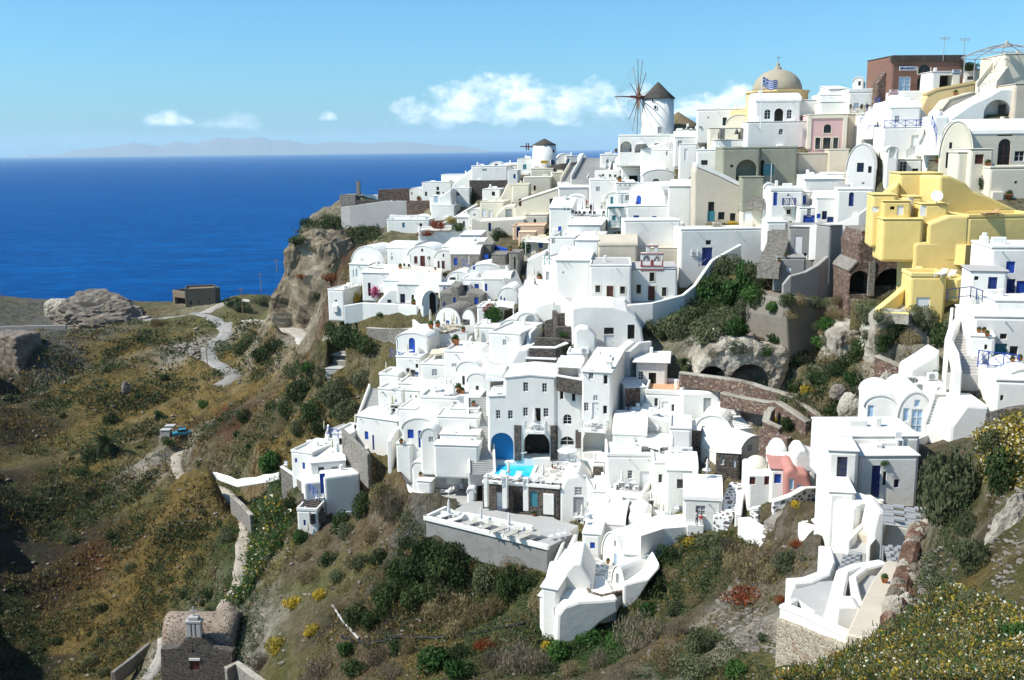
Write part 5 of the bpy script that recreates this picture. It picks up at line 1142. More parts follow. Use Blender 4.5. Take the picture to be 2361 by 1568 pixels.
# lower yellow parts
H('yellow lower house face with rounded upper terrace', poly=[(1600,420),(1602,118),(1640,108),(2125,112),(2080,220),(1985,330),(1985,420)], d=98, yaw=-2, dep=5, m='Y')
H('yellow front room with white double window',1560,345,1812,612,92.5, yaw=-8, dep=3.6, m='Y', rm='Y', par=.35, o=[('ww',1618,488,1709,564)])
H('yellow right stair wing with small brown window', poly=[(1808,530),(1808,360),(1905,370),(1960,410),(1960,480),(1880,530)], d=93.5, yaw=2, dep=3.5, m='Y', o=[('wr',1845,420,1868,456)])
WALL('yellow curved wing wall falling toward the ruins',[(1345,565,93),(1420,505,93.5),(1500,440,94.5),(1570,370,96),(1640,270,97.5)], lambda s: 1.6 + 3.5 * s,.7,'Y')
TERR('small yellow patio with wooden table',[(1350,590),(1565,605),(1560,520),(1440,500)],1.0,'Y','T', d=92.5, drop=False)
TERR('yellow sun deck with two white loungers',[(1640,350),(1900,372),(1960,350),(1830,300),(1700,305)],2.0,'Y','Y', d=95)
TERR('yellow upper terrace with white bench',[(1700,112),(1960,128),(2110,118),(2100,70),(1790,60)],2.0,'Y','Y', d=100)
STAIRS('grey steps inside the yellow house',(1700,110),(1680,25),1.7,9,'K', d0=100, d1=103)
# white houses with blue doors at the right edge
H('small white cube house with navy door and grey roof',1972,308,2232,560,86, yaw=-14, dep=4, roof='flat', rm='K', over=.1, o=[('wk',2018,343,2046,371),('dn',2116,348,2166,520)])
H('white two-storey house with navy windows at the right edge',2105,148,2520,540,89, yaw=-8, dep=6, roof='flat', par=.2, o=[('wb',2240,240,2296,322),('dn',2224,362,2292,508),('wb',2312,375,2420,460)])
H('white terrace house with pot shelf beside blue fence',1985,628,2520,1000,79, yaw=-10, dep=6, roof='flat', par=.15, o=[('dt',2150,808,2236,930),('wk',2196,740,2242,779),('wk',2264,826,2316,898)])
H('white cylinder stair house with pot balcony',1968,760,2150,985,77.5, yaw=-20, dep=3, roof='flat', o=[('h',2088,815,2106,850)])
H('white low parapet block above the pot balcony house',2150,515,2480,640,82, yaw=-8, dep=4, roof='flat')
STAIRS('grey steps between rough white walls at the right',(1935,1030),(1965,610),2.2,22,'K','W', d0=75, d1=86, sh=.6)
WALL('rough white wall winding beside the grey steps',[(1905,1000,73),(1890,860,76),(1840,780,79),(1870,680,82),(1945,580,85)],2.6,.6,'W', wob=.3)
H('white tarpaulin-covered lean-to among equipment boxes', poly=[(1560,1010),(1570,985),(1680,920),(1780,850),(1800,1010)], d=82, yaw=-4, dep=3)
H('white square house at the right edge above the flower bed',2150,1068,2420,1260,70, yaw=-12, dep=5, roof='flat', o=[('wk',2198,1165,2218,1205)])
H('white domed corner house at the right edge',2225,985,2480,1150,72, yaw=-10, dep=5, roof='vault')
H('white vaulted house with pale blue doors',1476,1142,1725,1445,75, yaw=-8, dep=6, roof='vault', rise=2.2, o=[('wl',1604,1196,1642,1250),('dl',1586,1262,1652,1440),('wl',1527,1254,1563,1350),('wl',1668,1306,1706,1402)])
H('white low-gabled house left of the pale blue doors',1242,1165,1480,1415,76, yaw=-16, dep=6, roof='vault', rise=1.0, o=[('wl',1282,1234,1320,1322)])
H('white wall block right of the pale blue doors',1715,1160,1850,1420,75.5, yaw=-4, dep=4, roof='shed', rise=.4)
STAIRS('white stairs with dark risers right of the vaulted house',(1800,1400),(1880,1140),2.4,12,'W','W', d0=72, d1=76, sh=.5)
H('white sloping mass of steps at the right edge', poly=[(1850,1450),(1850,1380),(1960,1230),(2130,1240),(2130,1450)], d=70, yaw=-6, dep=4)
TERR('white courtyard with chair in front of pale blue doors',[(1230,1460),(1620,1475),(1720,1430),(1480,1400),(1260,1395)],3.2,'W','W', d=72)
# ruined cave walls
H('ruined stone vault end with tall black opening', poly=[(530,770),(535,520),(560,470),(640,495),(720,525),(760,560),(785,620),(760,770)], d=117, yaw=-10, dep=6, m='Q', name='stone_ruin', cat='ruin', o=[('o',570,530,722,745)])
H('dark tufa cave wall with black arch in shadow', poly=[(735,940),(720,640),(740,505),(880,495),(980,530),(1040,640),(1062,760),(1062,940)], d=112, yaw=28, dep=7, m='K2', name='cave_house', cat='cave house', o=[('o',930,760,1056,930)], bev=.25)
H('pale rounded tufa cave front with two wide black arches', poly=[(105,1060),(115,960),(180,860),(300,800),(420,800),(560,830),(720,840),(740,960),(600,1140),(300,1140)], d=110, yaw=-4, dep=9, m='T', name='cave_house', cat='cave house', o=[('o',322,945,592,1150),('o',115,962,293,1060)], bev=.6)
H('pale cave ledge with overgrown dark arch', poly=[(1055,930),(1060,740),(1150,720),(1330,730),(1400,790),(1410,930)], d=103, yaw=-4, dep=6, m='T', name='cave_house', cat='cave house', o=[('o',1156,790,1352,935)], bev=.5)
WALL('ruined low rubble wall beside the tall black opening',[(360,770,113),(400,740,113),(560,760,113)],1.5,.6,'Q', name='stone_wall', wob=.2)
WALL('long dark rubble wall along the cave path',[(-20,1010,106),(130,1025,105),(300,1045,103),(480,1090,100),(690,1150,97),(780,1190,95),(880,1255,92.5),(1000,1345,90),(1110,1430,87)],.4,.7,'Q','T', name='stone_wall', wob=.2)
WALL('lower rubble wall with pale top below the cave path',[(270,1150,100),(450,1185,98),(600,1210,96),(660,1215,95),(760,1280,92),(870,1350,90)],.3,.7,'Q','T', name='stone_wall', wob=.2)
WALL('curved red rubble planter wall',[(620,1255,94),(590,1280,92.5),(575,1340,91),(620,1370,90),(680,1395,89.5)],1.4,.6,'Q','T', name='stone_wall', wob=.2)
WALL('bottom red rubble wall above the pink chapel',[(540,1395,90),(620,1420,89),(740,1450,87)],3.4,.6,'Q', name='stone_wall', wob=.2)
WALL('dark rubble wall end near the equipment boxes',[(1340,895,89),(1440,930,87.5),(1560,985,86)],2.6,.6,'Q','T', name='stone_wall', wob=.2)
WALL('dark rubble wall under the equipment boxes',[(1440,1075,82),(1560,1090,81),(1780,1100,80)],2.2,.6,'Q', name='stone_wall', wob=.2)
WALL('black stone dry wall at the right edge',[(2125,1285,57),(2230,1235,56),(2420,1205,55)],3.0,.8,'S', name='stone_wall', wob=.4)
# hotel's right neighbours
H('white house with recessed tall door beside outside steps', poly=[(-10,1330),(-10,1150),(200,1140),(250,1185),(300,1290),(300,1330)], d=104, yaw=-8, dep=6, o=[('dg',145,1184,193,1315)])
STAIRS('small white steps climbing left of the round vault',(330,1300),(255,1180),1.3,10,'W', d0=101, d1=105)
STAIRS('short white steps behind the round vault',(440,1400),(345,1310),1.6,7,'W', d0=98, d1=101)
H('white vaulted house with small pale shutter',85,1305,330,1568,99, yaw=-22, dep=6, roof='vault', o=[('wg',130,1378,154,1412),('wr',190,1505,240,1640)])
H('rounded white barrel vault with end window',385,1452,582,1600,95, yaw=32, dep=8, roof='vault', rise=2.2, o=[('wg',450,1512,484,1552)])
H('dark stucco cube house with white top beside air conditioner',-50,1405,118,1620,98.5, yaw=-16, dep=4, m='S', rm='W', roof='flat')
H('grey earth bank wall behind the white steps',275,1195,600,1370,104, yaw=-4, dep=2, m='T', name='retaining_wall', cat='wall', bev=.3)
# right of hotel, read in the middle ninth
C(1,1)
H('white house with orange tiled roof terrace and parasol',2100,1160,2365,1350,107, yaw=-12, dep=6, roof='none', par=.5, rm='orange', o=[('w',2164,1185,2191,1247),('dw',2215,1208,2257,1335),('w',2282,1227,2304,1287)])
H('white house with basalt panel right of the hotel tower',1965,1115,2110,1330,108, yaw=6, dep=5, roof='none', par=.1, o=[('wg',1974,1224,1996,1276),('wg',2030,1250,2050,1292)], pil=[(1968,1118,2066,1240,'Q')])
H('big white blank house front below the orange terrace',2050,1300,2372,1500,103, yaw=-10, dep=5, roof='shed', rise=.6, poly=[(1990,1500),(1990,1430),(2075,1285),(2375,1370),(2375,1500)])
H('cream-white low house with folded roof right of the open arch',1875,1440,2110,1600,101, yaw=-10, dep=7, roof='vaultx', rise=1.4, o=[('a',1952,1532,1998,1600)])
H('white pergola room with slatted roof right of the folded roof',2065,1495,2262,1640,99, yaw=-10, dep=4, roof='none', o=[('or',2075,1520,2255,1640)])
H('white house with brown shutters beside the dark stucco cube',2262,1400,2420,1640,97, yaw=-10, dep=5, roof='flat', par=.2)
C(2,1)
H('pale rock ledge carrying the small yellow patio', poly=[(1335,800),(1345,640),(1420,598),(1600,606),(1720,600),(1740,800)], d=92.2, yaw=-4, dep=5, m='T', name='cave_house', cat='rock ledge', bev=.5)
# ================================================================== lower middle (ninth 1,2)
C(1,2)
TERR('curved white-walled terrace with a white parasol',[(500,285),(740,345),(905,345),(940,200),(700,140),(420,80),(400,40),(370,60),(400,190)],4.5,'F','W', rim=(0,7,8), rh=.5, d=108)
WALL('stone footing below the curved terrace',[(500,292,107.4),(740,352,105.5)],2.6,.5,'L', name='stone_wall')
H('white house with fan-lit arched door by the parasol terrace',575,60,955,240,110, yaw=-7, dep=5, roof='flat', o=[('wg',638,102,669,134),('adk',744,42 + 22,806,205),('d',828,90,868,160)])
H('white arched hood over the fan-lit door',715,18,835,80,109.4, yaw=-7, dep=5, roof='vault', rise=1.2)
H('white bench wall and chimney stack with blue pot',490,60,582,262,109.5, yaw=-14, dep=1.6, roof='vault', rise=.6)
H('low white seat block in front of the chimney stack',520,195,625,262,107.5, yaw=-14, dep=1.4)
H('white store house at the foot of the long stairs',868,245,930,345,103.5, yaw=-7, dep=2, roof='vault')
H('white low parapet house left of the curved terrace',380,-60,490,75,112, yaw=-10, dep=4, roof='flat', par=.2)
# pool terrace
H('basalt stone pool terrace front with white doors',975,212,1512,440,99.2, yaw=-15, dep=1.5, m='S', roof='none', rm='F', o=[('dw',1072,268,1138,402),('or',1184,262,1264,412),('dt',1304,262,1358,372),('wk',1420,335,1470,395)], pil=[(975,205,1512,226,'W'),(1398,275,1472,425,'W')])
zt_ = TERR('hotel pool terrace paved with pale diamonds',[(985,214),(1505,262),(1660,190),(1690,20),(1490,0),(1020,10),(1000,120)],1.0,'CZ','S', d=101.0)['z']
bm=bmesh.new(); PW=[at_z(x, y, zt_ + .04) for x, y in ((1046,150),(1180,172),(1312,172),(1358,66),(1200,30),(1192,-30),(1040,-40),(1075,60))]
c_=sum(PW, Vector()) / len(PW); vs=[bm.verts.new(p - c_ + Vector((0,0,.03))) for p in PW]; bm.faces.new(vs); bmesh.ops.recalc_face_normals(bm, faces=bm.faces[:])
wm, t, b, pos = base_mat('pool_water',.08,.4); b.inputs['IOR'].default_value = 1.33
t.ln(t.mix(t.noise(pos,.8,3),(.01,.40,.72),(.05,.60,.88)), b.inputs['Base Color']); t.ln(t.bump(t.noise(pos,3,2),.15,.05), b.inputs['Normal'])
root = empty('swimming_pool', c_); tag(root,'bright blue swimming pool running under the hotel arch','pool'); 
o_ = obj('pool_water', bm, wm, root)
if o_.data.polygons[0].normal.z < 0: o_.data.flip_normals()
bm=bmesh.new()
for i in range(len(PW)):
 a, b2=PW[i] - c_, PW[(i + 1) % len(PW)] - c_; tg=(b2 - a).normalized(); nn=Vector((tg.y,-tg.x,0)) * .18
 v=[bm.verts.new(q) for q in (a + nn + Vector((0,0,-.1)), b2 + nn + Vector((0,0,-.1)), b2 + nn + Vector((0,0,.09)), a + nn + Vector((0,0,.09)), a - nn + Vector((0,0,.09)), b2 - nn + Vector((0,0,.09)), b2 - nn + Vector((0,0,-.1)), a - nn + Vector((0,0,-.1)))]
 for f in ((0,1,2,3),(3,2,5,4),(4,5,6,7)): bm.faces.new([v[k] for k in f])
bmesh.ops.recalc_face_normals(bm, faces=bm.faces[:]); obj('pool_edge', bm,'W', root)
RAILS_POOL=[(1010,200,1112,215),(1145,212,1258,228),(1292,226,1378,245),(1385,245,1475,262)]
for i,(x0, y0, x1, y1) in enumerate([(985,165,1010,218),(1112,165,1146,228),(1256,180,1294,245),(1476,205,1512,268)]):
 auto(H('', x0, y0, x1, y1,99.0, yaw=-15, dep=.6, roof='flat', pad=False, bev=.05, name='wall_pier', cat='wall', over=.04).root,'white pier','of the pool terrace balustrade','wall','piers of the pool terrace balustrade')
H('white house with dark framed door right of the pool terrace', poly=[(1508,470),(1512,260),(1555,165),(1640,150),(1720,230),(1735,330),(1735,470)], d=98, yaw=-6, dep=6, o=[('wg',1612,232,1666,292),('dg',1604,302,1676,440),('w',1700,345,1727,402)])
H('white house with dark framed double window by the stairs',1732,270,1898,480,96, yaw=-8, dep=5, roof='flat', o=[('w',1790,370,1856,436)])
STAIRS('white steps with stone risers above the pool side house',(1800,262),(1740,165),1.8,7,'W','W', d0=97, d1=100)
STAIRS('white stone-paved stairs between the terraces',(1925,490),(1935,290),2.4,12,'F','W', d0=93, d1=98, sh=.5)
WALL('long white curved wall above the stone-paved stairs',[(1810,215,99),(1880,250,98),(1985,290,97)],2.4,.4,'W')
WALL('white diagonal wall behind the pool side tables',[(1672,60,104),(1740,40,103),(1830,0,103)],2.4,.4,'W')
H('white wall block with basalt base between the stairs',1740,60,1830,200,101, yaw=-6, dep=3, roof='flat', pil=[(1742,90,1812,138,'S'),(1742,140,1826,220,'S')])
H('white suite row with shuttered windows and doors',1830,20,2165,290,98, yaw=-4, dep=6, roof='flat', par=.3, o=[('w',1980,117,2013,176),('dw',2064,124,2127,262)])
H('white suite house with glazed doors, right of the suite row',2155,70,2400,300,95, yaw=-4, dep=6, roof='flat', par=.2, o=[('w',2192,144,2221,206),('dw',2244,168,2292,270),('wg',2244,92,2284,142)])
H('white upper suite with shaded opening',2030,-60,2170,60,100, yaw=-4, dep=4, roof='flat', o=[('od',2060,0,2150,48)])
TERR('white patio with parasols before the suite row',[(1840,280),(2080,310),(2160,270),(2060,230),(1880,215)],3,'F','W', rim=(0,), rh=.5, d=96)
TERR('white patio with tables in the middle of the suites',[(1975,400),(2115,405),(2210,330),(2090,290),(1985,330)],3,'F','W', rim=(0,), rh=.6, d=94)
TERR('white patio with chairs at the right of the suites',[(2165,430),(2400,475),(2430,330),(2230,300)],3,'F','W', rim=(0,), rh=.6, d=93)
WALL('white divider wall between two suite patios, left',[(2075,290,96),(2110,220,97),(2150,165,98)],1.6,.35,'W')
WALL('white divider wall between two suite patios, right',[(2215,345,94),(2260,290,95),(2320,240,95)],1.6,.35,'W')
WALL('stone foundation under the middle suite patio',[(1972,405,93.7),(2085,412,93.4)],1.4,.4,'L', name='stone_wall')
TERR('cobbled lane below the pool terrace',[(790,385),(1290,500),(1500,470),(1420,400),(960,330),(880,335)],3,'F','W', d=101)
TERR('sun lounger terrace on top of the grey stone wall',[(585,452),(1422,655),(1600,560),(1480,470),(1000,380),(860,395),(720,390)],3.2,'F','GR', rim=(0,6), rh=.35, rmat='W', d=97, rt=.4)
WALL('low white wall behind the loungers',[(690,398,97.9),(880,412,96.7),(1330,500,93.2)],.2,.35,'W')
TERR('grey table court right of the loungers',[(1330,500),(1560,560),(1640,500),(1420,440)],2,'F','W', d=95)
H('white low house wall with planter at the lounger terrace end',1420,640,1560,690,90.5, yaw=16, dep=1.4, roof='none', m='S', rm='S', over=.02)
STAIRS('white stairs going down beside the lounger terrace',(1545,880),(1650,610),2.6,20,'F','W', d0=84, d1=92, sh=.5)
WALL('white wall left of the down stairs',[(1480,900,82.5),(1530,760,86),(1560,690,88),(1620,560,92)],2.4,.4,'W')
H('white cube house with pale blue window beside the stairs',1665,560,1795,745,88, yaw=-12, dep=5, roof='flat', o=[('wb',1720,614,1754,661)])
H('white rounded roof house behind the cube house',1690,490,1960,620,91, yaw=-12, dep=6, roof='vaultx', rise=1.0)
H('big white barrel vault house on the terrace slope',1800,548,1945,790,86.5, yaw=-52, dep=9, roof='vault', rise=2.6, o=[('wg',1887,600,1900,650),('dl',1884,690,1906,800)])
H('white domed water store at the top of the barrel vault house',1985,440,2140,545,91, yaw=-10, dep=4, roof='dome')
H('white ledge house along the lower edge of the barrel vault',1945,700,2120,790,82.5, yaw=-12, dep=4, roof='shed', rise=1.0)
H('small white barrel vault with dark door at the terrace end',1868,775,1955,960,80.5, yaw=-50, dep=6, roof='vault', rise=1.6, o=[('dg',1900,828,1921,905)])
H('white wall house under the small barrel vault', poly=[(1950,1005),(1950,905),(2118,865),(2200,760),(2210,800),(2130,890)], d=79.5, yaw=4, dep=3)
TERR('crazy-paved terrace with dark stone rim',[(1690,930),(1720,975),(1800,1000),(1950,965),(1905,790),(1760,715),(1640,725)],2.4,'CZ','W', rim=(0,1,2), rh=.3, rmat='Q', d=81)
H('large white lower house with shaded curved front wall', poly=[(1480,1290),(1495,1120),(1540,1060),(1640,1025),(1780,1018),(1915,1005),(1920,1100),(1790,1180)], d=78, yaw=8, dep=5)
H('white lower house wing with stepped left face',1382,935,1500,1270,79, yaw=-24, dep=6, roof='shed', rise=1.0, o=[('wg',1470,1065,1482,1130)])
H('white sloping roof mass linking the lower house to the stairs', poly=[(1400,960),(1400,900),(1480,890),(1560,800),(1600,755),(1660,760),(1740,900),(1740,1020),(1500,1030)], d=80.5, yaw=-8, dep=5)
H('white slender buttress house on the left of the lower house',1366,990,1415,1250,80, yaw=-30, dep=3, roof='shed', rise=.6)
# left hotel with blue doors, partly in the next ninth
C(0,2)
H('white seaside house with navy door and blue railings',2110,190,2380,370,121, yaw=16, dep=6, roof='none', rm='W', o=[('db',2212,145,2254,300)])
H('white flat-roofed house above the navy door',2150,60,2400,200,124, yaw=14, dep=8, roof='shed', rise=.8, o=[])
H('white cubic house with two blue windows at the terrace edge',2022,0,2170,215,126, yaw=-24, dep=6, roof='flat', par=.3, o=[('wb',2090,62,2113,134),('wb',2038,32,2056,66)])
H('white shade wall house under the flat roof',2255,150,2500,420,121.5, yaw=22, dep=4, roof='none')
WALL('stone wall under the seaside terrace',[(1945,90,128),(2050,160,127),(2110,200,125)],4.2,.5,'L','W', name='stone_wall')
H('low white stepped house below the blue railings',2060,400,2205,560,118, yaw=-8, dep=3, roof='none', par=.4, o=[('wb',2098,460,2116,500)])
STAIRS('dark steps beside the stone wall of the seaside house',(2200,420),(2130,270),2.0,12,'S', d0=118, d1=122)
WALL('long tattered white fence down the slope',[(1300,195,156),(1370,135,154),(1500,130,150),(1640,180,146),(1760,160,142),(1930,130,136)],.1,.2,'W', name='white_fence', cat='fence', wob=.3)
WALL('low rubble wall with pale top beside the footpath',[(1600,290,140),(1680,360,135),(1740,430,131)],1.6,.5,'L','T', name='stone_wall')
C(1,1)
TERR('blue railed terraces above the seaside house',[(-120,1560),(110,1560),(130,1420),(20,1360),(-90,1400)],4,'F','W', rim=(4,), rh=.7, d=128)
WALL('grey stone wall beside the blue door house',[(10,1400,127),(120,1500,123),(190,1570,120)],3.5,.5,'L', name='stone_wall')
H('white wing between the seaside terraces and blue doors',-60,1440,70,1560,127, yaw=-20, dep=5, par=.3)
WALL('white curved parapet left of the parasol terrace',[(330,1480,114),(360,1420,116),(400,1380,118)],3,.5,'W')
# ================================================================== lower right (ninth 2,2)
C(2,2)
H('white sloping-roofed house where the woman stands',0,325,268,515,84, yaw=-10, dep=5, roof='vaultx', rise=1.3, o=[('wg',90,360,158,432)])
H('white house top left of the woman',-120,120,100,330,90, yaw=-8, dep=5, roof='vaultx', rise=.8)
WALL('whitewashed cobble steps wall beside the woman',[(270,440,83),(330,330,85),(385,200,88)],1.6,1.6,'X', name='cobbled_ramp', cat='ramp')
H('dark stone cube house with two shutters',225,0,398,180,93, yaw=-14, dep=3.5, m='S', rm='W', roof='flat', o=[('wg',258,32,286,82),('ww',348,45,366,100)])
H('round cream chapel apse with brown shutters',448,140,610,320,83, yaw=-6, dep=4.5, roof='dome', o=[('wr',464,163,502,218),('wr',566,158,598,220)], m='W', rm='C')
H('white house wall with blue shutter beside the apse',598,110,720,290,82.5, yaw=-10, dep=4, roof='flat', rm='SR', o=[('wb',634,142,679,210)])
H('red washed house front with pale blue windows', poly=[(708,320),(708,130),(755,95),(800,130),(870,140),(890,230),(890,320)], d=81, yaw=-8, dep=4, m='SR', o=[('wl',738,175,768,255),('dl',790,215,826,310)])
H('white curved chapel wall with belfry beside the hose', poly=[(770,140),(770,20),(800,-30),(850,-30),(880,10),(935,20),(935,240),(890,250),(870,140)], d=82.5, yaw=-6, dep=3)
H('white domed roof behind the red washed house',600,10,780,120,86, yaw=-8, dep=4, roof='dome')
WALL('curved garden wall with stones showing through',[(620,335,79),(740,295,79),(830,245,80),(930,240,81)],1.9,.5,'X','W', name='stone_wall')
WALL('white gate pillar wall with blue gate',[(385,420,82),(400,250,85)],2.0,.6,'W')
WALL('cobbled white wall right of the blue gate',[(470,385,79.5),(535,372,79)],2.2,.5,'X','W', name='stone_wall')
WALL('white lane edge running down to the right',[(420,440,80),(560,520,76),(760,590,71),(985,690,65)],.9,1.0,'W', name='lane_wall')
TERR('bare earth garden below the curved wall',[(560,470),(800,540),(975,440),(930,350),(700,370)],2,'T','L', d=76)
H('white house block with navy window, left face',988,-15,1208,275,64, yaw=-10, dep=5, roof='flat', over=.04, o=[('wn',1070,22,1134,166)])
H('white house wing with navy door and tiny windows',1200,20,1620,350,64.5, yaw=-1, dep=4.5, roof='flat', over=.04, o=[('dn',1312,84,1360,306),('wn',1388,124,1406,222),('wn',1463,180,1494,237)])
H('white roof terrace house at the very top of the white block',1010,-115,1640,20,67, yaw=-2, dep=5, roof='flat', par=.1)
h_ = H('white lower front with small navy window',985,268,1178,680,61, yaw=-10, dep=3.6, roof='none', par=.02, o=[('wn',1055,485,1101,588)])
H('white lower side wall under the cream terrace',1172,345,1345,665,60.5, yaw=34, dep=3.2, roof='none', m='W')
TERR('cream floored terrace before the navy door',[(1035,268),(1130,320),(1225,352),(1385,345),(1300,285),(1180,290)],.5,'C','W', d=62.5)
STAIRS('brown outside steps below the cream terrace',(1225,560),(1335,450),1.1,7,'B', d0=58.5, d1=61)
WALL('white wall with blue slatted gate',[(815,475,67),(880,490,65.5),(985,520,63)],2.6,.4,'W')
WALL('white yard wall behind the blue gate',[(815,470,67.5),(985,432,66)],1.6,.35,'W')
H('white stair parapet house beside the checkered shade', poly=[(1290,720),(1300,560),(1340,385),(1400,400),(1440,470),(1400,570),(1390,720)], d=57.5, yaw=-6, dep=2.5)
H('white shade wall under the checkered shade', poly=[(1340,600),(1350,545),(1440,470),(1600,520),(1600,600)], d=58, yaw=-4, dep=1.5)
STAIRS('narrow white steps between the white parapets',(1210,680),(1310,560),1.0,8,'K','W', d0=57, d1=59.5, sh=.6)
TERR('white sunken patio floor with dark chair',[(700,1150),(1000,1230),(1075,900),(1040,880),(775,900)],2.5,'F','W', d=48)
TERR('pale side patio with flower pot',[(1215,1060),(1330,1110),(1400,850),(1220,840),(1190,900)],2.0,'F','W', d=47)
TERR('dark-striped landing between the patios',[(1040,890),(1080,890),(1240,760),(1380,690),(1020,690)],2.0,'F','W', d=54)
WALL('thick white wall bending along the garden side',[(740,880,52),(860,870,52.5),(975,825,53.5),(1010,740,55.5),(985,640,59)],1.9,.8,'W')
WALL('broad pinkish white wall curving between the patios',[(1010,1180,43),(1060,1010,46),(1085,900,48.5),(1110,810,51),(1200,775,52),(1390,745,53)],2.0,.7,'W')
WALL('pinkish white wall with rounded end beside the side patio',[(1190,1130,43.5),(1230,1060,45),(1200,960,47),(1180,850,49.5),(1260,790,51),(1390,760,52)],2.2,.4,'W')
H('white angular buttress with louvred vent', poly=[(1030,1290),(1070,1060),(1200,1060),(1240,1080),(1210,1290)], d=42.5, yaw=-6, dep=1.2, bev=.1)
WALL('white topped front wall over rough beige masonry',[(700,1060,46),(860,1120,44),(1010,1195,42),(1150,1260,41),(1265,1300,40)],1.3,.5,'W','W', foot=False)
WALL('rough beige masonry base of the patio wall',[(690,1135,45.8),(860,1195,43.8),(1010,1260,41.8),(1150,1310,40.8),(1262,1345,39.8)],3.8,.7,'LB', name='stone_wall')
WALL('white back wall of the sunken patio',[(700,1050,46.2),(790,1005,48),(900,1100,46.5)],1.2,.4,'W')
WALL('tan sloping top wall beside the rock pile',[(1290,1280,39),(1370,1080,42.5),(1450,900,46.5),(1540,760,50.5)],2.2,1.9,'B')
WALL('broken dark red stone wall on the right slope',[(1440,1120,39.5),(1510,900,44),(1560,700,48.5),(1620,520,53),(1650,460,55)],2.6,.9,'RB', name='stone_wall', wob=.7, bev=.2)
# ================================================================== left: cape, chapel (ninths 0,1 and 0,2)
C(0,1)
H('roofless dark concrete building on the cape',1200,462,1290,548,336, yaw=-38, dep=14, m='BC', roof='none', par=.9, o=[('od',1208,486,1284,545)], back=.05, bev=.05)
H('long brown concrete shell building beside the dirt road',1285,440,1490,545,332, yaw=14, dep=9, m='BC', roof='none', par=.7, o=[('h',1315,512,1328,538),('h',1370,512,1380,530),('h',1445,490,1452,510)], back=.05, bev=.05)
H('tiny stone hut beside the road on the cape',955,632,1003,668,322, yaw=-10, dep=4, m='L', roof='flat', rm='T', o=[('od',972,640,990,668)])
H('low vaulted stone shed at the left end of the cape',314,556,418,628,338, yaw=-20, dep=7, m='T', roof='vaultx', rise=2.0)
H('collapsed stone cabin under the rocky mound',402,590,486,645,333, yaw=-10, dep=3, m='L', roof='flat', rm='T', o=[('od',415,606,470,642)])
WALL('long sea wall along the left road',[(-60,690,316),(180,685,315),(460,680,314)],4.5,.8,'G', wob=.1)
H('ruined masonry bastion in the left shadow',-80,762,130,985,268, yaw=-24, dep=8, m='TD', roof='none', name='stone_ruin', cat='ruin', bev=.4)
H('flat stone terrace hut with grey slabs above the gully',2305,890,2450,985,176, yaw=-14, dep=5, m='L', roof='flat', rm='K', over=.3)
H('tiny grey concrete hut with barred opening',2252,985,2361,1080,172, yaw=-12, dep=4, m='K', roof='flat', rm='K', o=[('od',2285,1020,2320,1070)])
C(1,1)
WALL('dry stone field terrace wall, upper',[(0,865,178),(150,890,174),(290,905,168)],3,.8,'L','T', name='stone_wall')
WALL('dry stone field terrace wall, lower',[(-50,925,176),(100,935,172),(245,940,167)],5,.8,'L','T', name='stone_wall')
WALL('grey terrace wall under the long bright white wall',[(180,700,158),(330,710,156),(500,705,152)],2.6,.5,'L','T', name='stone_wall')
C(0,2)
# ruined chapel in the foreground
cp = H('old dark stone chapel front with worn wooden door', poly=[(1108,1600),(1108,1352),(1225,1345),(1290,1270),(1390,1270),(1470,1340),(1610,1372),(1610,1600)], d=106, yaw=-2, dep=1.2, m='S', name='old_chapel', cat='chapel', bev=.12, o=[('wr',1310,1425,1382,1500),('h',1326,1355,1342,1378)], back=.6)
def chapel_vault(x0, x1, ya, yb_, z0, rise, nm, axis):
 bm = bmesh.new(); q = [((x1 - x0) / 2 * math.cos(math.pi * i / 18) if axis == 'y' else 0,0) for i in range(19)]
 if axis == 'y': prof = [((x0 + x1) / 2 + (x1 - x0) / 2 * math.cos(math.pi * i / 18), z0 + rise * math.sin(math.pi * i / 18)) for i in range(19)] + [(x0, z0 - 4),(x1, z0 - 4)]; prism_xz(bm, prof, ya, yb_)
 else: prof=[((ya + yb_) / 2 + (yb_ - ya) / 2 * math.cos(math.pi * i / 18), z0 + rise * math.sin(math.pi * i / 18)) for i in range(19)] + [(ya, z0 - 4),(yb_, z0 - 4)]; prism_yz(bm, prof, x0, x1)
 bmesh.ops.recalc_face_normals(bm, faces=bm.faces[:]); bmesh.ops.subdivide_edges(bm, edges=[e for e in bm.edges if e.calc_length() > 1.5], cuts=6, use_grid_fill=True)
 for v in bm.verts:
  if v.co.z > z0: d=fbm(np.array([v.co[:]]),.9,3,8)[0]; v.co.z += .16 * d
 return obj(nm, bm,'QR', cp.root, smooth=True)
M['QR'] = stone('worn_stone_roof',[(.30,.22,.16),(.12,.07,.05),(.36,.29,.22),(.20,.12,.09),(.42,.36,.29)],3.4,(.36,.30,.23), mw=.1)
zr=cp.loc(1300,1352)[1]
chapel_vault(-cp.hx + .1, cp.hx - .1,1.2,6.0, zr - .25,3.0,'roof','x')
chapel_vault(-.2,3.4,6.0,8.5, zr - .1,1.9,'apse','y')
(gx0, gz1),(gx1, gz0)=cp.loc(1283,1180), cp.loc(1390,1272)
bm=bmesh.new(); 
for a, b2 in ((gx0, gx0 + .55),((gx0 + gx1) / 2 - .18,(gx0 + gx1) / 2 + .18),(gx1 - .55, gx1)): box(bm, a, b2,.1,.9, gz0 - .2, gz1)
box(bm, gx0 - .1, gx1 + .1,.05,.95, gz1 - .02, gz1 + .3); box(bm,(gx0 + gx1) / 2 - .6,(gx0 + gx1) / 2 + .6,.15,.85, gz1 + .3, gz1 + .75); bevel(bm,.06); obj('bell_gable', bm,'K', cp.root)
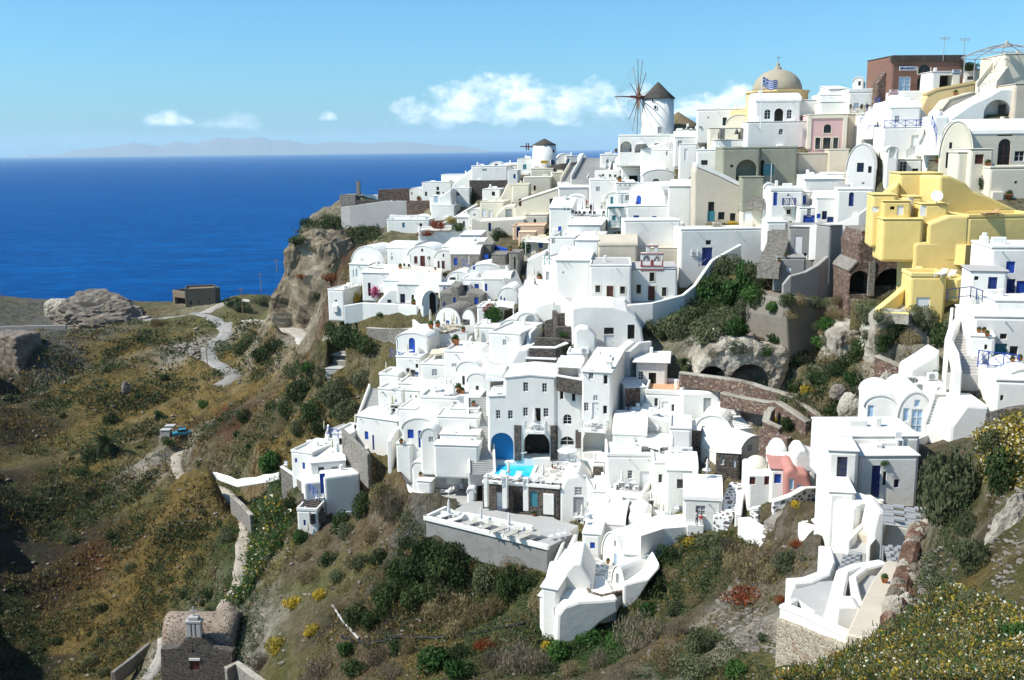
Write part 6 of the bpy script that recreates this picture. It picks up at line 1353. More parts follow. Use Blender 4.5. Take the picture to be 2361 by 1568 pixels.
bm = bmesh.new(); box(bm,(gx0 + gx1) / 2 - .07,(gx0 + gx1) / 2 + .07,.42,.56, gz1 + .75, gz1 + 1.9); box(bm,(gx0 + gx1) / 2 - .42,(gx0 + gx1) / 2 + .42,.43,.55, gz1 + 1.35, gz1 + 1.5); obj('cross', bm,'K', cp.root)
(u0, v1),(u1, v0) = cp.loc(1308,1416), cp.loc(1384,1432); bm = bmesh.new(); box(bm, u0, u1,-.1,.3, v0, v1); obj('lintel', bm,'W', cp.root)
WALL('stone yard wall in front of the old chapel',[(1560,1490,97),(1640,1450,98),(1760,1540,94),(1900,1640,91)],3.5,.6,'L','T', name='stone_wall')
WALL('dry stone edge beside the chapel path',[(780,1510,112),(900,1420,118),(1030,1310,124)],.8,.6,'L', name='stone_wall')
full()
TERR('white lane in front of the sloping-roofed house',[(1478,1236),(1530,1219),(1612,1213),(1690,1205),(1690,1188),(1600,1182),(1500,1192)],2.2,'W2','W', d=82)
o_ = H('', poly=[(610,740),(630,692),(646,640),(652,576),(668,553),(710,541),(760,556),(795,640),(785,745)], d=245, yaw=-20, dep=16, m='TC', name='cliff', bev=2.0, feet=False).root
for k_ in ('label','category'):
 if k_ in o_: del o_[k_]
o_['kind'] = 'structure'
# ------------------------------------------------------------------ cut the openings into the walls
bpy.context.view_layer.update()
for wl, co in CUTS:
 md = wl.modifiers.new('openings','BOOLEAN'); md.operation = 'DIFFERENCE'; md.object = co; md.solver = 'EXACT'; md.use_self = True
dg=bpy.context.evaluated_depsgraph_get(); dg.update()
NEW=[]
for wl, co in CUTS: NEW.append(bpy.data.meshes.new_from_object(wl.evaluated_get(dg)))
for (wl, co), me_ in zip(CUTS, NEW):
 wl.modifiers.clear(); wl.data=me_
for wl, co in CUTS: bpy.data.objects.remove(co)
# ------------------------------------------------------------------ build the ground
full()
GZ=grid_z()
P3=np.stack([GX.ravel(), GY.ravel(), GZ.ravel()],1)
gx=np.gradient(GZ, axis=1) / np.gradient(GX, axis=1); gy=np.gradient(GZ, axis=0) / np.gradient(GY, axis=0)
slope=np.sqrt(gx ** 2 + gy ** 2); sl=np.clip((slope - .25) / 1.2,0,1)
n_big=fbm(P3,1 / 16.,4,3).reshape(GZ.shape); n_mid=fbm(P3,1 / 4.5,4,9,.6).reshape(GZ.shape); rid=1 - np.abs(fbm(P3 * np.array([1,1,.45]),1 / 7.,4,21,.55)).reshape(GZ.shape) * 2
lf=np.clip((-GX - 22) / 25,0,1) * np.clip((GY - 85) / 25,0,1) * np.clip((330 - GY) / 60,0,1)
Pg=np.stack([(GX * .80 + GY * .60).ravel() * .35,(-GX * .60 + GY * .80).ravel(), np.zeros(GX.size)],1)
gul=(1 - 2 * np.abs(fbm(Pg,1 / 26.,3,61,.5))).reshape(GZ.shape)
GZ=GZ + lf * ((gul - .55) * 5.0 + (1 - 2 * np.abs(fbm(Pg,1 / 9.,3,71,.5))).reshape(GZ.shape) * 1.8 - .9)
near=np.clip((GY - 12) / 30,.15,1)
GZ=GZ + near * (n_big * 1.1 + n_mid * (.30 + .9 * sl) + (rid - .6) * (.25 + 1.6 * sl))
stp_=np.clip((slope - .9) / 1.0,0,1)
GZ=GZ + stp_ * near * (fbm(P3 * np.array([1,1,.25]),1 / 2.6,4,77,.6).reshape(GZ.shape) * 2.4 + (1 - 2 * np.abs(fbm(P3 * np.array([1,1,.2]),1 / 6.,3,78))).reshape(GZ.shape) * 1.5)
# levelled ground below houses and terraces, and nothing standing in front of their feet
for poly, z in PADS:
 xs=[p[0] for p in poly]; ys=[p[1] for p in poly]
 v0=int(np.searchsorted(VS, min(ys) - .5)); v1=int(np.searchsorted(VS, max(ys) + .5)) + 1
 sub=(slice(max(0, v0 - 1), v1 + 1), slice(0, NU))
 ins=inpoly(GX[sub], GY[sub], poly); GZ[sub]=np.where(ins, np.minimum(GZ[sub], z), GZ[sub])
for (fa, fb, z, reach) in FEET:
 # keep the sight strip in front of a facade foot below its lower edge
 for tt in np.linspace(0,1,9):
  px_, py_=fa[0] + (fb[0] - fa[0]) * tt, fa[1] + (fb[1] - fa[1]) * tt
  col=int(round((px_ / py_ - UMIN) / (UMAX - UMIN) * (NU - 1)))
  wcol=max(2, int(math.ceil(np.hypot(fb[0] - fa[0], fb[1] - fa[1]) / 8 / py_ / (UMAX - UMIN) * NU)))
  c0, c1=max(0, col - wcol), min(NU, col + wcol + 1)
  v1=int(np.searchsorted(VS, py_ + .2)); v0=int(np.searchsorted(VS, py_ - reach))
  if c0 >= c1 or v0 >= v1: continue
  lim=z * (VS[v0:v1] / py_)[:, None]
  lim=np.minimum(lim, z + .1) if z < 0 else np.minimum(z - .05, lim)
  GZ[v0:v1, c0:c1]=np.minimum(GZ[v0:v1, c0:c1], np.where(z < 0, z * (VS[v0:v1] / py_)[:, None] - .06, z - .06))
# roads: bed smoothed across the track
RB=[]
for name, pts, wd, colr in ROADS:
 P=[]
 for x, y in pts:
  d=depth(x, y); P.append(ray(x, y) * d)
 dense=[]
 for k in range(len(P) - 1):
  p0=P[max(k - 1,0)]; p1=P[k]; p2=P[k + 1]; p3=P[min(k + 2, len(P) - 1)]
  n=max(3, int((p2 - p1).length / 1.2))
  for i in range(n):
   u=i / n; dense.append(.5 * ((2 * p1) + (p2 - p0) * u + (2 * p0 - 5 * p1 + 4 * p2 - p3) * u * u + (3 * p1 - p0 - 3 * p2 + p3) * u ** 3))
 dense.append(P[-1])
 A=np.array([tuple(p) for p in dense])
 for _ in range(6): A[1:-1,2]=(A[:-2,2] + 2 * A[1:-1,2] + A[2:,2]) / 4
 RB.append((name, A, wd, colr))
 v0=int(np.searchsorted(VS, A[:,1].min() - 8)); v1=int(np.searchsorted(VS, A[:,1].max() + 8))
 X, Yy=GX[v0:v1], GY[v0:v1]; best=np.full(X.shape,1e9); bz=np.zeros(X.shape)
 for a in A[::2]:
  d=(X - a[0]) ** 2 + (Yy - a[1]) ** 2; mk=d < best; best=np.where(mk, d, best); bz=np.where(mk, a[2], bz)
 best=np.sqrt(best); wgt=np.clip(1 - (best - wd * .65) / (wd * .8 + 1),0,1); wgt=wgt * wgt * (3 - 2 * wgt)
 GZ[v0:v1]=GZ[v0:v1] * (1 - wgt) + (bz - .12) * wgt
# vertex colours from the zones
zp=[]; zc=[]
for x, y, c in ZONES:
 p=ray(x, y) * depth(x, y); zp.append((p.x, p.y)); zc.append(c)
zp=np.array(zp); zc=np.array(zc)
cs=2; Xc=GX[::cs, ::cs]; Yc=GY[::cs, ::cs]; Q=np.stack([Xc.ravel(), Yc.ravel()],1)
Q3=np.stack([Q[:,0], Q[:,1], np.zeros(len(Q))],1)
jit=np.stack([fbm(Q3,1 / 9.,3,40), fbm(Q3,1 / 9.,3,50)],1) * (3 + Q[:,1:2] * .035)
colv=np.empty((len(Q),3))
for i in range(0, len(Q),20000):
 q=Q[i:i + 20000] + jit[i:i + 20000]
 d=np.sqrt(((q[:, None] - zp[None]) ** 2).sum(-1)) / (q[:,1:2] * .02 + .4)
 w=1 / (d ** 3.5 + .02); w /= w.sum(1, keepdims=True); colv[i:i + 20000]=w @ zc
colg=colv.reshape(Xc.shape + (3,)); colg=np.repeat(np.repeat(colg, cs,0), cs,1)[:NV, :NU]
me = bpy.data.meshes.new('hillside')
V=np.stack([GX.ravel(), GY.ravel(), GZ.ravel()],1)
ii=(np.arange(NV - 1)[:, None] * NU + np.arange(NU - 1)[None]).ravel()
F=np.stack([ii, ii + 1, ii + NU + 1, ii + NU],1)
me.vertices.add(len(V)); me.vertices.foreach_set('co', V.ravel()); me.loops.add(F.size); me.loops.foreach_set('vertex_index', F.ravel())
me.polygons.add(len(F)); me.polygons.foreach_set('loop_start', np.arange(0, F.size,4)); me.polygons.foreach_set('loop_total', np.full(len(F),4)); me.update(); me.validate()
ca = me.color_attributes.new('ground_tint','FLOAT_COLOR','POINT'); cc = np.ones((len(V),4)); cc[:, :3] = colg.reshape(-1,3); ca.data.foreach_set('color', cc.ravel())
me.polygons.foreach_set('use_smooth', np.ones(len(F), bool))
gm, t, b, pos = base_mat('hillside_ground',.95,.08)
at_ = t.new('ShaderNodeVertexColor', layer_name='ground_tint'); tint = at_.outputs[0]
geo = t.new('ShaderNodeNewGeometry'); sep = t.new('ShaderNodeSeparateXYZ'); t.ln(geo.outputs['Normal'], sep.inputs[0])
nA=t.noise(pos,.45,8,.65); nB=t.noise(pos,2.2,6,.7); nC=t.noise(pos,.09,4)
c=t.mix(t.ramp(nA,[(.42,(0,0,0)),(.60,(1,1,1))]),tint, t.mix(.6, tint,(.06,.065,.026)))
c = t.mix(t.ramp(nC,[(.45,(0,0,0)),(.62,(.45,.45,.45))]),c, t.mix(1, c,(1.25,1.12,.85),'MULTIPLY'))
c = t.mix(t.ramp(nB,[(.40,(.55,.55,.55)),(.58,(0,0,0))]),c, t.mix(1, c,(.42,.42,.42),'MULTIPLY'))
stp = t.math('ADD', sep.outputs[2], t.math('MULTIPLY', t.math('SUBTRACT', nA,.5),.5))
nV=t.noise(t.scale(pos,1.1,1.1,.3),1.0,7,.7)
rockc = t.mix(t.ramp(nV,[(.40,(0,0,0)),(.56,(1,1,1))]),t.mix(1, tint,(.38,.34,.30),'MULTIPLY'), t.mix(.35, tint, t.ramp(nB,[(.3,(.12,.10,.08)),(.7,(.40,.36,.29))])))
c=t.mix(t.ramp(stp,[(.42,(1,1,1)),(.66,(0,0,0))]),c, rockc)
vo = t.new('ShaderNodeTexVoronoi'); t.ln(pos, vo.inputs['Vector']); vo.inputs['Scale'].default_value = 1.3
pebble = t.math('MULTIPLY', t.ramp(vo.outputs['Distance'],[(.10,(1,1,1)),(.22,(0,0,0))]),t.ramp(t.noise(pos,.25,3),[(.55,(0,0,0)),(.68,(1,1,1))]))
c=t.mix(pebble, c,(.34,.31,.27))
t.ln(c, b.inputs['Base Color'])
hh = t.math('ADD', t.math('MULTIPLY', nA,1.0), t.math('ADD', t.math('MULTIPLY', nB,.45), nV))
t.ln(t.bump(hh,1.0,.9), b.inputs['Normal'])
go = link('hillside', me, gm); tag(go, kind='structure')
# road ribbons
for name, A, wd, colr in RB:
 bm=bmesh.new(); prev=None; nC_=6
 for k in range(len(A)):
  tg=A[min(k + 1, len(A) - 1)] - A[max(k - 1,0)]; tg=tg / (np.hypot(tg[0], tg[1]) + 1e-6); nx, ny=-tg[1], tg[0]
  ww=wd * (1 + .18 * math.sin(k * .7) * math.sin(k * .23 + 1))
  row=[]
  for i in range(nC_ + 1):
   s=(i / nC_ - .5) * ww; x, y=A[k,0] + nx * s, A[k,1] + ny * s
   row.append(bm.verts.new((x, y, max(ground_z(x, y) + .16, A[k,2] + .04) if 0 < i < nC_ else ground_z(x, y) - .1)))
  if prev:
   for i in range(nC_): bm.faces.new((prev[i], prev[i + 1], row[i + 1], row[i]))
  prev=row
 bmesh.ops.recalc_face_normals(bm, faces=bm.faces[:])
 rm, t, b, pos = base_mat('packed_dirt',.95,.05)
 n=t.noise(pos,.5,7,.65); n2=t.noise(pos,.06,2)
 t.ln(t.mix(t.ramp(n2,[(.4,(0,0,0)),(.6,(.5,.5,.5))]),t.ramp(n,[(.3, mul(colr,.55)),(.5, colr),(.75, mul(colr,1.2))]),mul(colr,.5)), b.inputs['Base Color'])
 t.ln(t.bump(n,.6,.15), b.inputs['Normal'])
 o = obj(name, bm, rm, smooth=True); tag(o, kind='structure')
# ------------------------------------------------------------------ plants
full()
bpy.context.view_layer.update(); DG=bpy.context.evaluated_depsgraph_get(); DG.update()
ORG=Vector((0,0,0))
HAZEOB = bpy.data.objects.get('haze')
if HAZEOB: HAZEOB.hide_viewport=True; bpy.context.view_layer.update(); DG=bpy.context.evaluated_depsgraph_get()
def cast(X, Y):
 d=ray(X, Y).normalized(); ok, p, n, i, o, mm=SC.ray_cast(DG, ORG, d, distance=460)
 return (p, n, o) if ok else (None, None, None)
def down(p, lim=60):
 ok, q, n, i, o, mm=SC.ray_cast(DG, p, Vector((0,0,-1)), distance=lim); return q if ok else None
def spot(x, y):
 """floor place seen at a picture point of the current ninth"""
 p, n, o=cast(fx(x), fy(y))
 if p is None: p=at(x, y); return p
 if n.z > .55: return p
 q=down(p - Vector((p.x, p.y,0)).normalized() * .35 + Vector((0,0,.05)),3.0)
 return q if q is not None else p
def leaf_mesh(name, n, leaf, seed, lobes=6, squash=.75, up=.2, core=True, aspect=.45, hollow=.55, wild=.0):
 r=np.random.default_rng(seed)
 L=np.concatenate([[[0,0,.42,.62]], np.stack([r.uniform(-.55,.55, lobes), r.uniform(-.55,.55, lobes), r.uniform(.18,.62, lobes), r.uniform(.26,.48, lobes)],1)])
 k=r.choice(len(L), n, p=(L[:,3] ** 2) / (L[:,3] ** 2).sum()); d=r.normal(size=(n,3)); d /= np.linalg.norm(d, axis=1, keepdims=True)
 rad=L[k,3] * (hollow + (1 - hollow) * r.random(n) ** .5) * (1 + wild * r.normal(size=n))
 c=L[k, :3] + d * rad[:, None]; c[:,2]=np.abs(c[:,2]) * squash
 nrm=d + r.normal(size=(n,3)) * .7; nrm[:,2] += .2; nrm /= np.linalg.norm(nrm, axis=1, keepdims=True)
 t_=np.cross(nrm, r.normal(size=(n,3))); t_ += np.array([0,0, up]); t_ /= np.linalg.norm(t_, axis=1, keepdims=True); b_=np.cross(nrm, t_)
 s=leaf * r.uniform(.6,1.4, n)[:, None]
 V=np.stack([c - t_ * s, c + b_ * s * aspect, c + t_ * s, c - b_ * s * aspect],1).reshape(-1,3)
 me=bpy.data.meshes.new(name); me.from_pydata(V.tolist(),[], np.arange(4 * n).reshape(-1,4).tolist()); return me
M['f_dark'] = foliage('dark_green_leaves',[(.014,.028,.009),(.036,.062,.019),(.075,.110,.034)])
M['f_round'] = foliage('grey_green_leaves',[(.048,.061,.029),(.104,.120,.058),(.176,.184,.096)])
M['f_dry'] = foliage('dry_brown_twigs',[(.125,.095,.045),(.25,.195,.10),(.42,.34,.19)])
M['f_grey'] = foliage('grey_brown_twigs',[(.080,.067,.048),(.168,.136,.093),(.272,.224,.160)])
M['f_lush'] = foliage('bright_green_leaves',[(.020,.050,.011),(.045,.105,.022),(.10,.19,.042)])
M['f_rust'] = foliage('rusty_red_leaves',[(.105,.027,.012),(.240,.060,.021),(.150,.135,.045)])
M['f_pink'] = foliage('pink_blossom',[(.35,.01,.10),(.55,.03,.22)])
M['f_yel'] = foliage('yellow_blossom',[(.20,.17,.03),(.55,.38,.03),(.72,.55,.10)])
M['f_gold'] = foliage('golden_dry_grass',[(.10,.07,.018),(.24,.165,.045),(.40,.29,.10)],.15)
M['f_white'] = foliage('white_daisy_petals',[(.6,.58,.45),(.75,.73,.6)])
PROTO={}
for kind, n, leaf, nv, kw in [('dark',1500,.062,4, {}),('round',1700,.052,4, dict(squash=.8, lobes=4)),('dry',1900,.060,4, dict(aspect=.22, up=.9, wild=.08)),('grey',1900,.065,3, dict(aspect=.18, up=1.1, wild=.10)),('lush',1300,.070,4, dict(aspect=.6)),('rust',1200,.055,3, dict(squash=.5)),('pink',900,.06,2, dict(aspect=.7)),('yel',1200,.050,3, dict(squash=.6, aspect=.6))]:
 PROTO[kind]=[]
 for v in range(nv):
  me = leaf_mesh(kind + '_bush', n, leaf,100 + v * 7 + len(kind) * 31, **kw); me.materials.append(M['f_' + kind]); PROTO[kind].append(me)
BNAME = {'dark': 'dark green bush','round': 'grey-green bush','dry': 'dry brown bush','grey': 'grey leafless bush','lush': 'bright green bush','rust': 'rusty red bush','pink': 'pink bougainvillea','yel': 'yellow flowering bush'}
# landmarks by which a bush can be found
LMK = [((1650,640),'below the chapel parapet'),((1560,740),'right of the curved store house'),((1730,860),'by the wide cave arches'),((1790,720),'by the tall ruin arch'),((1900,830),'before the shaded cave'),((1990,900),'on the gully slope'),
 ((2000,720),'under the masonry arches'),((2150,740),'below the yellow house'),((2220,720),'beside the blue-door houses'),((2130,830),'near the equipment boxes'),((1900,950),'above the pink chapel'),((1800,960),'behind the rubble planter'),
 ((780,540),'on top of the pale cliff'),((920,550),'near the cliff houses'),((770,650),'beside the cliff terraces'),((660,640),'on the cliff face'),((880,445),'on the far village edge'),((800,780),'under the long white wall'),((720,930),'on the slope left of the hotel'),((820,900),'below the field terraces'),
 ((630,1070),'above the white fence'),((600,790),'between the two dirt roads'),((560,700),'near the shell building'),((420,800),'left of the winding road'),((300,880),'below the sea wall'),((450,1000),'near the parked car'),((200,1000),'in the left gully'),((380,1100),'on the ridge by the path'),((100,1250),'on the dark left slope'),
 ((300,1250),'on the golden slope'),((480,1250),'left of the footpath'),((620,1180),'right of the footpath'),((660,1330),'beside the pale landslip'),((350,1420),'above the old chapel'),((150,1480),'at the lower left edge'),((500,1500),'beside the old chapel'),((680,1500),'right of the old chapel'),
 ((860,1130),'under the seaside terraces'),((920,1200),'below the curved terrace'),((780,1270),'below the seaside house'),((1050,1300),'under the grey stone terrace'),((850,1400),'by the dark hollow'),((1060,1430),'in the brown thicket'),((1180,1360),'left of the lower white house'),((1000,1530),'at the bottom middle'),((1200,1540),'below the thicket'),((1320,1500),'under the lower white house'),
 ((1500,1330),'right of the barrel vault house'),((1640,1260),'below the lane'),((1750,1310),'in the wide brown clump'),((1600,1400),'on the rubble slope'),((1480,1500),'at the bottom centre right'),((1650,1530),'left of the stone heap'),((1750,1380),'by the flower garden'),((1850,1170),'in the earth garden'),((2190,1100),'beside the white block'),((2300,1080),'at the right edge'),((2240,1280),'behind the broken stone wall'),((2160,1360),'on the flowery slope'),((2200,1480),'in the flower meadow'),
 ((1150,540),'beside the apricot house'),((1130,740),'by the umbrella terrace'),((1300,800),'on the garden terraces'),((900,720),'by the long white wall'),((860,670),'by the cube house'),((2030,1060),'before the pale blue doors'),((1700,500),'before the weathered beige house'),((2240,430),'by the cream house'),((1480,230),'near the tall windmill'),((2230,170),'at the top right roofs')]
def near_lm(X, Y): return min(LMK, key=lambda l: (l[0][0] - X) ** 2 + (l[0][1] - Y) ** 2)[1]
def rnd_in(poly):
 xs=[p[0] for p in poly]; ys=[p[1] for p in poly]
 while True:
  x, y=rng.uniform(min(xs), max(xs)), rng.uniform(min(ys), max(ys))
  if bool(inpoly(np.array([x]), np.array([y]), poly)[0]): return x, y
BUSH_N=0
def BUSH(x, y, w, h, kind, force=False):
 """bush standing at picture point x, y (whole picture), w by h pixels"""
 global BUSH_N
 p, n, o=cast(x, y)
 if p is None: return
 if o.name != 'hillside' and not force and not (o.parent and o.parent.name.startswith('cave_house')): return
 k=p.y / FPX; me=PROTO[kind][BUSH_N % len(PROTO[kind])]; BUSH_N += 1
 ob = bpy.data.objects.new({'pink': 'bougainvillea'}.get(kind,'bush'), me); COL.objects.link(ob)
 sx=w * k / 1.75; sz=h * k / .80
 ob.location=p + Vector((p.x, p.y,0)).normalized() * sx * .25 + Vector((0,0,-.12 * sz)); ob.scale=(sx, sx, sz); ob.rotation_euler=(0,0, rng.random() * 6.28)
 size = 'large' if w >= 75 else 'small' if w < 34 else 'medium'
 auto(ob, size + ' ' + BNAME[kind], near_lm(x, y),'bougainvillea' if kind == 'pink' else 'bush', BNAME[kind].replace('bush','bushes') if kind != 'pink' else None)
 return ob
for b_ in [(1720,650,62,62,'lush'),(1712,700,95,72,'lush'),(1640,680,95,62,'dark'),(1590,668,60,42,'dark'),(1690,610,66,46,'dark'),(1745,596,44,34,'lush'),(1665,640,70,40,'dark'),(1640,785,125,72,'round'),(1560,775,115,58,'round'),(1520,745,75,52,'dark'),(1500,772,52,42,'round'),(1700,752,72,44,'dark'),(1600,722,95,44,'dark'),(1745,705,52,50,'dark'),(1560,700,60,34,'dark'),(1680,700,60,44,'dark'),
 (1812,868,48,38,'round'),(1905,840,74,44,'dry'),(1935,862,66,40,'dark'),(1987,925,64,68,'round'),(1945,905,85,44,'dry'),(1890,880,82,34,'dark'),(2000,725,66,44,'round'),(1955,695,66,32,'dry'),(2060,770,66,44,'dark'),(2135,750,66,54,'round'),(2172,795,86,64,'dark'),(2245,712,68,44,'round'),(2120,830,76,44,'dark'),(1990,815,76,44,'dark'),(2030,855,60,36,'yel'),(1905,940,78,44,'dry'),(1955,972,48,34,'round'),(1988,1004,44,34,'lush'),(1812,992,48,38,'dark'),(1790,968,50,26,'yel'),(2090,720,60,40,'dry'),(2060,690,50,34,'round'),(1930,735,60,30,'dry'),(1840,700,50,30,'dry'),(1790,792,60,30,'lush'),(2040,800,60,40,'dark'),(1960,840,60,34,'dark'),(2000,960,50,40,'dry'),(1860,905,50,30,'yel'),
 (740,540,66,28,'dark'),(800,556,76,28,'round'),(850,566,66,28,'dark'),(895,566,54,34,'rust'),(932,556,66,36,'rust'),(965,545,50,30,'dark'),(770,645,66,34,'rust'),(775,668,86,24,'dark'),(885,448,40,24,'dark'),(815,610,50,26,'round'),(705,520,40,22,'dark'),(790,525,60,24,'round'),(745,600,36,20,'rust'),(1060,388,40,14,'round'),(1030,398,30,12,'dry'),
 (800,792,105,56,'dark'),(845,808,76,46,'dark'),(765,775,56,42,'dark'),(700,920,95,56,'dark'),(772,930,95,64,'round'),(722,968,95,64,'dark'),(800,962,80,50,'round'),(835,890,70,44,'round'),(660,955,56,44,'dark'),(742,1000,66,40,'dark'),(850,940,60,40,'round'),(622,1085,80,56,'lush'),(640,808,66,30,'dark'),(580,790,56,30,'round'),(560,812,66,34,'dark'),(610,830,70,40,'dark'),(680,870,60,40,'round'),(600,700,50,24,'round'),(540,705,50,26,'dark'),(560,720,56,30,'round'),(770,860,60,34,'dry'),(690,1000,60,40,'round'),(640,1000,56,40,'dry'),
 (858,1118,88,76,'dry'),(912,1192,80,86,'grey'),(832,1190,66,66,'dark'),(790,1220,66,56,'dark'),(880,1160,70,60,'dry'),(960,1340,115,86,'dark'),(1015,1330,135,90,'dark'),(905,1380,100,66,'dark'),(822,1440,76,66,'dark'),(856,1448,66,56,'dark'),(1020,1430,115,86,'dry'),(1085,1440,108,76,'dry'),(1130,1360,95,76,'round'),(1170,1380,95,96,'dark'),(1185,1328,76,56,'dry'),(1240,1410,76,66,'dry'),(1262,1345,50,44,'dark'),(1118,1500,66,54,'rust'),(1000,1550,125,66,'lush'),(1060,1565,90,50,'lush'),(1200,1552,145,96,'grey'),(1245,1462,36,30,'lush'),(1284,1520,86,50,'lush'),(1352,1486,76,36,'lush'),(1260,1500,50,30,'yel'),(760,1300,56,36,'dark'),(700,1290,60,40,'dry'),(870,1300,60,40,'dark'),(740,1380,56,36,'yel'),(680,1400,60,40,'yel'),(720,1460,60,36,'yel'),(640,1500,90,50,'yel'),(600,1540,60,44,'grey'),(740,1560,110,60,'grey'),(800,1510,60,36,'lush'),(870,1530,80,40,'grey'),(920,1500,60,34,'dark'),(780,1340,50,34,'round'),(985,1290,90,66,'dark'),(1045,1300,90,66,'dark'),(930,1330,90,70,'dark'),(1060,1340,90,76,'dark'),(890,1420,90,60,'dark'),(950,1400,90,66,'dark'),(1000,1380,90,60,'dark'),(1140,1420,100,66,'dry'),(1045,1470,90,56,'dry'),(1210,1360,70,50,'dark'),(800,1240,60,44,'round'),(740,1260,66,40,'dry'),(860,1250,60,44,'dry'),(710,1340,66,40,'dry'),(770,1420,60,44,'dry'),(880,1350,66,44,'dry'),(690,1250,50,34,'lush'),(830,1310,60,40,'round'),(940,1500,70,40,'dry'),(1060,1520,70,44,'dark'),(1130,1540,80,50,'grey'),(820,1560,80,44,'dark'),(900,1565,90,44,'grey'),(1320,1560,80,44,'dry'),(1520,1360,60,60,'dark'),(1560,1340,60,40,'dry'),(1690,1320,70,60,'dry'),(1780,1340,70,60,'dry'),(1660,1300,60,50,'round'),(1500,1420,60,40,'lush'),(1560,1470,70,60,'grey'),(1520,1530,70,50,'dry'),(1780,1240,60,30,'dry'),(1840,1260,50,26,'rust'),(940,1270,60,40,'dark'),
 (1490,1345,76,96,'dark'),(1545,1300,66,56,'dark'),(1640,1262,76,44,'round'),(1740,1340,135,116,'dry'),(1685,1282,66,56,'grey'),(1805,1320,86,56,'round'),(1600,1400,70,40,'dry'),(1420,1490,60,40,'lush'),(1480,1495,145,106,'grey'),(1540,1552,90,70,'dry'),(1612,1512,96,86,'round'),(1600,1568,125,66,'round'),(1730,1388,135,52,'rust'),(1800,1392,50,36,'rust'),(1780,1270,60,34,'dry'),(1590,1260,60,30,'yel'),(1650,1225,60,34,'yel'),(1560,1420,60,40,'round'),(1440,1568,80,50,'grey'),(1380,1540,70,50,'grey'),(1700,1560,80,44,'lush'),(1760,1480,40,24,'dark'),
 (1780,1195,66,40,'yel'),(1835,1170,36,26,'yel'),(2195,1195,185,205,'round'),(2160,1150,110,130,'round'),(2310,1120,125,116,'dark'),(2290,1050,90,70,'round'),(2245,1320,105,96,'round'),(2170,1375,115,64,'round'),(2230,1230,80,60,'round'),(2330,1300,50,40,'dry'),(2110,1450,90,50,'round'),(2340,1480,80,60,'lush'),(2250,1400,90,50,'round'),(2020,1120,60,40,'dry')]: BUSH(*b_)
for b_ in [(1150,552,46,34,'dark'),(867,682,44,34,'pink'),(1140,742,56,46,'lush'),(1128,718,40,36,'rust'),(818,692,36,34,'yel'),(1300,775,36,16,'lush'),(1305,812,44,24,'dark'),(877,728,20,12,'lush'),(2040,1070,30,16,'lush'),(1690,518,40,14,'yel'),(1650,520,36,14,'dry'),(2265,432,26,34,'dark'),(1213,580,30,30,'lush'),(2230,160,60,20,'dark'),(1700,812,60,34,'round'),(1640,822,50,28,'dry'),(1770,815,44,26,'lush'),(1820,730,50,26,'dry'),(1880,705,60,26,'round'),(1940,700,60,30,'dry'),(1985,770,50,26,'dark'),(1900,770,36,24,'dry'),(690,560,56,24,'dark'),(730,580,40,22,'dry'),(700,640,36,18,'rust'),(735,690,36,20,'dark'),(1085,465,30,30,'dark'),(1010,522,50,26,'rust'),(1040,512,40,22,'yel'),(985,540,50,22,'rust'),(1060,530,40,20,'dark')]: BUSH(*b_, force=True)
for _ in range(30):
 x, y = rnd_in([(1500,705),(1640,615),(1740,590),(1760,700),(1690,790),(1500,795)]); w = rng.uniform(46,90); BUSH(x, y, w, w * .62, rng.choice(['dark','round','dark','round','lush']))
for _ in range(40):
 x, y = rnd_in([(1780,690),(2000,690),(2180,740),(2180,830),(1990,980),(1830,930)]); w = rng.uniform(36,70); BUSH(x, y, w, w * .6, rng.choice(['dark','round','dry','round','lush']))
for b_ in [(2035,745,60,40,'round'),(2070,760,64,44,'dark'),(2110,745,60,40,'round'),(2050,790,70,50,'dark'),(2100,795,70,46,'dry'),(2140,770,60,44,'dark')]: BUSH(*b_)
# small shrubs spread over the open slopes, each an object of its own
AREAS=[([(20,770),(330,745),(470,735),(500,790),(470,900),(420,960),(150,1080),(20,1000)],22),([(150,1090),(420,900),(540,900),(700,880),(860,860),(830,960),(640,1060),(420,1080),(410,1110),(250,1180),(60,1300)],26),([(60,1300),(420,1120),(540,1140),(560,1210),(550,1330),(480,1420),(300,1400),(60,1450)],20),
 ([(20,1440),(340,1400),(370,1500),(300,1560),(20,1560)],12),([(560,1150),(680,1150),(690,1280),(600,1330),(540,1380)],10),([(540,715),(600,720),(640,800),(720,830),(760,870),(560,880),(520,800)],12)]
for poly, n in AREAS:
 for _ in range(n):
  x, y = rnd_in(poly); w = rng.choice([14,18,22,28,38,50]); BUSH(x, y, w, w * rng.uniform(.45,.7), rng.choice(['dark','dark','round','round','dry','dark','lush'] if y < 1150 or x > 540 else ['dark','round','round','dry','dark']))
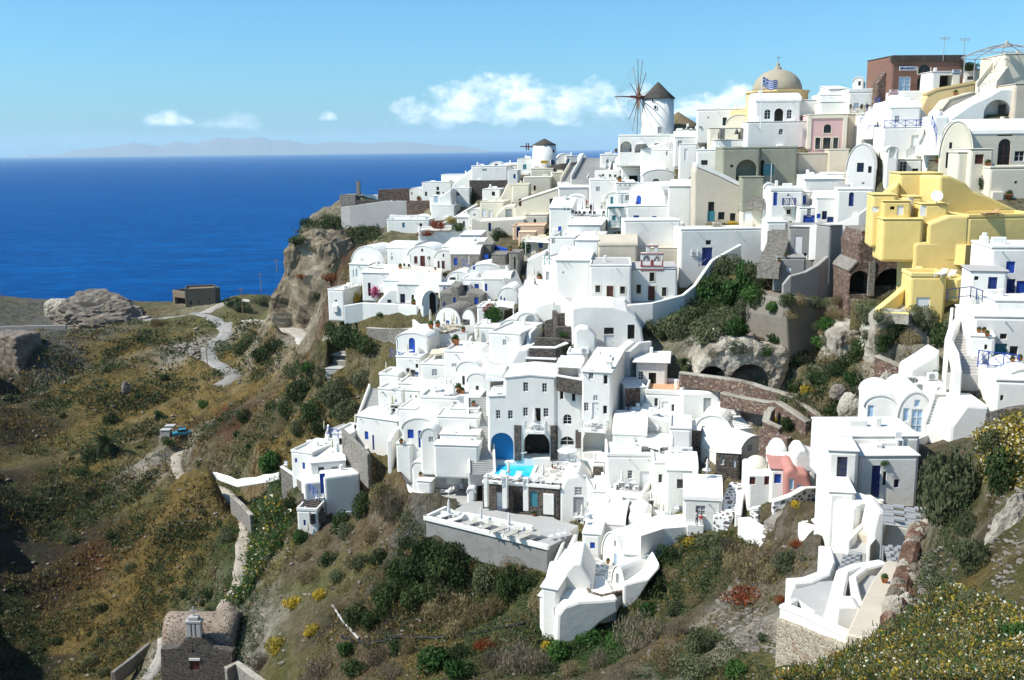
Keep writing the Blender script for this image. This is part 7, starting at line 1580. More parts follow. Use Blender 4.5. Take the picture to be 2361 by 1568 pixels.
# grass and low scrub that nobody would count
def TUFTS(name, polys, n, size, mats, blades, up, seed, aspect=.25, flat=.5, patch=0, thr=0, q0=.35):
 r=random.Random(seed); nr=np.random.default_rng(seed); C_=[]; S_=[]
 for poly, share in polys:
  for _ in range(int(n * share)):
   x, y=rnd_in(poly); p, nn, o=cast(x, y)
   if p is None or o.name != 'hillside' or (patch and fbm(np.array([p[:]]), patch,2, seed)[0] < thr + r.uniform(-.15,.15)): continue
   C_.append(p[:]); S_.append(size * r.uniform(.5,1.5) * p.y / FPX)
 C_=np.array(C_); S_=np.array(S_); m_=len(C_)
 c=np.repeat(C_, blades,0); s=np.repeat(S_, blades)[:, None]
 off=nr.normal(size=(m_ * blades,3)) * np.array([.6,.6,.0]); off[:,2]=nr.random(m_ * blades) * flat
 c=c + off * s; t_=nr.normal(size=c.shape) * np.array([1,1,.5]); t_[:,2]=np.abs(t_[:,2]) + up; t_ /= np.linalg.norm(t_, axis=1, keepdims=True)
 b_=np.cross(t_, nr.normal(size=c.shape)); b_ /= np.linalg.norm(b_, axis=1, keepdims=True); q=s * nr.uniform(q0, q0 * 2,(len(c),1))
 V=np.stack([c - b_ * q * aspect, c + b_ * q * aspect, c + t_ * q + b_ * q * aspect * .3, c + t_ * q - b_ * q * aspect * .3],1).reshape(-1,3)
 me=bpy.data.meshes.new(name); me.from_pydata(V.tolist(),[], np.arange(len(V)).reshape(-1,4).tolist())
 o=link(name, me, mats)
 if len(mats) > 1: me.polygons.foreach_set('material_index', nr.integers(0, len(mats), len(me.polygons)))
 tag(o, kind='stuff'); return o
LEFT=[(0,770),(330,745),(500,735),(560,700),(640,780),(760,870),(850,870),(830,970),(650,1060),(700,1190),(620,1330),(700,1568),(0,1568)]
MID=[(690,1200),(860,1080),(960,1200),(1000,1260),(1300,1310),(1240,1400),(1270,1480),(1400,1500),(1510,1300),(1560,1240),(1760,1220),(1880,1290),(1800,1400),(1650,1450),(1800,1568),(640,1568),(620,1350)]
GUL=[(1500,700),(1700,570),(1770,600),(1990,680),(2190,720),(2200,850),(2000,1010),(1850,970),(1620,850)]
CLT=[(640,560),(760,500),(870,520),(900,580),(800,690),(740,600)]
RGT=[(2020,1568),(2120,1350),(2200,1150),(2240,1130),(2250,1360),(2361,1420),(2361,1568)]
TUFTS('dry_grass',[(LEFT,.62),(MID,.40),(GUL,.06),(CLT,.03),(RGT,.05)],12000,9,['f_gold','f_dry','f_gold'],7,1.2,5, patch=.10, thr=-.06)
TUFTS('green_scrub',[(LEFT,.40),(MID,.32),(GUL,.15),(CLT,.05),(RGT,.08)],19000,14,['f_dark','f_round','f_round','f_round','f_lush'],30,.3,6,.5,.5, patch=.08, thr=.06, q0=.13)
GRN=[(600,1150),(690,1180),(640,1260),(560,1390),(520,1400),(560,1300),(570,1200)]
TUFTS('green_ground_cover',[(GRN,.7),([(1290,1460),(1440,1440),(1500,1470),(1400,1540),(1280,1500)],.3)],3000,13,['f_lush','f_lush','f_round'],22,.3,8,.5,.3, q0=.15)
MEAD=[(1790,1568),(1990,1500),(2110,1420),(2200,1360),(2361,1420),(2361,1568)]
TUFTS('meadow_grass',[(MEAD,1.)],9000,17,['f_gold','f_round','f_round','f_lush'],16,.8,9,.14,.5)
TUFTS('yellow_wildflowers',[(MEAD,.8),([(2250,1000),(2361,960),(2361,1130),(2260,1110)],.08),(GRN,.03)],11000,11,['f_yel','f_yel','f_yel','f_gold','f_white'],7,.1,10,.9,1.5, q0=.2)
# loose stones
def STONES(name, polys, n, size, mat, seed):
 r=random.Random(seed); bm=bmesh.new()
 base=[Vector(v).normalized() for v in ((1,0,0),(-1,0,0),(0,1,0),(0,-1,0),(0,0,1),(0,0,-1),(1,1,1),(-1,1,1),(1,-1,1),(-1,-1,1))]
 for poly, share in polys:
  for _ in range(int(n * share)):
   x, y=rnd_in(poly); p, nn, o=cast(x, y)
   if p is None or o.name != 'hillside': continue
   s=size * r.uniform(.4,1.5) * p.y / FPX; sc=Vector((r.uniform(.6,1.3), r.uniform(.6,1.3), r.uniform(.4,.9)))
   vs=[bm.verts.new(p + Vector((v.x * sc.x, v.y * sc.y, v.z * sc.z + .15)) * s * r.uniform(.75,1.15)) for v in base]
   try: bmesh.ops.convex_hull(bm, input=vs)
   except Exception: pass
 o = obj(name, bm, mat); tag(o, kind='stuff'); return o
STONES('rubble',[([(1640,1400),(1700,1340),(1760,1420),(1850,1450),(1830,1510),(1660,1500)],.40),([(2090,1290),(2200,1250),(2220,1400),(2110,1420)],.22),([(405,800),(450,795),(478,825),(470,835),(420,815)],.12),([(2280,1130),(2361,1110),(2361,1400),(2290,1400)],.14),([(1690,770),(1770,750),(1770,790),(1700,780)],.12)],900,7, rockmat('grey_rubble',[(.12,.10,.085),(.25,.22,.18),(.40,.36,.31)],1.2),4)
STONES('scattered_rocks',[(LEFT,.5),(MID,.5)],700,5, M['TD'],14)
M['TM'] = rockmat('brown_grey_tufa',[(.10,.09,.06),(.19,.165,.125),(.28,.25,.20)],.5)
# ------------------------------------------------------------------ single rocks and mounds
def ROCK(label, x0, yt, x1, yb, d, mat='T', seed=1, depth_k=1.0, amp=.28, name='boulder', cat='rock', sub=5):
 P=at((x0 + x1) / 2, yb, d); k=P.y / FPX / SS; w=(x1 - x0) * k; h=(yb - yt) * k
 bm=bmesh.new(); bmesh.ops.create_icosphere(bm, subdivisions=sub, radius=1)
 pv=np.array([v.co[:] for v in bm.verts]); nz=fbm(pv,1.3,5, seed,.6); rd=1 - 2 * np.abs(fbm(pv,2.2,4, seed + 9,.6))
 rd=rd + .55 * (1 - 2 * np.abs(fbm(pv * np.array([1,1,1.8]),6.0,3, seed + 4,.6)))
 for v, a, b in zip(bm.verts, nz, rd):
  v.co *= 1 + amp * a + amp * .35 * b; v.co=Vector((v.co.x * w / 2, v.co.y * w / 2 * depth_k, v.co.z * (h if v.co.z > 0 else h * .5)))
 o=obj(name, bm, mat, smooth=False); o.location=P; tag(o, label, cat); return o
C(0,1)
ROCK('long pale rocky mound on the cape beside the sea',400,485,985,650,332,'TD',3,.45,.42,'rock_mound','rock mound')
ROCK('pale rounded boulder in the slope left of the hotel',1990,1095,2100,1180,176,'T',5)
ROCK('dark boulder on the golden slope',840,1070,900,1130,222,'TD',7)
ROCK('pale tufa pillar at the foot of the cliff',2210,770,2330,960,184,'T',19,.8)
C(1,2)
C(2,1)
ROCK('smooth pale boulder beside the round bush',1080,1160,1240,1285,87,'T',37)
ROCK('low grey rock in the gully',1020,1095,1130,1165,90,'TD',43)
ROCK('pale rock under the equipment boxes',1330,1000,1480,1160,86,'T',47,.6)
C(2,2)
for i in range(30):
 u=i / 29; x=np.interp(u,[0,.35,.65,1],[1450,1520,1570,1650]); y=np.interp(u,[0,.35,.65,1],[1110,900,700,480]); w=rng.uniform(70,130); x += (i % 3) * 38 - 20; y += rng.uniform(-20,20) + 30 * (i % 3 == 2)
 auto(ROCK('', x - w / 2, y - w * .45, x + w / 2, y + w * .35,39.3 + 15.4 * u,('RB','T','TM','T')[i % 4],50 + i,1,.42, sub=4),('red-brown','pale','grey-brown','pale')[i % 4] + ' boulder','piled along the broken stone wall','rock','boulders piled along the broken stone wall')
ROCK('cream earth bank at the right edge of the picture',2010,330,2520,1000,33,'T',61,.4,.3)
ROCK('pale rock among the yellow flowers',1760,1220,2050,1330,31,'T',67,.6,.35)
ROCK('pale stone face at the lower right edge',2210,1050,2440,1330,27,'T',71,.6,.35)
# ------------------------------------------------------------------ furniture, poles, people
full(); bpy.context.view_layer.update(); DG=bpy.context.evaluated_depsgraph_get(); DG.update()
def place(root, p, rz=0): root.location=p; root.rotation_euler=(0,0, rz); return root
USED={}
def proto(key, make):
 """first call hands out the built thing, later calls a copy of it with its parts"""
 if key not in USED: USED[key]=make(); return USED[key]
 return copy_tree(USED[key])
def mk_closed(cm):
 r = empty('closed_parasol',(0,0,0)); bm = bmesh.new(); tube(bm,(0,0,0),(0,0,2.75),.035); obj('pole', bm,'wood' if cm == 'canvas' else 'white', r)
 bm=bmesh.new(); lathe(bm,[(.10,.95),(.21,1.05),(.17,1.5),(.12,1.75),(.16,2.0),(.09,2.5),(.02,2.72)],10)
 for v in bm.verts: a=math.atan2(v.co.y, v.co.x); q=1 + .22 * math.cos(5 * a); v.co.x *= q; v.co.y *= q
 obj('canopy', bm, cm, r, True); bm = bmesh.new(); lathe(bm,[(.25,0),(.25,.08),(.05,.1)],10); obj('base', bm,'grey', r); return r
def mk_open(cm):
 r = empty('open_parasol',(0,0,0)); bm = bmesh.new(); tube(bm,(0,0,0),(0,0,2.6),.04); obj('pole', bm,'white', r)
 bm=bmesh.new(); n=8; top=bm.verts.new((0,0,2.75)); ring=[bm.verts.new((1.55 * math.cos(2 * math.pi * i / n),1.55 * math.sin(2 * math.pi * i / n),2.15)) for i in range(n)]; low=[bm.verts.new((v.co.x * 1.005, v.co.y * 1.005,1.98)) for v in ring]; und=bm.verts.new((0,0,2.66))
 for i in range(n): j=(i + 1) % n; bm.faces.new((ring[i], ring[j], top)); bm.faces.new((low[i], low[j], ring[j], ring[i])); bm.faces.new((low[j], low[i], und))
 obj('canopy', bm, cm, r); bm = bmesh.new(); lathe(bm,[(.3,0),(.3,.08),(.05,.1)],10); obj('base', bm,'grey', r); return r
def mk_lounger(fm, cm):
 r = empty('sun_lounger',(0,0,0)); bm = bmesh.new()
 for y in (-.32,.28): box(bm,-.95,.95, y, y + .05,.24,.31)
 obj('frame', bm, fm, r)
 for x in (-.85,.6):
  for y in (-.31,.28): bm = bmesh.new(); box(bm, x, x + .06, y, y + .05,0,.24); obj('leg', bm, fm, r)
 bm=bmesh.new()
 for i in range(12): box(bm,-.95 + i * .105,-.95 + i * .105 + .085,-.34,.34,.312,.35)
 obj('seat', bm, cm, r); bm = bmesh.new()
 for i in range(6): a=i * .105; box(bm,.34 + a * .80,.42 + a * .80,-.34,.34,.33 + a * .62,.37 + a * .62)
 obj('backrest', bm, cm, r); return r
def mk_chair(m):
 r = empty('chair',(0,0,0)); bm = bmesh.new(); box(bm,-.22,.22,-.22,.22,.42,.46); obj('seat', bm, m, r)
 bm = bmesh.new(); box(bm,-.22,.22,.19,.22,.5,.9); obj('backrest', bm, m, r)
 for x, y, h in ((-.2,-.2,.42),(.2,-.2,.42),(-.2,.2,.9),(.2,.2,.9)): bm = bmesh.new(); tube(bm,(x, y,0),(x, y, h),.022, n=4); obj('leg', bm, m, r)
 return r
def mk_table(m):
 r = empty('round_table',(0,0,0)); bm = bmesh.new(); lathe(bm,[(.42,.70),(.42,.74)],16); obj('tabletop', bm, m, r)
 bm = bmesh.new(); lathe(bm,[(.24,0),(.22,.05),(.035,.08),(.035,.70)],10); obj('pedestal', bm, m, r); return r
def mk_pot(k):
 r = empty('potted_plant',(0,0,0)); bm = bmesh.new(); lathe(bm,[(.2,0),(.32,.42),(.36,.44),(.36,.52),(.28,.52)],14); obj('pot', bm,'terra', r, True)
 o = link('plant', PROTO[k][0], None, r); o.location = (0,0,.4); o.scale = (.42,.42,.7); return r
def mk_ac():
 r = empty('air_conditioner',(0,0,0)); bm = bmesh.new(); box(bm,-.42,.42,-.16,.16,.06,.68); bevel(bm,.02); obj('casing', bm,'white', r); bm = bmesh.new(); lathe(bm,[(.25,0),(.25,.02),(0,.02)],14); o = obj('fan_grille', bm,'grey', r); o.location = (-.12,-.16,.37); o.rotation_euler = (R(90),0,0); return r
def put(key, make, pts, phrase, pl, cat, group, rz=0.0, h=None, dz=0.0):
 for q in pts:
  p=spot(q[0], q[1]); o=proto(key, make); place(o, p + Vector((0,0, dz)), q[3] if len(q) > 3 and q[3] is not None else rz + rng.uniform(-.12,.12))
  if len(q) > 2 and q[2] is not None: s=q[2] * p.y / FPX / SS / (h or 1); s=min(max(s,.55),1.7); o.scale=(s, s, s)
  auto(o, phrase, pl, cat, group)
CL = lambda: mk_closed('canvas'); CW = lambda: mk_closed('wcanvas'); OPN = lambda: mk_open('wcanvas')
C(1,1)
G1 = 'closed parasols on the terraces'
put('pc', CL,[(711,690,105),(777,645,85),(765,705,90),(815,745,100),(652,750,80),(668,780,75),(945,775,110)],'closed cream parasol','on the sun terrace','parasol', G1, h=2.75)
put('pc', CL,[(618,690,130),(460,885,80),(311,1010,85),(478,1060,85),(349,1148,130)],'closed cream parasol','beside the blue iron balcony houses','parasol', G1, h=2.75)
put('pc', CL,[(98,1385,100),(-115,1440,110),(-60,1560,100)],'closed cream parasol','on the blue railed terraces','parasol', G1, h=2.75)
put('pw', CW,[(605,310,100),(478,275,95)],'closed white parasol','by the red-brown doors','parasol', G1, h=2.75)
put('pc', CL,[(884,245,85),(806,388,70)],'closed cream parasol','among the blue-shuttered vaults','parasol', G1, h=2.75)
put('pw', CW,[(1330,285,90),(1435,215,95)],'closed white parasol','by the corner house with green shutters','parasol', G1, h=2.75)
put('pw', CW,[(778,1178,155)],'closed white parasol','on the round sun terrace','parasol', G1, h=2.75)
put('pw', CW,[(1337,1404,170),(1733,1385,170)],'closed white parasol','on a hotel balcony','parasol', G1, h=2.75)
put('pw', CW,[(2195,1300,120),(2340,1130,135),(2290,1565,135)],'closed white parasol','right of the hotel tower','parasol', G1, h=2.75)
put('po', OPN,[(1565,1640,130)],'open white parasol','beside the hotel pool','parasol', None, h=2.75)
put('pr', lambda: mk_lounger('wood','canvas'),[(690,735),(720,730),(745,722),(775,715),(700,715),(730,708),(760,700),(800,695)],'cream sun lounger','on the sun terrace','sun lounger','cream loungers on the sun terrace',2.6)
put('lw', lambda: mk_lounger('white','wcanvas'),[(725,1165),(758,1168)],'white sun lounger','on the round sun terrace','sun lounger','white loungers',1.0)
put('lo', lambda: mk_lounger('wood','orange'),[(660,40),(735,38)],'wooden lounger','on the yellow roof terrace','sun lounger','wooden loungers',.3)
put('tw', lambda: mk_table('white'),[(660,1135),(1060,1160),(1337,1402),(1740,1388),(350,1290),(480,890),(350,1120),(2150,1300),(1300,380),(1260,1565)],'round white table','in the middle of the village','table','round tables')
put('cb', lambda: mk_chair('black'),[(650,790),(680,800),(705,810),(640,770),(480,915),(500,900),(460,905),(440,290),(470,295),(1270,1550),(1300,1560),(1390,1560)],'dark chair','on the village terraces','chair','dark chairs on the terraces',.5)
put('cw', lambda: mk_chair('white'),[(640,1145),(685,1150),(1305,1405),(1370,1405),(1700,1390),(1770,1390),(330,1300),(380,1305),(2130,1310),(2180,1320),(1320,400),(1370,360)],'white chair','on the village terraces','chair','white chairs on the terraces',-.4)
put('po1', lambda: mk_pot('lush'),[(620,700,60),(668,690,55),(845,730,45),(790,820,85),(650,300,25),(1000,500,40),(1170,170,40),(1370,330,45),(915,1240,45),(810,1150,80),(840,1155,50),(408,290,40),(1375,180,30),(415,1500,45),(500,530,50)],'terracotta pot with green plant','in the middle of the village','potted plant','pots with green plants', h=1.0)
put('ac', mk_ac,[(1685,880,45)],'white air conditioner','in front of the curved store house','air conditioner', None, h=.68)
C(1,2)
put('pw', CW,[(1157,182,150),(1397,192,140)],'closed white parasol','at the hotel pool edge','parasol', G1, h=2.75)
put('pw', CW,[(745,462,165),(967,495,140),(1160,545,155)],'closed white parasol','on the lounger terrace','parasol', G1, h=2.75)
put('pw', CW,[(1663,475,140),(1940,240,140),(2140,308,125),(2280,375,135)],'closed white parasol','on the suite patios','parasol', G1, h=2.75)
put('po', OPN,[(790,245,135)],'open white parasol','on the curved terrace','parasol', None, h=2.75)
LG = lambda: mk_lounger('grey','lwood'); LW = lambda: mk_lounger('white','wcanvas')
put('lg', LG,[(900,500, None,.75),(1000,525, None,.75),(1085,548, None,.75),(1180,572, None,.75),(1265,590, None,.75),(1330,598, None,.75)],'grey slatted sun lounger','on the grey stone terrace','sun lounger','grey loungers in a row')
put('lw', LW,[(725,445, None,.7),(800,470, None,.7)],'white sun lounger','at the left end of the grey stone terrace','sun lounger','white loungers')
put('lw', LW,[(1105,165, None,1.2),(1215,180, None,1.2),(1335,195, None,1.2),(1450,205, None,1.2)],'white sun lounger','at the pool edge','sun lounger','white loungers')
put('lw', LW,[(715,280, None,.2),(765,270, None,.9)],'white sun lounger','under the open parasol','sun lounger','white loungers')
put('tw', lambda: mk_table('white'),[(750,460),(970,505),(1165,545),(1550,70),(1505,95),(1630,120),(1665,480),(1940,240),(2140,320),(2280,385),(2020,245)],'round white table','on the hotel terraces','table','round tables')
put('cw', lambda: mk_chair('white'),[(1480,110),(1520,110),(1570,60),(1540,120),(1600,70),(1620,140),(1640,95),(830,265),(1450,600),(1500,590),(1540,580),(1620,470),(1690,490),(1700,450),(1905,230),(1975,250),(2040,255),(2115,330),(2160,310),(2250,380),(2320,370)],'white chair','on the hotel terraces','chair','white chairs on the terraces')
put('po1', lambda: mk_pot('rust'),[(1500,640,60),(1845,760,45),(1465,45,40),(545,60,40),(1330,350,40)],'terracotta pot with flowers','on the lower terraces','potted plant','pots with flowers', h=1.0)
C(1,0)
put('pw', CW,[(1665,1480,100),(1740,1490,110),(1800,1500,140),(1945,1050,70),(2255,985,90)],'closed white parasol','in the upper village cafes','parasol', G1, h=2.75)
put('po', OPN,[(2075,1045,65),(1930,1235,80)],'open cream parasol','below the tall windmill','parasol','open parasols', h=2.75)
put('cb', lambda: mk_chair('black'),[(1600,1480),(1625,1488),(1650,1492),(1680,1496),(1720,1498),(1750,1500),(1775,1500),(1815,1498),(1785,1225),(1810,1235),(1860,1238),(1895,1238)],'dark chair','on the busy cafe terrace','chair','dark cafe chairs')
put('cw', lambda: mk_chair('white'),[(345,1378),(392,1372),(1825,1125),(1845,1125),(1865,1125)],'white chair','in the far village','chair','white chairs on the terraces')
put('po1', lambda: mk_pot('lush'),[(1900,1055,30),(2005,1050,30),(1925,1255,45),(2010,1210,30),(535,1360,40)],'terracotta pot with green plant','in the upper village','potted plant','pots with green plants', h=1.0)
C(2,0)
put('cb', lambda: mk_chair('black'),[(10,893),(40,893),(75,893),(120,893)],'dark chair','beside the straw hut','chair','dark cafe chairs')
put('po1', lambda: mk_pot('rust'),[(2120,1028,60),(855,1010,90),(1888,650,40),(1760,1125,50),(750,1425,40),(2262,1300,70)],'terracotta pot with plant','among the upper right houses','potted plant','pots with plants', h=1.0)
put('lo', lambda: mk_lounger('wood','wood'),[(2130,1495, None,.3)],'wooden deck chair','on the yellow terrace','sun lounger', None)
C(2,1)
put('lw', LW,[(1790,345, None,.8),(1850,352, None,.8)],'white sun lounger','on the yellow sun deck','sun lounger','white loungers')
put('lo', lambda: mk_lounger('wood','canvas'),[(645,390, None,.4)],'cream cushioned lounger','below the grey house','sun lounger', None)
put('po1', lambda: mk_pot('rust'),[(668,210,30),(712,210,30),(2330,925,60),(2280,930,45),(2105,760,50),(2050,715,40),(2085,715,40)],'terracotta pot with flowers','by the right edge houses','potted plant','pots with flowers', h=1.0)
put('ac', mk_ac,[(82,205,40),(30,1395,70),(1575,1060,60),(1645,1070,60),(1725,1065,60)],'white air conditioner box','on the right side of the village','air conditioner','air conditioner boxes', h=.68)
put('cw', lambda: mk_chair('canvas'),[(1500,1455)],'yellow-white chair','in front of the pale blue doors','chair', None)
put('pw', CW,[],'','','','')
C(2,2)
put('pw', CW,[(168,170,150)],'closed white parasol','beside the dark stone cube','parasol', G1, h=2.75)
put('po1', lambda: mk_pot('yel'),[(1395,895,75)],'terracotta pot with yellow flowers','on the pale side patio','potted plant', None, h=1.0)
put('tw', lambda: mk_table('white'),[(165,165)],'round white table','beside the dark stone cube','table', None)
C(0,2)
put('cw', lambda: mk_chair('white'),[(2190,255),(2225,265),(1975,100)],'white chair','on the seaside house terrace','chair','white chairs on the terraces')
put('pc', CL,[(2125,440,90), ],'closed cream parasol','at the foot of the seaside house','parasol', None, h=2.75)
# railings
def RAIL(label, pts, hgt, m, posts=1.2, x=True, floor=True, d=None):
 P = [spot(*p) if floor else at(p[0], p[1], p[2] if len(p) > 2 else d) for p in pts]; root = empty('railing', P[0]); tag(root, label,'railing'); o0 = P[0]
 bp=bmesh.new(); br_=bmesh.new()
 for a, b in zip(P, P[1:]):
  n=max(1, round((b - a).length / posts)); up=Vector((0,0, hgt))
  for i in range(n + 1): q=a.lerp(b, i / n) - o0; tube(bp, q - Vector((0,0,.05)), q + up,.045, n=5)
  tube(br_, a - o0 + up * .97, b - o0 + up * .97,.04, n=5); tube(br_, a - o0 + up * .18, b - o0 + up * .18,.03, n=4)
  if x:
   for i in range(n): s, e=a.lerp(b, i / n) - o0, a.lerp(b,(i + 1) / n) - o0; tube(br_, s + up * .2, e + up * .95,.028, n=4); tube(br_, s + up * .95, e + up * .2,.028, n=4)
 obj('post', bp, m, root)['kind'] = 'stuff'; obj('rail', br_, m, root)
C(1,2)
for i,(x0, y0, x1, y1) in enumerate(RAILS_POOL): RAIL('white crossed balustrade panel at the pool, %s' % ['leftmost','second from left','third from left','rightmost'][i],[(x0, y0,98.9),(x1, y1,98.9)],.95,'white', floor=False)
C(2,0)
RAIL('blue railing of the white house with framed window',[(1395,884,137),(1540,880,137),(1690,878,137)],1.0,'blue', floor=False)
RAIL('blue railing zigzagging beside the stairs, lower',[(1285,918,146),(1372,918,146)],1.1,'blue', floor=False)
RAIL('blue railing zigzagging beside the stairs, middle',[(1230,866,149),(1285,866,149),(1345,800,150)],1.1,'blue', floor=False)
RAIL('blue railing climbing the upper flight of stairs',[(1345,800,150),(1365,735,151),(1330,735,151)],1.3,'blue', floor=False)
RAIL('brown railing of the upper right cafe',[(1160,788,151),(1310,780,151)],1.1,'wood', floor=False)
RAIL('blue railing along the curved stairs',[(1722,860,132),(1755,960,131.5),(1752,1010,131)],1.2,'blue', floor=False)
RAIL('dark blue gate railing below the flower balcony',[(836,1545,129),(910,1548,129)],1.1,'navy', floor=False)
C(2,1)
RAIL('navy railing before the long white wall house',[(112,276,133.5),(272,276,133.5)],1.2,'navy', floor=False)
RAIL('blue fence of the pot shelf house',[(2040,965,75),(2110,975,74.5),(2320,1000,74)],1.3,'blue', floor=False)
RAIL('thin blue railing above the grey steps',[(1830,510,85),(1990,490,86),(2070,520,84)],1.0,'navy', floor=False, x=False)
C(1,1)
RAIL('blue iron balcony railing on the white corner house',[(342,900,135),(400,925,134),(430,935,133.5)],1.2,'blue', floor=False)
RAIL('blue railing of the middle masonry terraces',[(840,275,165),(885,280,164)],1.2,'blue', floor=False)
RAIL('pale green railing of the corner house',[(1405,268,141.5),(1442,270,141.5)],1.5,'teal', floor=False)
RAIL('blue railing of the seaside terrace',[(-100,1440,126),(-20,1460,125.5)],1.1,'blue', floor=False)
C(0,2)
RAIL('blue railing of the seaside house porch',[(2140,270,119.6),(2200,320,118.2)],1.2,'blue', floor=False)
# slatted and checkered shades
def SHADE(label, pts, d, n, m, check=False, th=.12, post=2.3):
 z = at(pts[0][0], pts[0][1], d).z; P = [at_z(x, y, z) for x, y in pts]; root = empty('pergola', P[0]); tag(root, label,'pergola'); o0 = P[0]
 u, v=P[1] - P[0], P[3] - P[0]; bm=bmesh.new(); nw=4
 for i in range(n):
  for j in range(nw if check else 1):
   if check and (i + j) % 2: continue
   a=u * (j / nw if check else 0) + v * (i / n); b=u * ((j + 1) / nw if check else 1) + v * (i / n); c=b + v * (.92 if check else .6) / n; e=a + v * (.92 if check else .6) / n
   vs=[bm.verts.new(q + Vector((0,0, h))) for h in (0, th) for q in (a, b, c, e)]
   for f in ((3,2,1,0),(4,5,6,7),(0,1,5,4),(1,2,6,5),(2,3,7,6),(3,0,4,7)): bm.faces.new([vs[k] for k in f])
 bmesh.ops.recalc_face_normals(bm, faces=bm.faces[:]); obj('slat_roof', bm, m, root)
 bm=bmesh.new()
 for k in range(0, n + 1, max(1, n // 3)): tube(bm, v * (k / n) + Vector((0,0,-.06)), u + v * (k / n) + Vector((0,0,-.06)),.06, n=4)
 o_ = obj('beam', bm, m, root); o_['kind'] = 'stuff'
 for q in (Vector(), u, u + v, v): bm = bmesh.new(); tube(bm, q + Vector((0,0,-post)), q,.07, n=6); obj('post', bm, m, root)
C(2,2)
SHADE('large checkered shade of pale slabs beside the white block',[(1385,480),(1700,520),(1760,400),(1380,350)],56,6,'grey', True)
SHADE('lower checkered shade of pale slabs over the patio',[(1420,770),(1545,780),(1565,640),(1390,640)],51.5,6,'grey', True)
SHADE('small striped shade over the dark-striped landing',[(1085,790),(1210,790),(1285,695),(1115,700)],52.5,6,'grey', True)
C(1,1)
SHADE('white slatted pergola above the basalt parapet',[(1492,965),(1660,975),(1690,890),(1520,890)],109,5,'white')
SHADE('white slatted pergola left of the hotel block',[(1005,1065),(1125,1060),(1125,1000),(1003,1005)],111,6,'white')
SHADE('white checkered pergola by the long white stairs',[(300,1230),(440,1225),(460,1155),(330,1155)],127,7,'white', True)
SHADE('beige canvas awning over the dining terrace',[(608,890),(720,880),(770,820),(640,825)],132,1,'canvas')
SHADE('white canopy behind the stone house',[(835,400),(890,400),(900,370),(835,368)],156.5,1,'white')
SHADE('white sun beds awning by the dome shoulders',[(1075,545),(1190,560),(1210,525),(1090,510)],142,6,'white')
SHADE('white canvas canopy of the cream terrace house',[(1275,100),(1440,110),(1440,65),(1250,60)],171,1,'white')
SHADE('white slatted pergola right of the open arch',[(2065,1505),(2200,1540),(2255,1490),(2165,1445)],100,6,'white')
C(1,0)
SHADE('white pergola frame on the far terrace',[(330,1510),(575,1505),(580,1458),(345,1460)],246,5,'white')
SHADE('teal slatted pergola of the white cafe house',[(1840,1440),(1985,1432),(1970,1415),(1845,1420)],158,6,'teal', post=1.5)
# poles, flag, antennas
def POLE(label, x, yb, yt, d=None, arm=True, m='wood', r=.13, name='utility_pole', cat='pole'):
 p=spot(x, yb) if d is None else at(x, yb, d); hgt=(yb - yt) * p.y / FPX / SS; root=empty(name, p); tag(root, label, cat)
 bm = bmesh.new(); tube(bm,(0,0,-1),(0,0, hgt), r, r * .7,8); obj('post', bm, m, root)
 if arm: bm = bmesh.new(); box(bm,-.9,.9,-.06,.06, hgt - .5, hgt - .38); obj('crossarm', bm, m, root)
 return root, hgt
C(0,1)
POLE('tall wooden pole beside the pale winding road',1443,1075,808); POLE('wooden pole on the bank between the dirt roads',1680,635,418); POLE('wooden pole near the foot of the cliff',1806,430,318); POLE('far wooden pole against the sea by the cliff',1916,300,222,300)
C(2,0)
fr, fh = POLE('white flagpole with blue striped flag',540,842,540,153, False,'white',.08,'flagpole','flagpole')
k=153 / FPX / 3; bm=bmesh.new(); fw_, fl=107 * k,60 * k; NX=27; NY=9; grid=[]
for i in range(NX + 1):
 u=i / NX; grid.append([bm.verts.new((.1 + u * fw_ * .96,.28 * math.sin(u * 7.5) * u - .05, fh - .35 - fl * j / NY - .55 * u + .16 * math.sin(u * 8 + .8))) for j in range(NY + 1)])
for i in range(NX):
 for j in range(NY):
  f=bm.faces.new((grid[i][j], grid[i + 1][j], grid[i + 1][j + 1], grid[i][j + 1])); canton=i < 10 and j < 5
  f.material_index=(0 if (4 <= i <= 5 or j == 2) else 1) if canton else (1 if j % 2 == 0 else 0)
fo = obj('flag', bm,['cloth_w','blue'], fr)
POLE('thin white flagpole before the green-grey annexe',610,1268,1130,141, False,'white',.05,'flagpole','flagpole')
for lb, x, yb, yt, d in (('television antenna on the brown shop roof',1805,372,262,150),('lattice antenna right of the brown shop roof',1945,372,270,149)):
 rt, hh = POLE(lb, x, yb, yt, d, False,'metal',.05,'antenna','antenna')
 for q in (.95,.86): bm = bmesh.new(); tube(bm,(-.9 * q,0, hh * q),(.9 * q,0, hh * q),.03, n=4); obj('crossbar', bm,'metal', rt)
 for q in (-.7,-.3,.1,.5): bm = bmesh.new(); tube(bm,(q,-.02, hh * .95),(q,-.02, hh * .95 - .5),.025, n=4); obj('dipole', bm,'metal', rt)
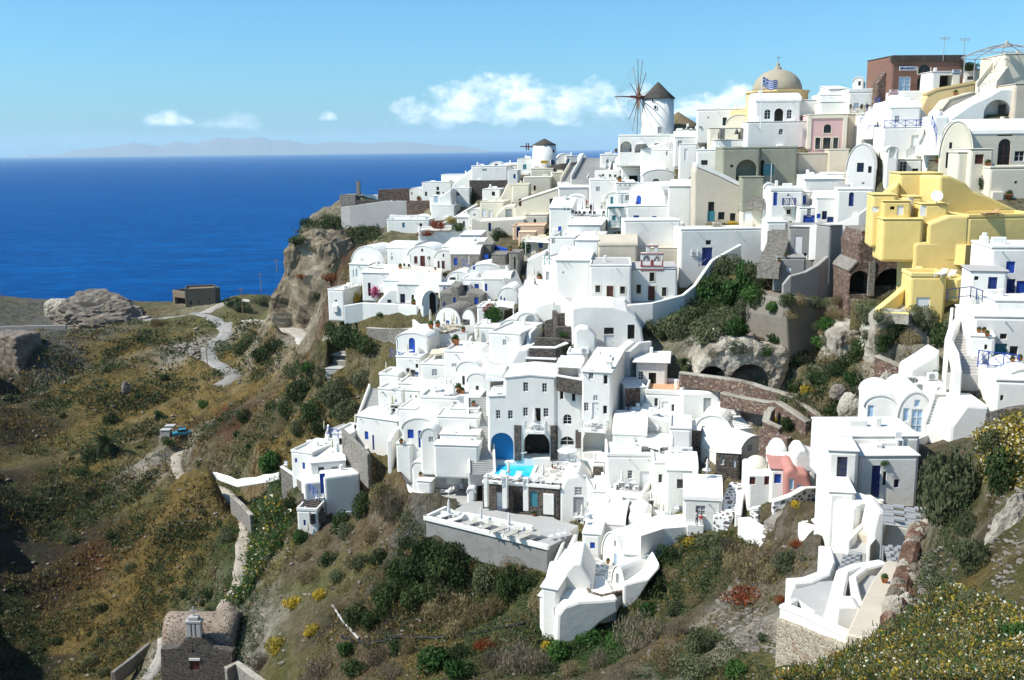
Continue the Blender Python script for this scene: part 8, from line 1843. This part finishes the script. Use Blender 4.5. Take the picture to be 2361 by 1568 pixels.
# iron pavilion roof at the top right
P = at(2230,440,140); root = empty('iron_pavilion', P); tag(root,'skeletal iron pavilion roof on the top right skyline','pavilion'); hh = 135 * 140 / FPX / 3
for i in range(10):
 a=2 * math.pi * i / 10; bm=bmesh.new(); prev=None
 for s in range(7): u=s / 6; q=Vector((5.6 * u * math.cos(a),5.6 * u * math.sin(a), hh * (.92 - .55 * u ** 1.6))); prev is not None and tube(bm, prev, q,.06, n=4); prev=q
 obj('rib', bm,'metal', root)
for rr, zz in ((5.6,.37),(3.4,.68)):
 bm=bmesh.new()
 for i in range(20): a, b=2 * math.pi * i / 20,2 * math.pi * (i + 1) / 20; tube(bm,(rr * math.cos(a), rr * math.sin(a), hh * zz),(rr * math.cos(b), rr * math.sin(b), hh * zz),.05, n=4)
 obj('ring', bm,'metal', root)
bm = bmesh.new(); lathe(bm,[(.75, hh * .78),(.8, hh * .86),(.45, hh * .90),(.5, hh * .97),(.2, hh * 1.0),(.22, hh * 1.06),(0, hh * 1.12)],12); obj('lantern', bm,'K', root)
for i in (0,3,5,8): a = 2 * math.pi * i / 10; bm = bmesh.new(); tube(bm,(5.6 * math.cos(a),5.6 * math.sin(a),-2),(5.6 * math.cos(a),5.6 * math.sin(a), hh * .37),.08, n=6); obj('column', bm,'metal', root)
# satellite dish
P = spot(1755,1405); root = empty('satellite_dish', P, R(-20)); tag(root,'white satellite dish on the yellow house','satellite dish'); root.scale = (.62,.62,.62)
bm = bmesh.new(); tube(bm,(0,0,-.2),(0,0,.7),.05); obj('mast', bm,'metal', root)
bm = bmesh.new(); lathe(bm,[(0,0),(.5,.06),(.9,.2),(.92,.2),(.5,.02),(0,-.04)],22); o = obj('dish', bm,'white', root, True); o.location = (0,-.15,1.1); o.rotation_euler = (R(65),0,0)
bm = bmesh.new(); tube(bm,(0,-.2,.4),(0,-1.0,1.2),.03, n=4); obj('feed_arm', bm,'metal', root)
# lettered signs
def SIGN(label, x0, y0, x1, y1, d, lines, tm, bmat='white', yaw=3):
 P = at((x0 + x1) / 2,(y0 + y1) / 2, d); k = d / FPX / 3; w, h = (x1 - x0) * k,(y1 - y0) * k; root = empty('sign', P, R(yaw)); tag(root, label,'sign')
 bm = bmesh.new(); box(bm,-w / 2, w / 2,-.04,.04,-h / 2, h / 2); obj('board', bm, bmat, root)
 for i, tx in enumerate(lines):
  cu = bpy.data.curves.new('lettering','FONT'); cu.body = tx; cu.align_x = 'CENTER'; cu.align_y = 'CENTER'; cu.extrude = .012; cu.offset = .012; o = bpy.data.objects.new('lettering', cu); COL.objects.link(o)
  bpy.context.view_layer.update(); me=bpy.data.meshes.new_from_object(o.evaluated_get(bpy.context.evaluated_depsgraph_get())); bpy.data.objects.remove(o)
  ww=max(v.co.x for v in me.vertices) - min(v.co.x for v in me.vertices); hh_=max(v.co.y for v in me.vertices) - min(v.co.y for v in me.vertices); s=min(w * .92 / ww, h * .8 / len(lines) / hh_); sy=h * .74 / len(lines) / hh_
  o = link('lettering', me, tm, root); me.materials.clear(); me.materials.append(M[tm]); o.scale = (s, min(sy, s * 1.5),1); o.rotation_euler = (R(90),0,0); o.location = (0,-.055, h * (.5 - (i + .5) / len(lines)))
SIGN('white sign reading MINI-MARKET on the brown shop house',1500,460,1617,487,149.3,['MINI-MARKET'],'navy')
SIGN('white sign reading MINI MARKET at the white shop front',1864,483,1926,517,145,['MINI','MARKET'],'navy')
SIGN('white sign with red letters reading MINI MARKET',1430,622,1493,657,147,['MINI','MARKET'],'red')
# bell between posts under the cream vault
P = at(372,962,158); root = empty('bell_stand', P); tag(root,'stone bell frame with dark bell below the cream vault','bell stand')
for sx in (-2.3,1.1): bm = bmesh.new(); box(bm, sx - .4, sx + .4,-.3,.3,0,1.6); obj('post', bm,'L', root)
bm = bmesh.new(); tube(bm,(-2.5,0,1.65),(1.4,0,1.65),.06); obj('crossbar', bm,'metal', root)
bm = bmesh.new(); lathe(bm,[(.42,.75),(.34,.9),(.2,1.3),(.1,1.5),(0,1.55)],14); obj('bell', bm,'black', root, True)
# parked car
C(0,1)
P = ground_ray(fx(1262), fy(1445)) or at(1262,1445); root = empty('car', P, R(18)); tag(root,'small teal car parked at the end of the dirt track','car')
bm = bmesh.new(); prism_xz(bm,[(-1.9,.32),(1.9,.32),(1.95,.8),(1.2,.92),(-1.0,.92),(-1.95,.82)],-.8,.8); bevel(bm,.08); obj('body', bm,'carpaint', root)
bm = bmesh.new(); prism_xz(bm,[(-1.0,.9),(1.15,.9),(.75,1.42),(-.75,1.42)],-.7,.7); bevel(bm,.06); obj('cabin', bm,'glass', root)
bm = bmesh.new(); box(bm,-.72,.74,-.66,.66,1.41,1.47); obj('roof', bm,'carpaint', root)
for x in (-1.2,1.2):
 for y in (-.78,.78): bm = bmesh.new(); tube(bm,(x, y - .1,.32),(x, y + .1,.32),.32, n=14); w_ = obj('wheel', bm,'black', root); bm = bmesh.new(); tube(bm,(x, y - .11,.32),(x, y + .11,.32),.17, n=10); obj('rim', bm,'metal', w_)
for x, y in ((1180,1410),(1150,1440)):
 p = ground_ray(fx(x), fy(y)) or at(x, y); bm = bmesh.new(); box(bm,-1,1,-.8,.8,-.3,1.2); box(bm,-1.1,1.1,-.9,.9,1.2,1.3); bevel(bm,.04); o = obj('concrete_tank', bm,'K'); o.location = p; auto(o,'grey concrete tank','beside the parked car','tank','concrete tanks')
# people
def PERSON(label, x, y, hpx, top, leg, pose='stand', rz=0.0, d=None, hat=None):
 p=spot(x, y) if d is None else at(x, y, d); H_=hpx * p.y / FPX / SS; H_=min(max(H_,1.0),1.85); s=H_ / 1.7
 sit = pose == 'sit'; V = [(0,0,.95),(0,0,1.15),(0,0,1.38),(0,-.01,1.48),(0,-.02,1.60),(0,-.01,1.68)]; Rr = [.15,.14,.15,.055,.095,.06]; E = [(0,1),(1,2),(2,3),(3,4),(4,5)]
 def add(pts, rad, frm):
  k=frm
  for q, r_ in zip(pts, rad): V.append(q); Rr.append(r_); E.append((k, len(V) - 1)); k=len(V) - 1
 for sd in (-1,1):
  add([(sd * .18,0,1.40),(sd * .23,.02,1.14),(sd * .20,-.14,.93),(sd * .19,-.20,.86)],[.06,.045,.036,.03],2)
  add([(sd * .09,0,.88),(sd * .10,-.40,.86),(sd * .10,-.42,.45),(sd * .10,-.54,.42)] if sit else [(sd * .09,0,.85),(sd * .10,-.03 * sd,.48),(sd * .10,.03,.08),(sd * .11,-.12,.04)],[.09,.065,.045,.04],0)
 off=-.42 if sit else 0
 me = bpy.data.meshes.new('person'); me.from_pydata([(a * s, b * s,(c + off) * s) for a, b, c in V], E,[]); o = bpy.data.objects.new('person', me); COL.objects.link(o)
 md = o.modifiers.new('s','SKIN')
 for v, r_ in zip(me.skin_vertices[0].data, Rr): v.radius=(r_ * s, r_ * s)
 me.skin_vertices[0].data[0].use_root = True; o.modifiers.new('u','SUBSURF').levels = 1
 bpy.context.view_layer.update(); m2_=bpy.data.meshes.new_from_object(o.evaluated_get(bpy.context.evaluated_depsgraph_get())); bpy.data.objects.remove(o)
 m2_.materials.clear()
 for k_ in ('skin', top, leg): m2_.materials.append(M[k_])
 for f in m2_.polygons: z=f.center.z / s - off; f.material_index=0 if z > 1.43 or (abs(f.center.x) > .17 * s and z < 1.15) else 1 if z > .92 else 2
 o = link('person', m2_); place(o, p, rz); tag(o, label,'person')
 bm = bmesh.new(); bmesh.ops.create_uvsphere(bm, u_segments=10, v_segments=8, radius=.115 * s); obj('hair', bm,'hair', o).location = (0,.025 * s,(1.635 + off) * s)
 if hat: bm = bmesh.new(); lathe(bm,[(.2 * s,0),(.11 * s,.02 * s),(.10 * s,.1 * s),(0,.12 * s)],12); obj('hat', bm, hat, o).location = (0,0,(1.69 + off) * s)
C(2,2)
PERSON('woman in white top and dark trousers on the lane by the sloping-roofed house',97,480,108,'cloth_w','cloth_n', rz=.6, hat='hair'); PERSON('child in red beside the woman on the lane',126,478,55,'cloth_r','cloth_w', rz=-.4)
C(1,0)
PERSON('waiter in white standing on the busy cafe terrace',1800,1402,45,'cloth_w','cloth_n'); PERSON('person in black standing on the busy cafe terrace',1726,1470,70,'black','black'); PERSON('person in red standing on the busy cafe terrace',1692,1440,70,'cloth_r','cloth_n')
C(2,0)
PERSON('person in dark clothes on the upper right cafe stairs',1272,776,62,'cloth_n','cloth_n', d=150.5); PERSON('person in pink near the red sign',1424,690,42,'P','cloth_w', d=147)
C(1,1)
PERSON('dark-clothed person sitting on the lounge terrace',1340,415,70,'cloth_n','black','sit',1.2); PERSON('person in blue walking on the seaside terrace',98,1420,60,'cloth_n','cloth_n')
# pipes
C(1,2)
bm=bmesh.new(); prev=None
PP=[ground_ray(fx(x), fy(y)) for x, y in ((0,1270),(80,1310),(180,1325),(290,1305),(400,1275),(560,1280),(700,1280),(850,1262),(980,1240),(1100,1215),(1200,1200),(1300,1165))]
PP=[p + Vector((0,0,.12)) for p in PP if p]
for a, b in zip(PP, PP[1:]):
 for i in range(6): u, v=a.lerp(b, i / 6), a.lerp(b,(i + 1) / 6); u.z=ground_z(u.x, u.y) + .13; v.z=ground_z(v.x, v.y) + .13; tube(bm, u, v,.13, n=6)
tag(obj('water_pipe', bm,'black'),'black pipe snaking along the slope below the thicket','pipe')
C(1,2)
PA=[ground_ray(fx(x), fy(y)) for x, y in ((-60,1070),(20,1190),(120,1300))]
bm=bmesh.new(); [tube(bm, a + Vector((0,0,.3)), b + Vector((0,0,.3)),.12, n=6) for a, b in zip(PA, PA[1:]) if a and b]
tag(obj('drain_pipe', bm,'K'),'pale straight pipe on the slope left of the thicket','pipe')
# palms
def PALM(label, x, y, hpx, crown, d=None):
 p = (ground_ray(fx(x), fy(y)) or at(x, y)) if d is None else at(x, y, d); k = p.y / FPX / SS; h = hpx * k; c = crown * k; root = empty('palm_tree', p); tag(root, label,'palm tree')
 bm = bmesh.new(); tube(bm,(0,0,-.5),(.1,0, h),.28,.2,8); obj('trunk', bm,'wood', root); V = []; F_ = []
 for i in range(34):
  a=rng.random() * 6.28; e=rng.uniform(-.2,1.2); Lf=c * rng.uniform(.75,1.1); pr=Vector((.1,0, h)); dv=Vector((math.cos(a) * math.cos(e), math.sin(a) * math.cos(e), math.sin(e)))
  for s in range(9):
   q=pr + dv * Lf / 9; dv=(dv + Vector((0,0,-.17))).normalized(); sd=dv.cross(Vector((0,0,1))).normalized()
   for sg in (-1,1): n0=len(V); w=Lf * .22 * math.sin(math.pi * (s + 1.5) / 11); V += [pr[:], q[:],(q + sd * sg * w + Vector((0,0,-w * .4)) + dv * w * .5)[:]]; F_.append((n0, n0 + 1, n0 + 2))
   pr=q
 me = bpy.data.meshes.new('crown'); me.from_pydata(V,[], F_); link('crown', me,'f_dark', root)
C(2,1)
PALM('small palm tree right of the hotel wing',5,1010,75,85)
C(0,1)
PALM('dark palm tree in the left gully',740,1560,60,160)
# ------------------------------------------------------------------ labels that need an ordinal
bpy.context.view_layer.update()
if bpy.data.objects.get('haze'): bpy.data.objects['haze'].hide_viewport = False
ORD = ['first','second','third','fourth','fifth','sixth','seventh','eighth','ninth','tenth','eleventh','twelfth','thirteenth','fourteenth','fifteenth','sixteenth','seventeenth','eighteenth','nineteenth','twentieth']
NUM = ['zero','one','two','three','four','five','six','seven','eight','nine','ten','eleven','twelve','thirteen','fourteen','fifteen','sixteen','seventeen','eighteen','nineteen','twenty']
G_={}
for o, ph, pl in AUTO: G_.setdefault((ph, pl),[]).append(o)
for (ph, pl), os_ in G_.items():
 if len(os_) == 1: os_[0]['label'] = (ph + ' ' + pl).strip(); continue
 os_.sort(key=lambda o: proj(o.matrix_world.translation)[0]); n=len(os_)
 for i, o in enumerate(os_):
  if n == 2: w = ('left','right')[i] + ' of the two'
  elif i == 0: w = 'leftmost'
  elif i == n - 1: w = 'rightmost'
  else: w = (ORD[i] if i < 20 else '%dth' % (i + 1)) + ' from the left'
  o['label'] = ('%s %s, %s' % (ph, pl, w)).strip()
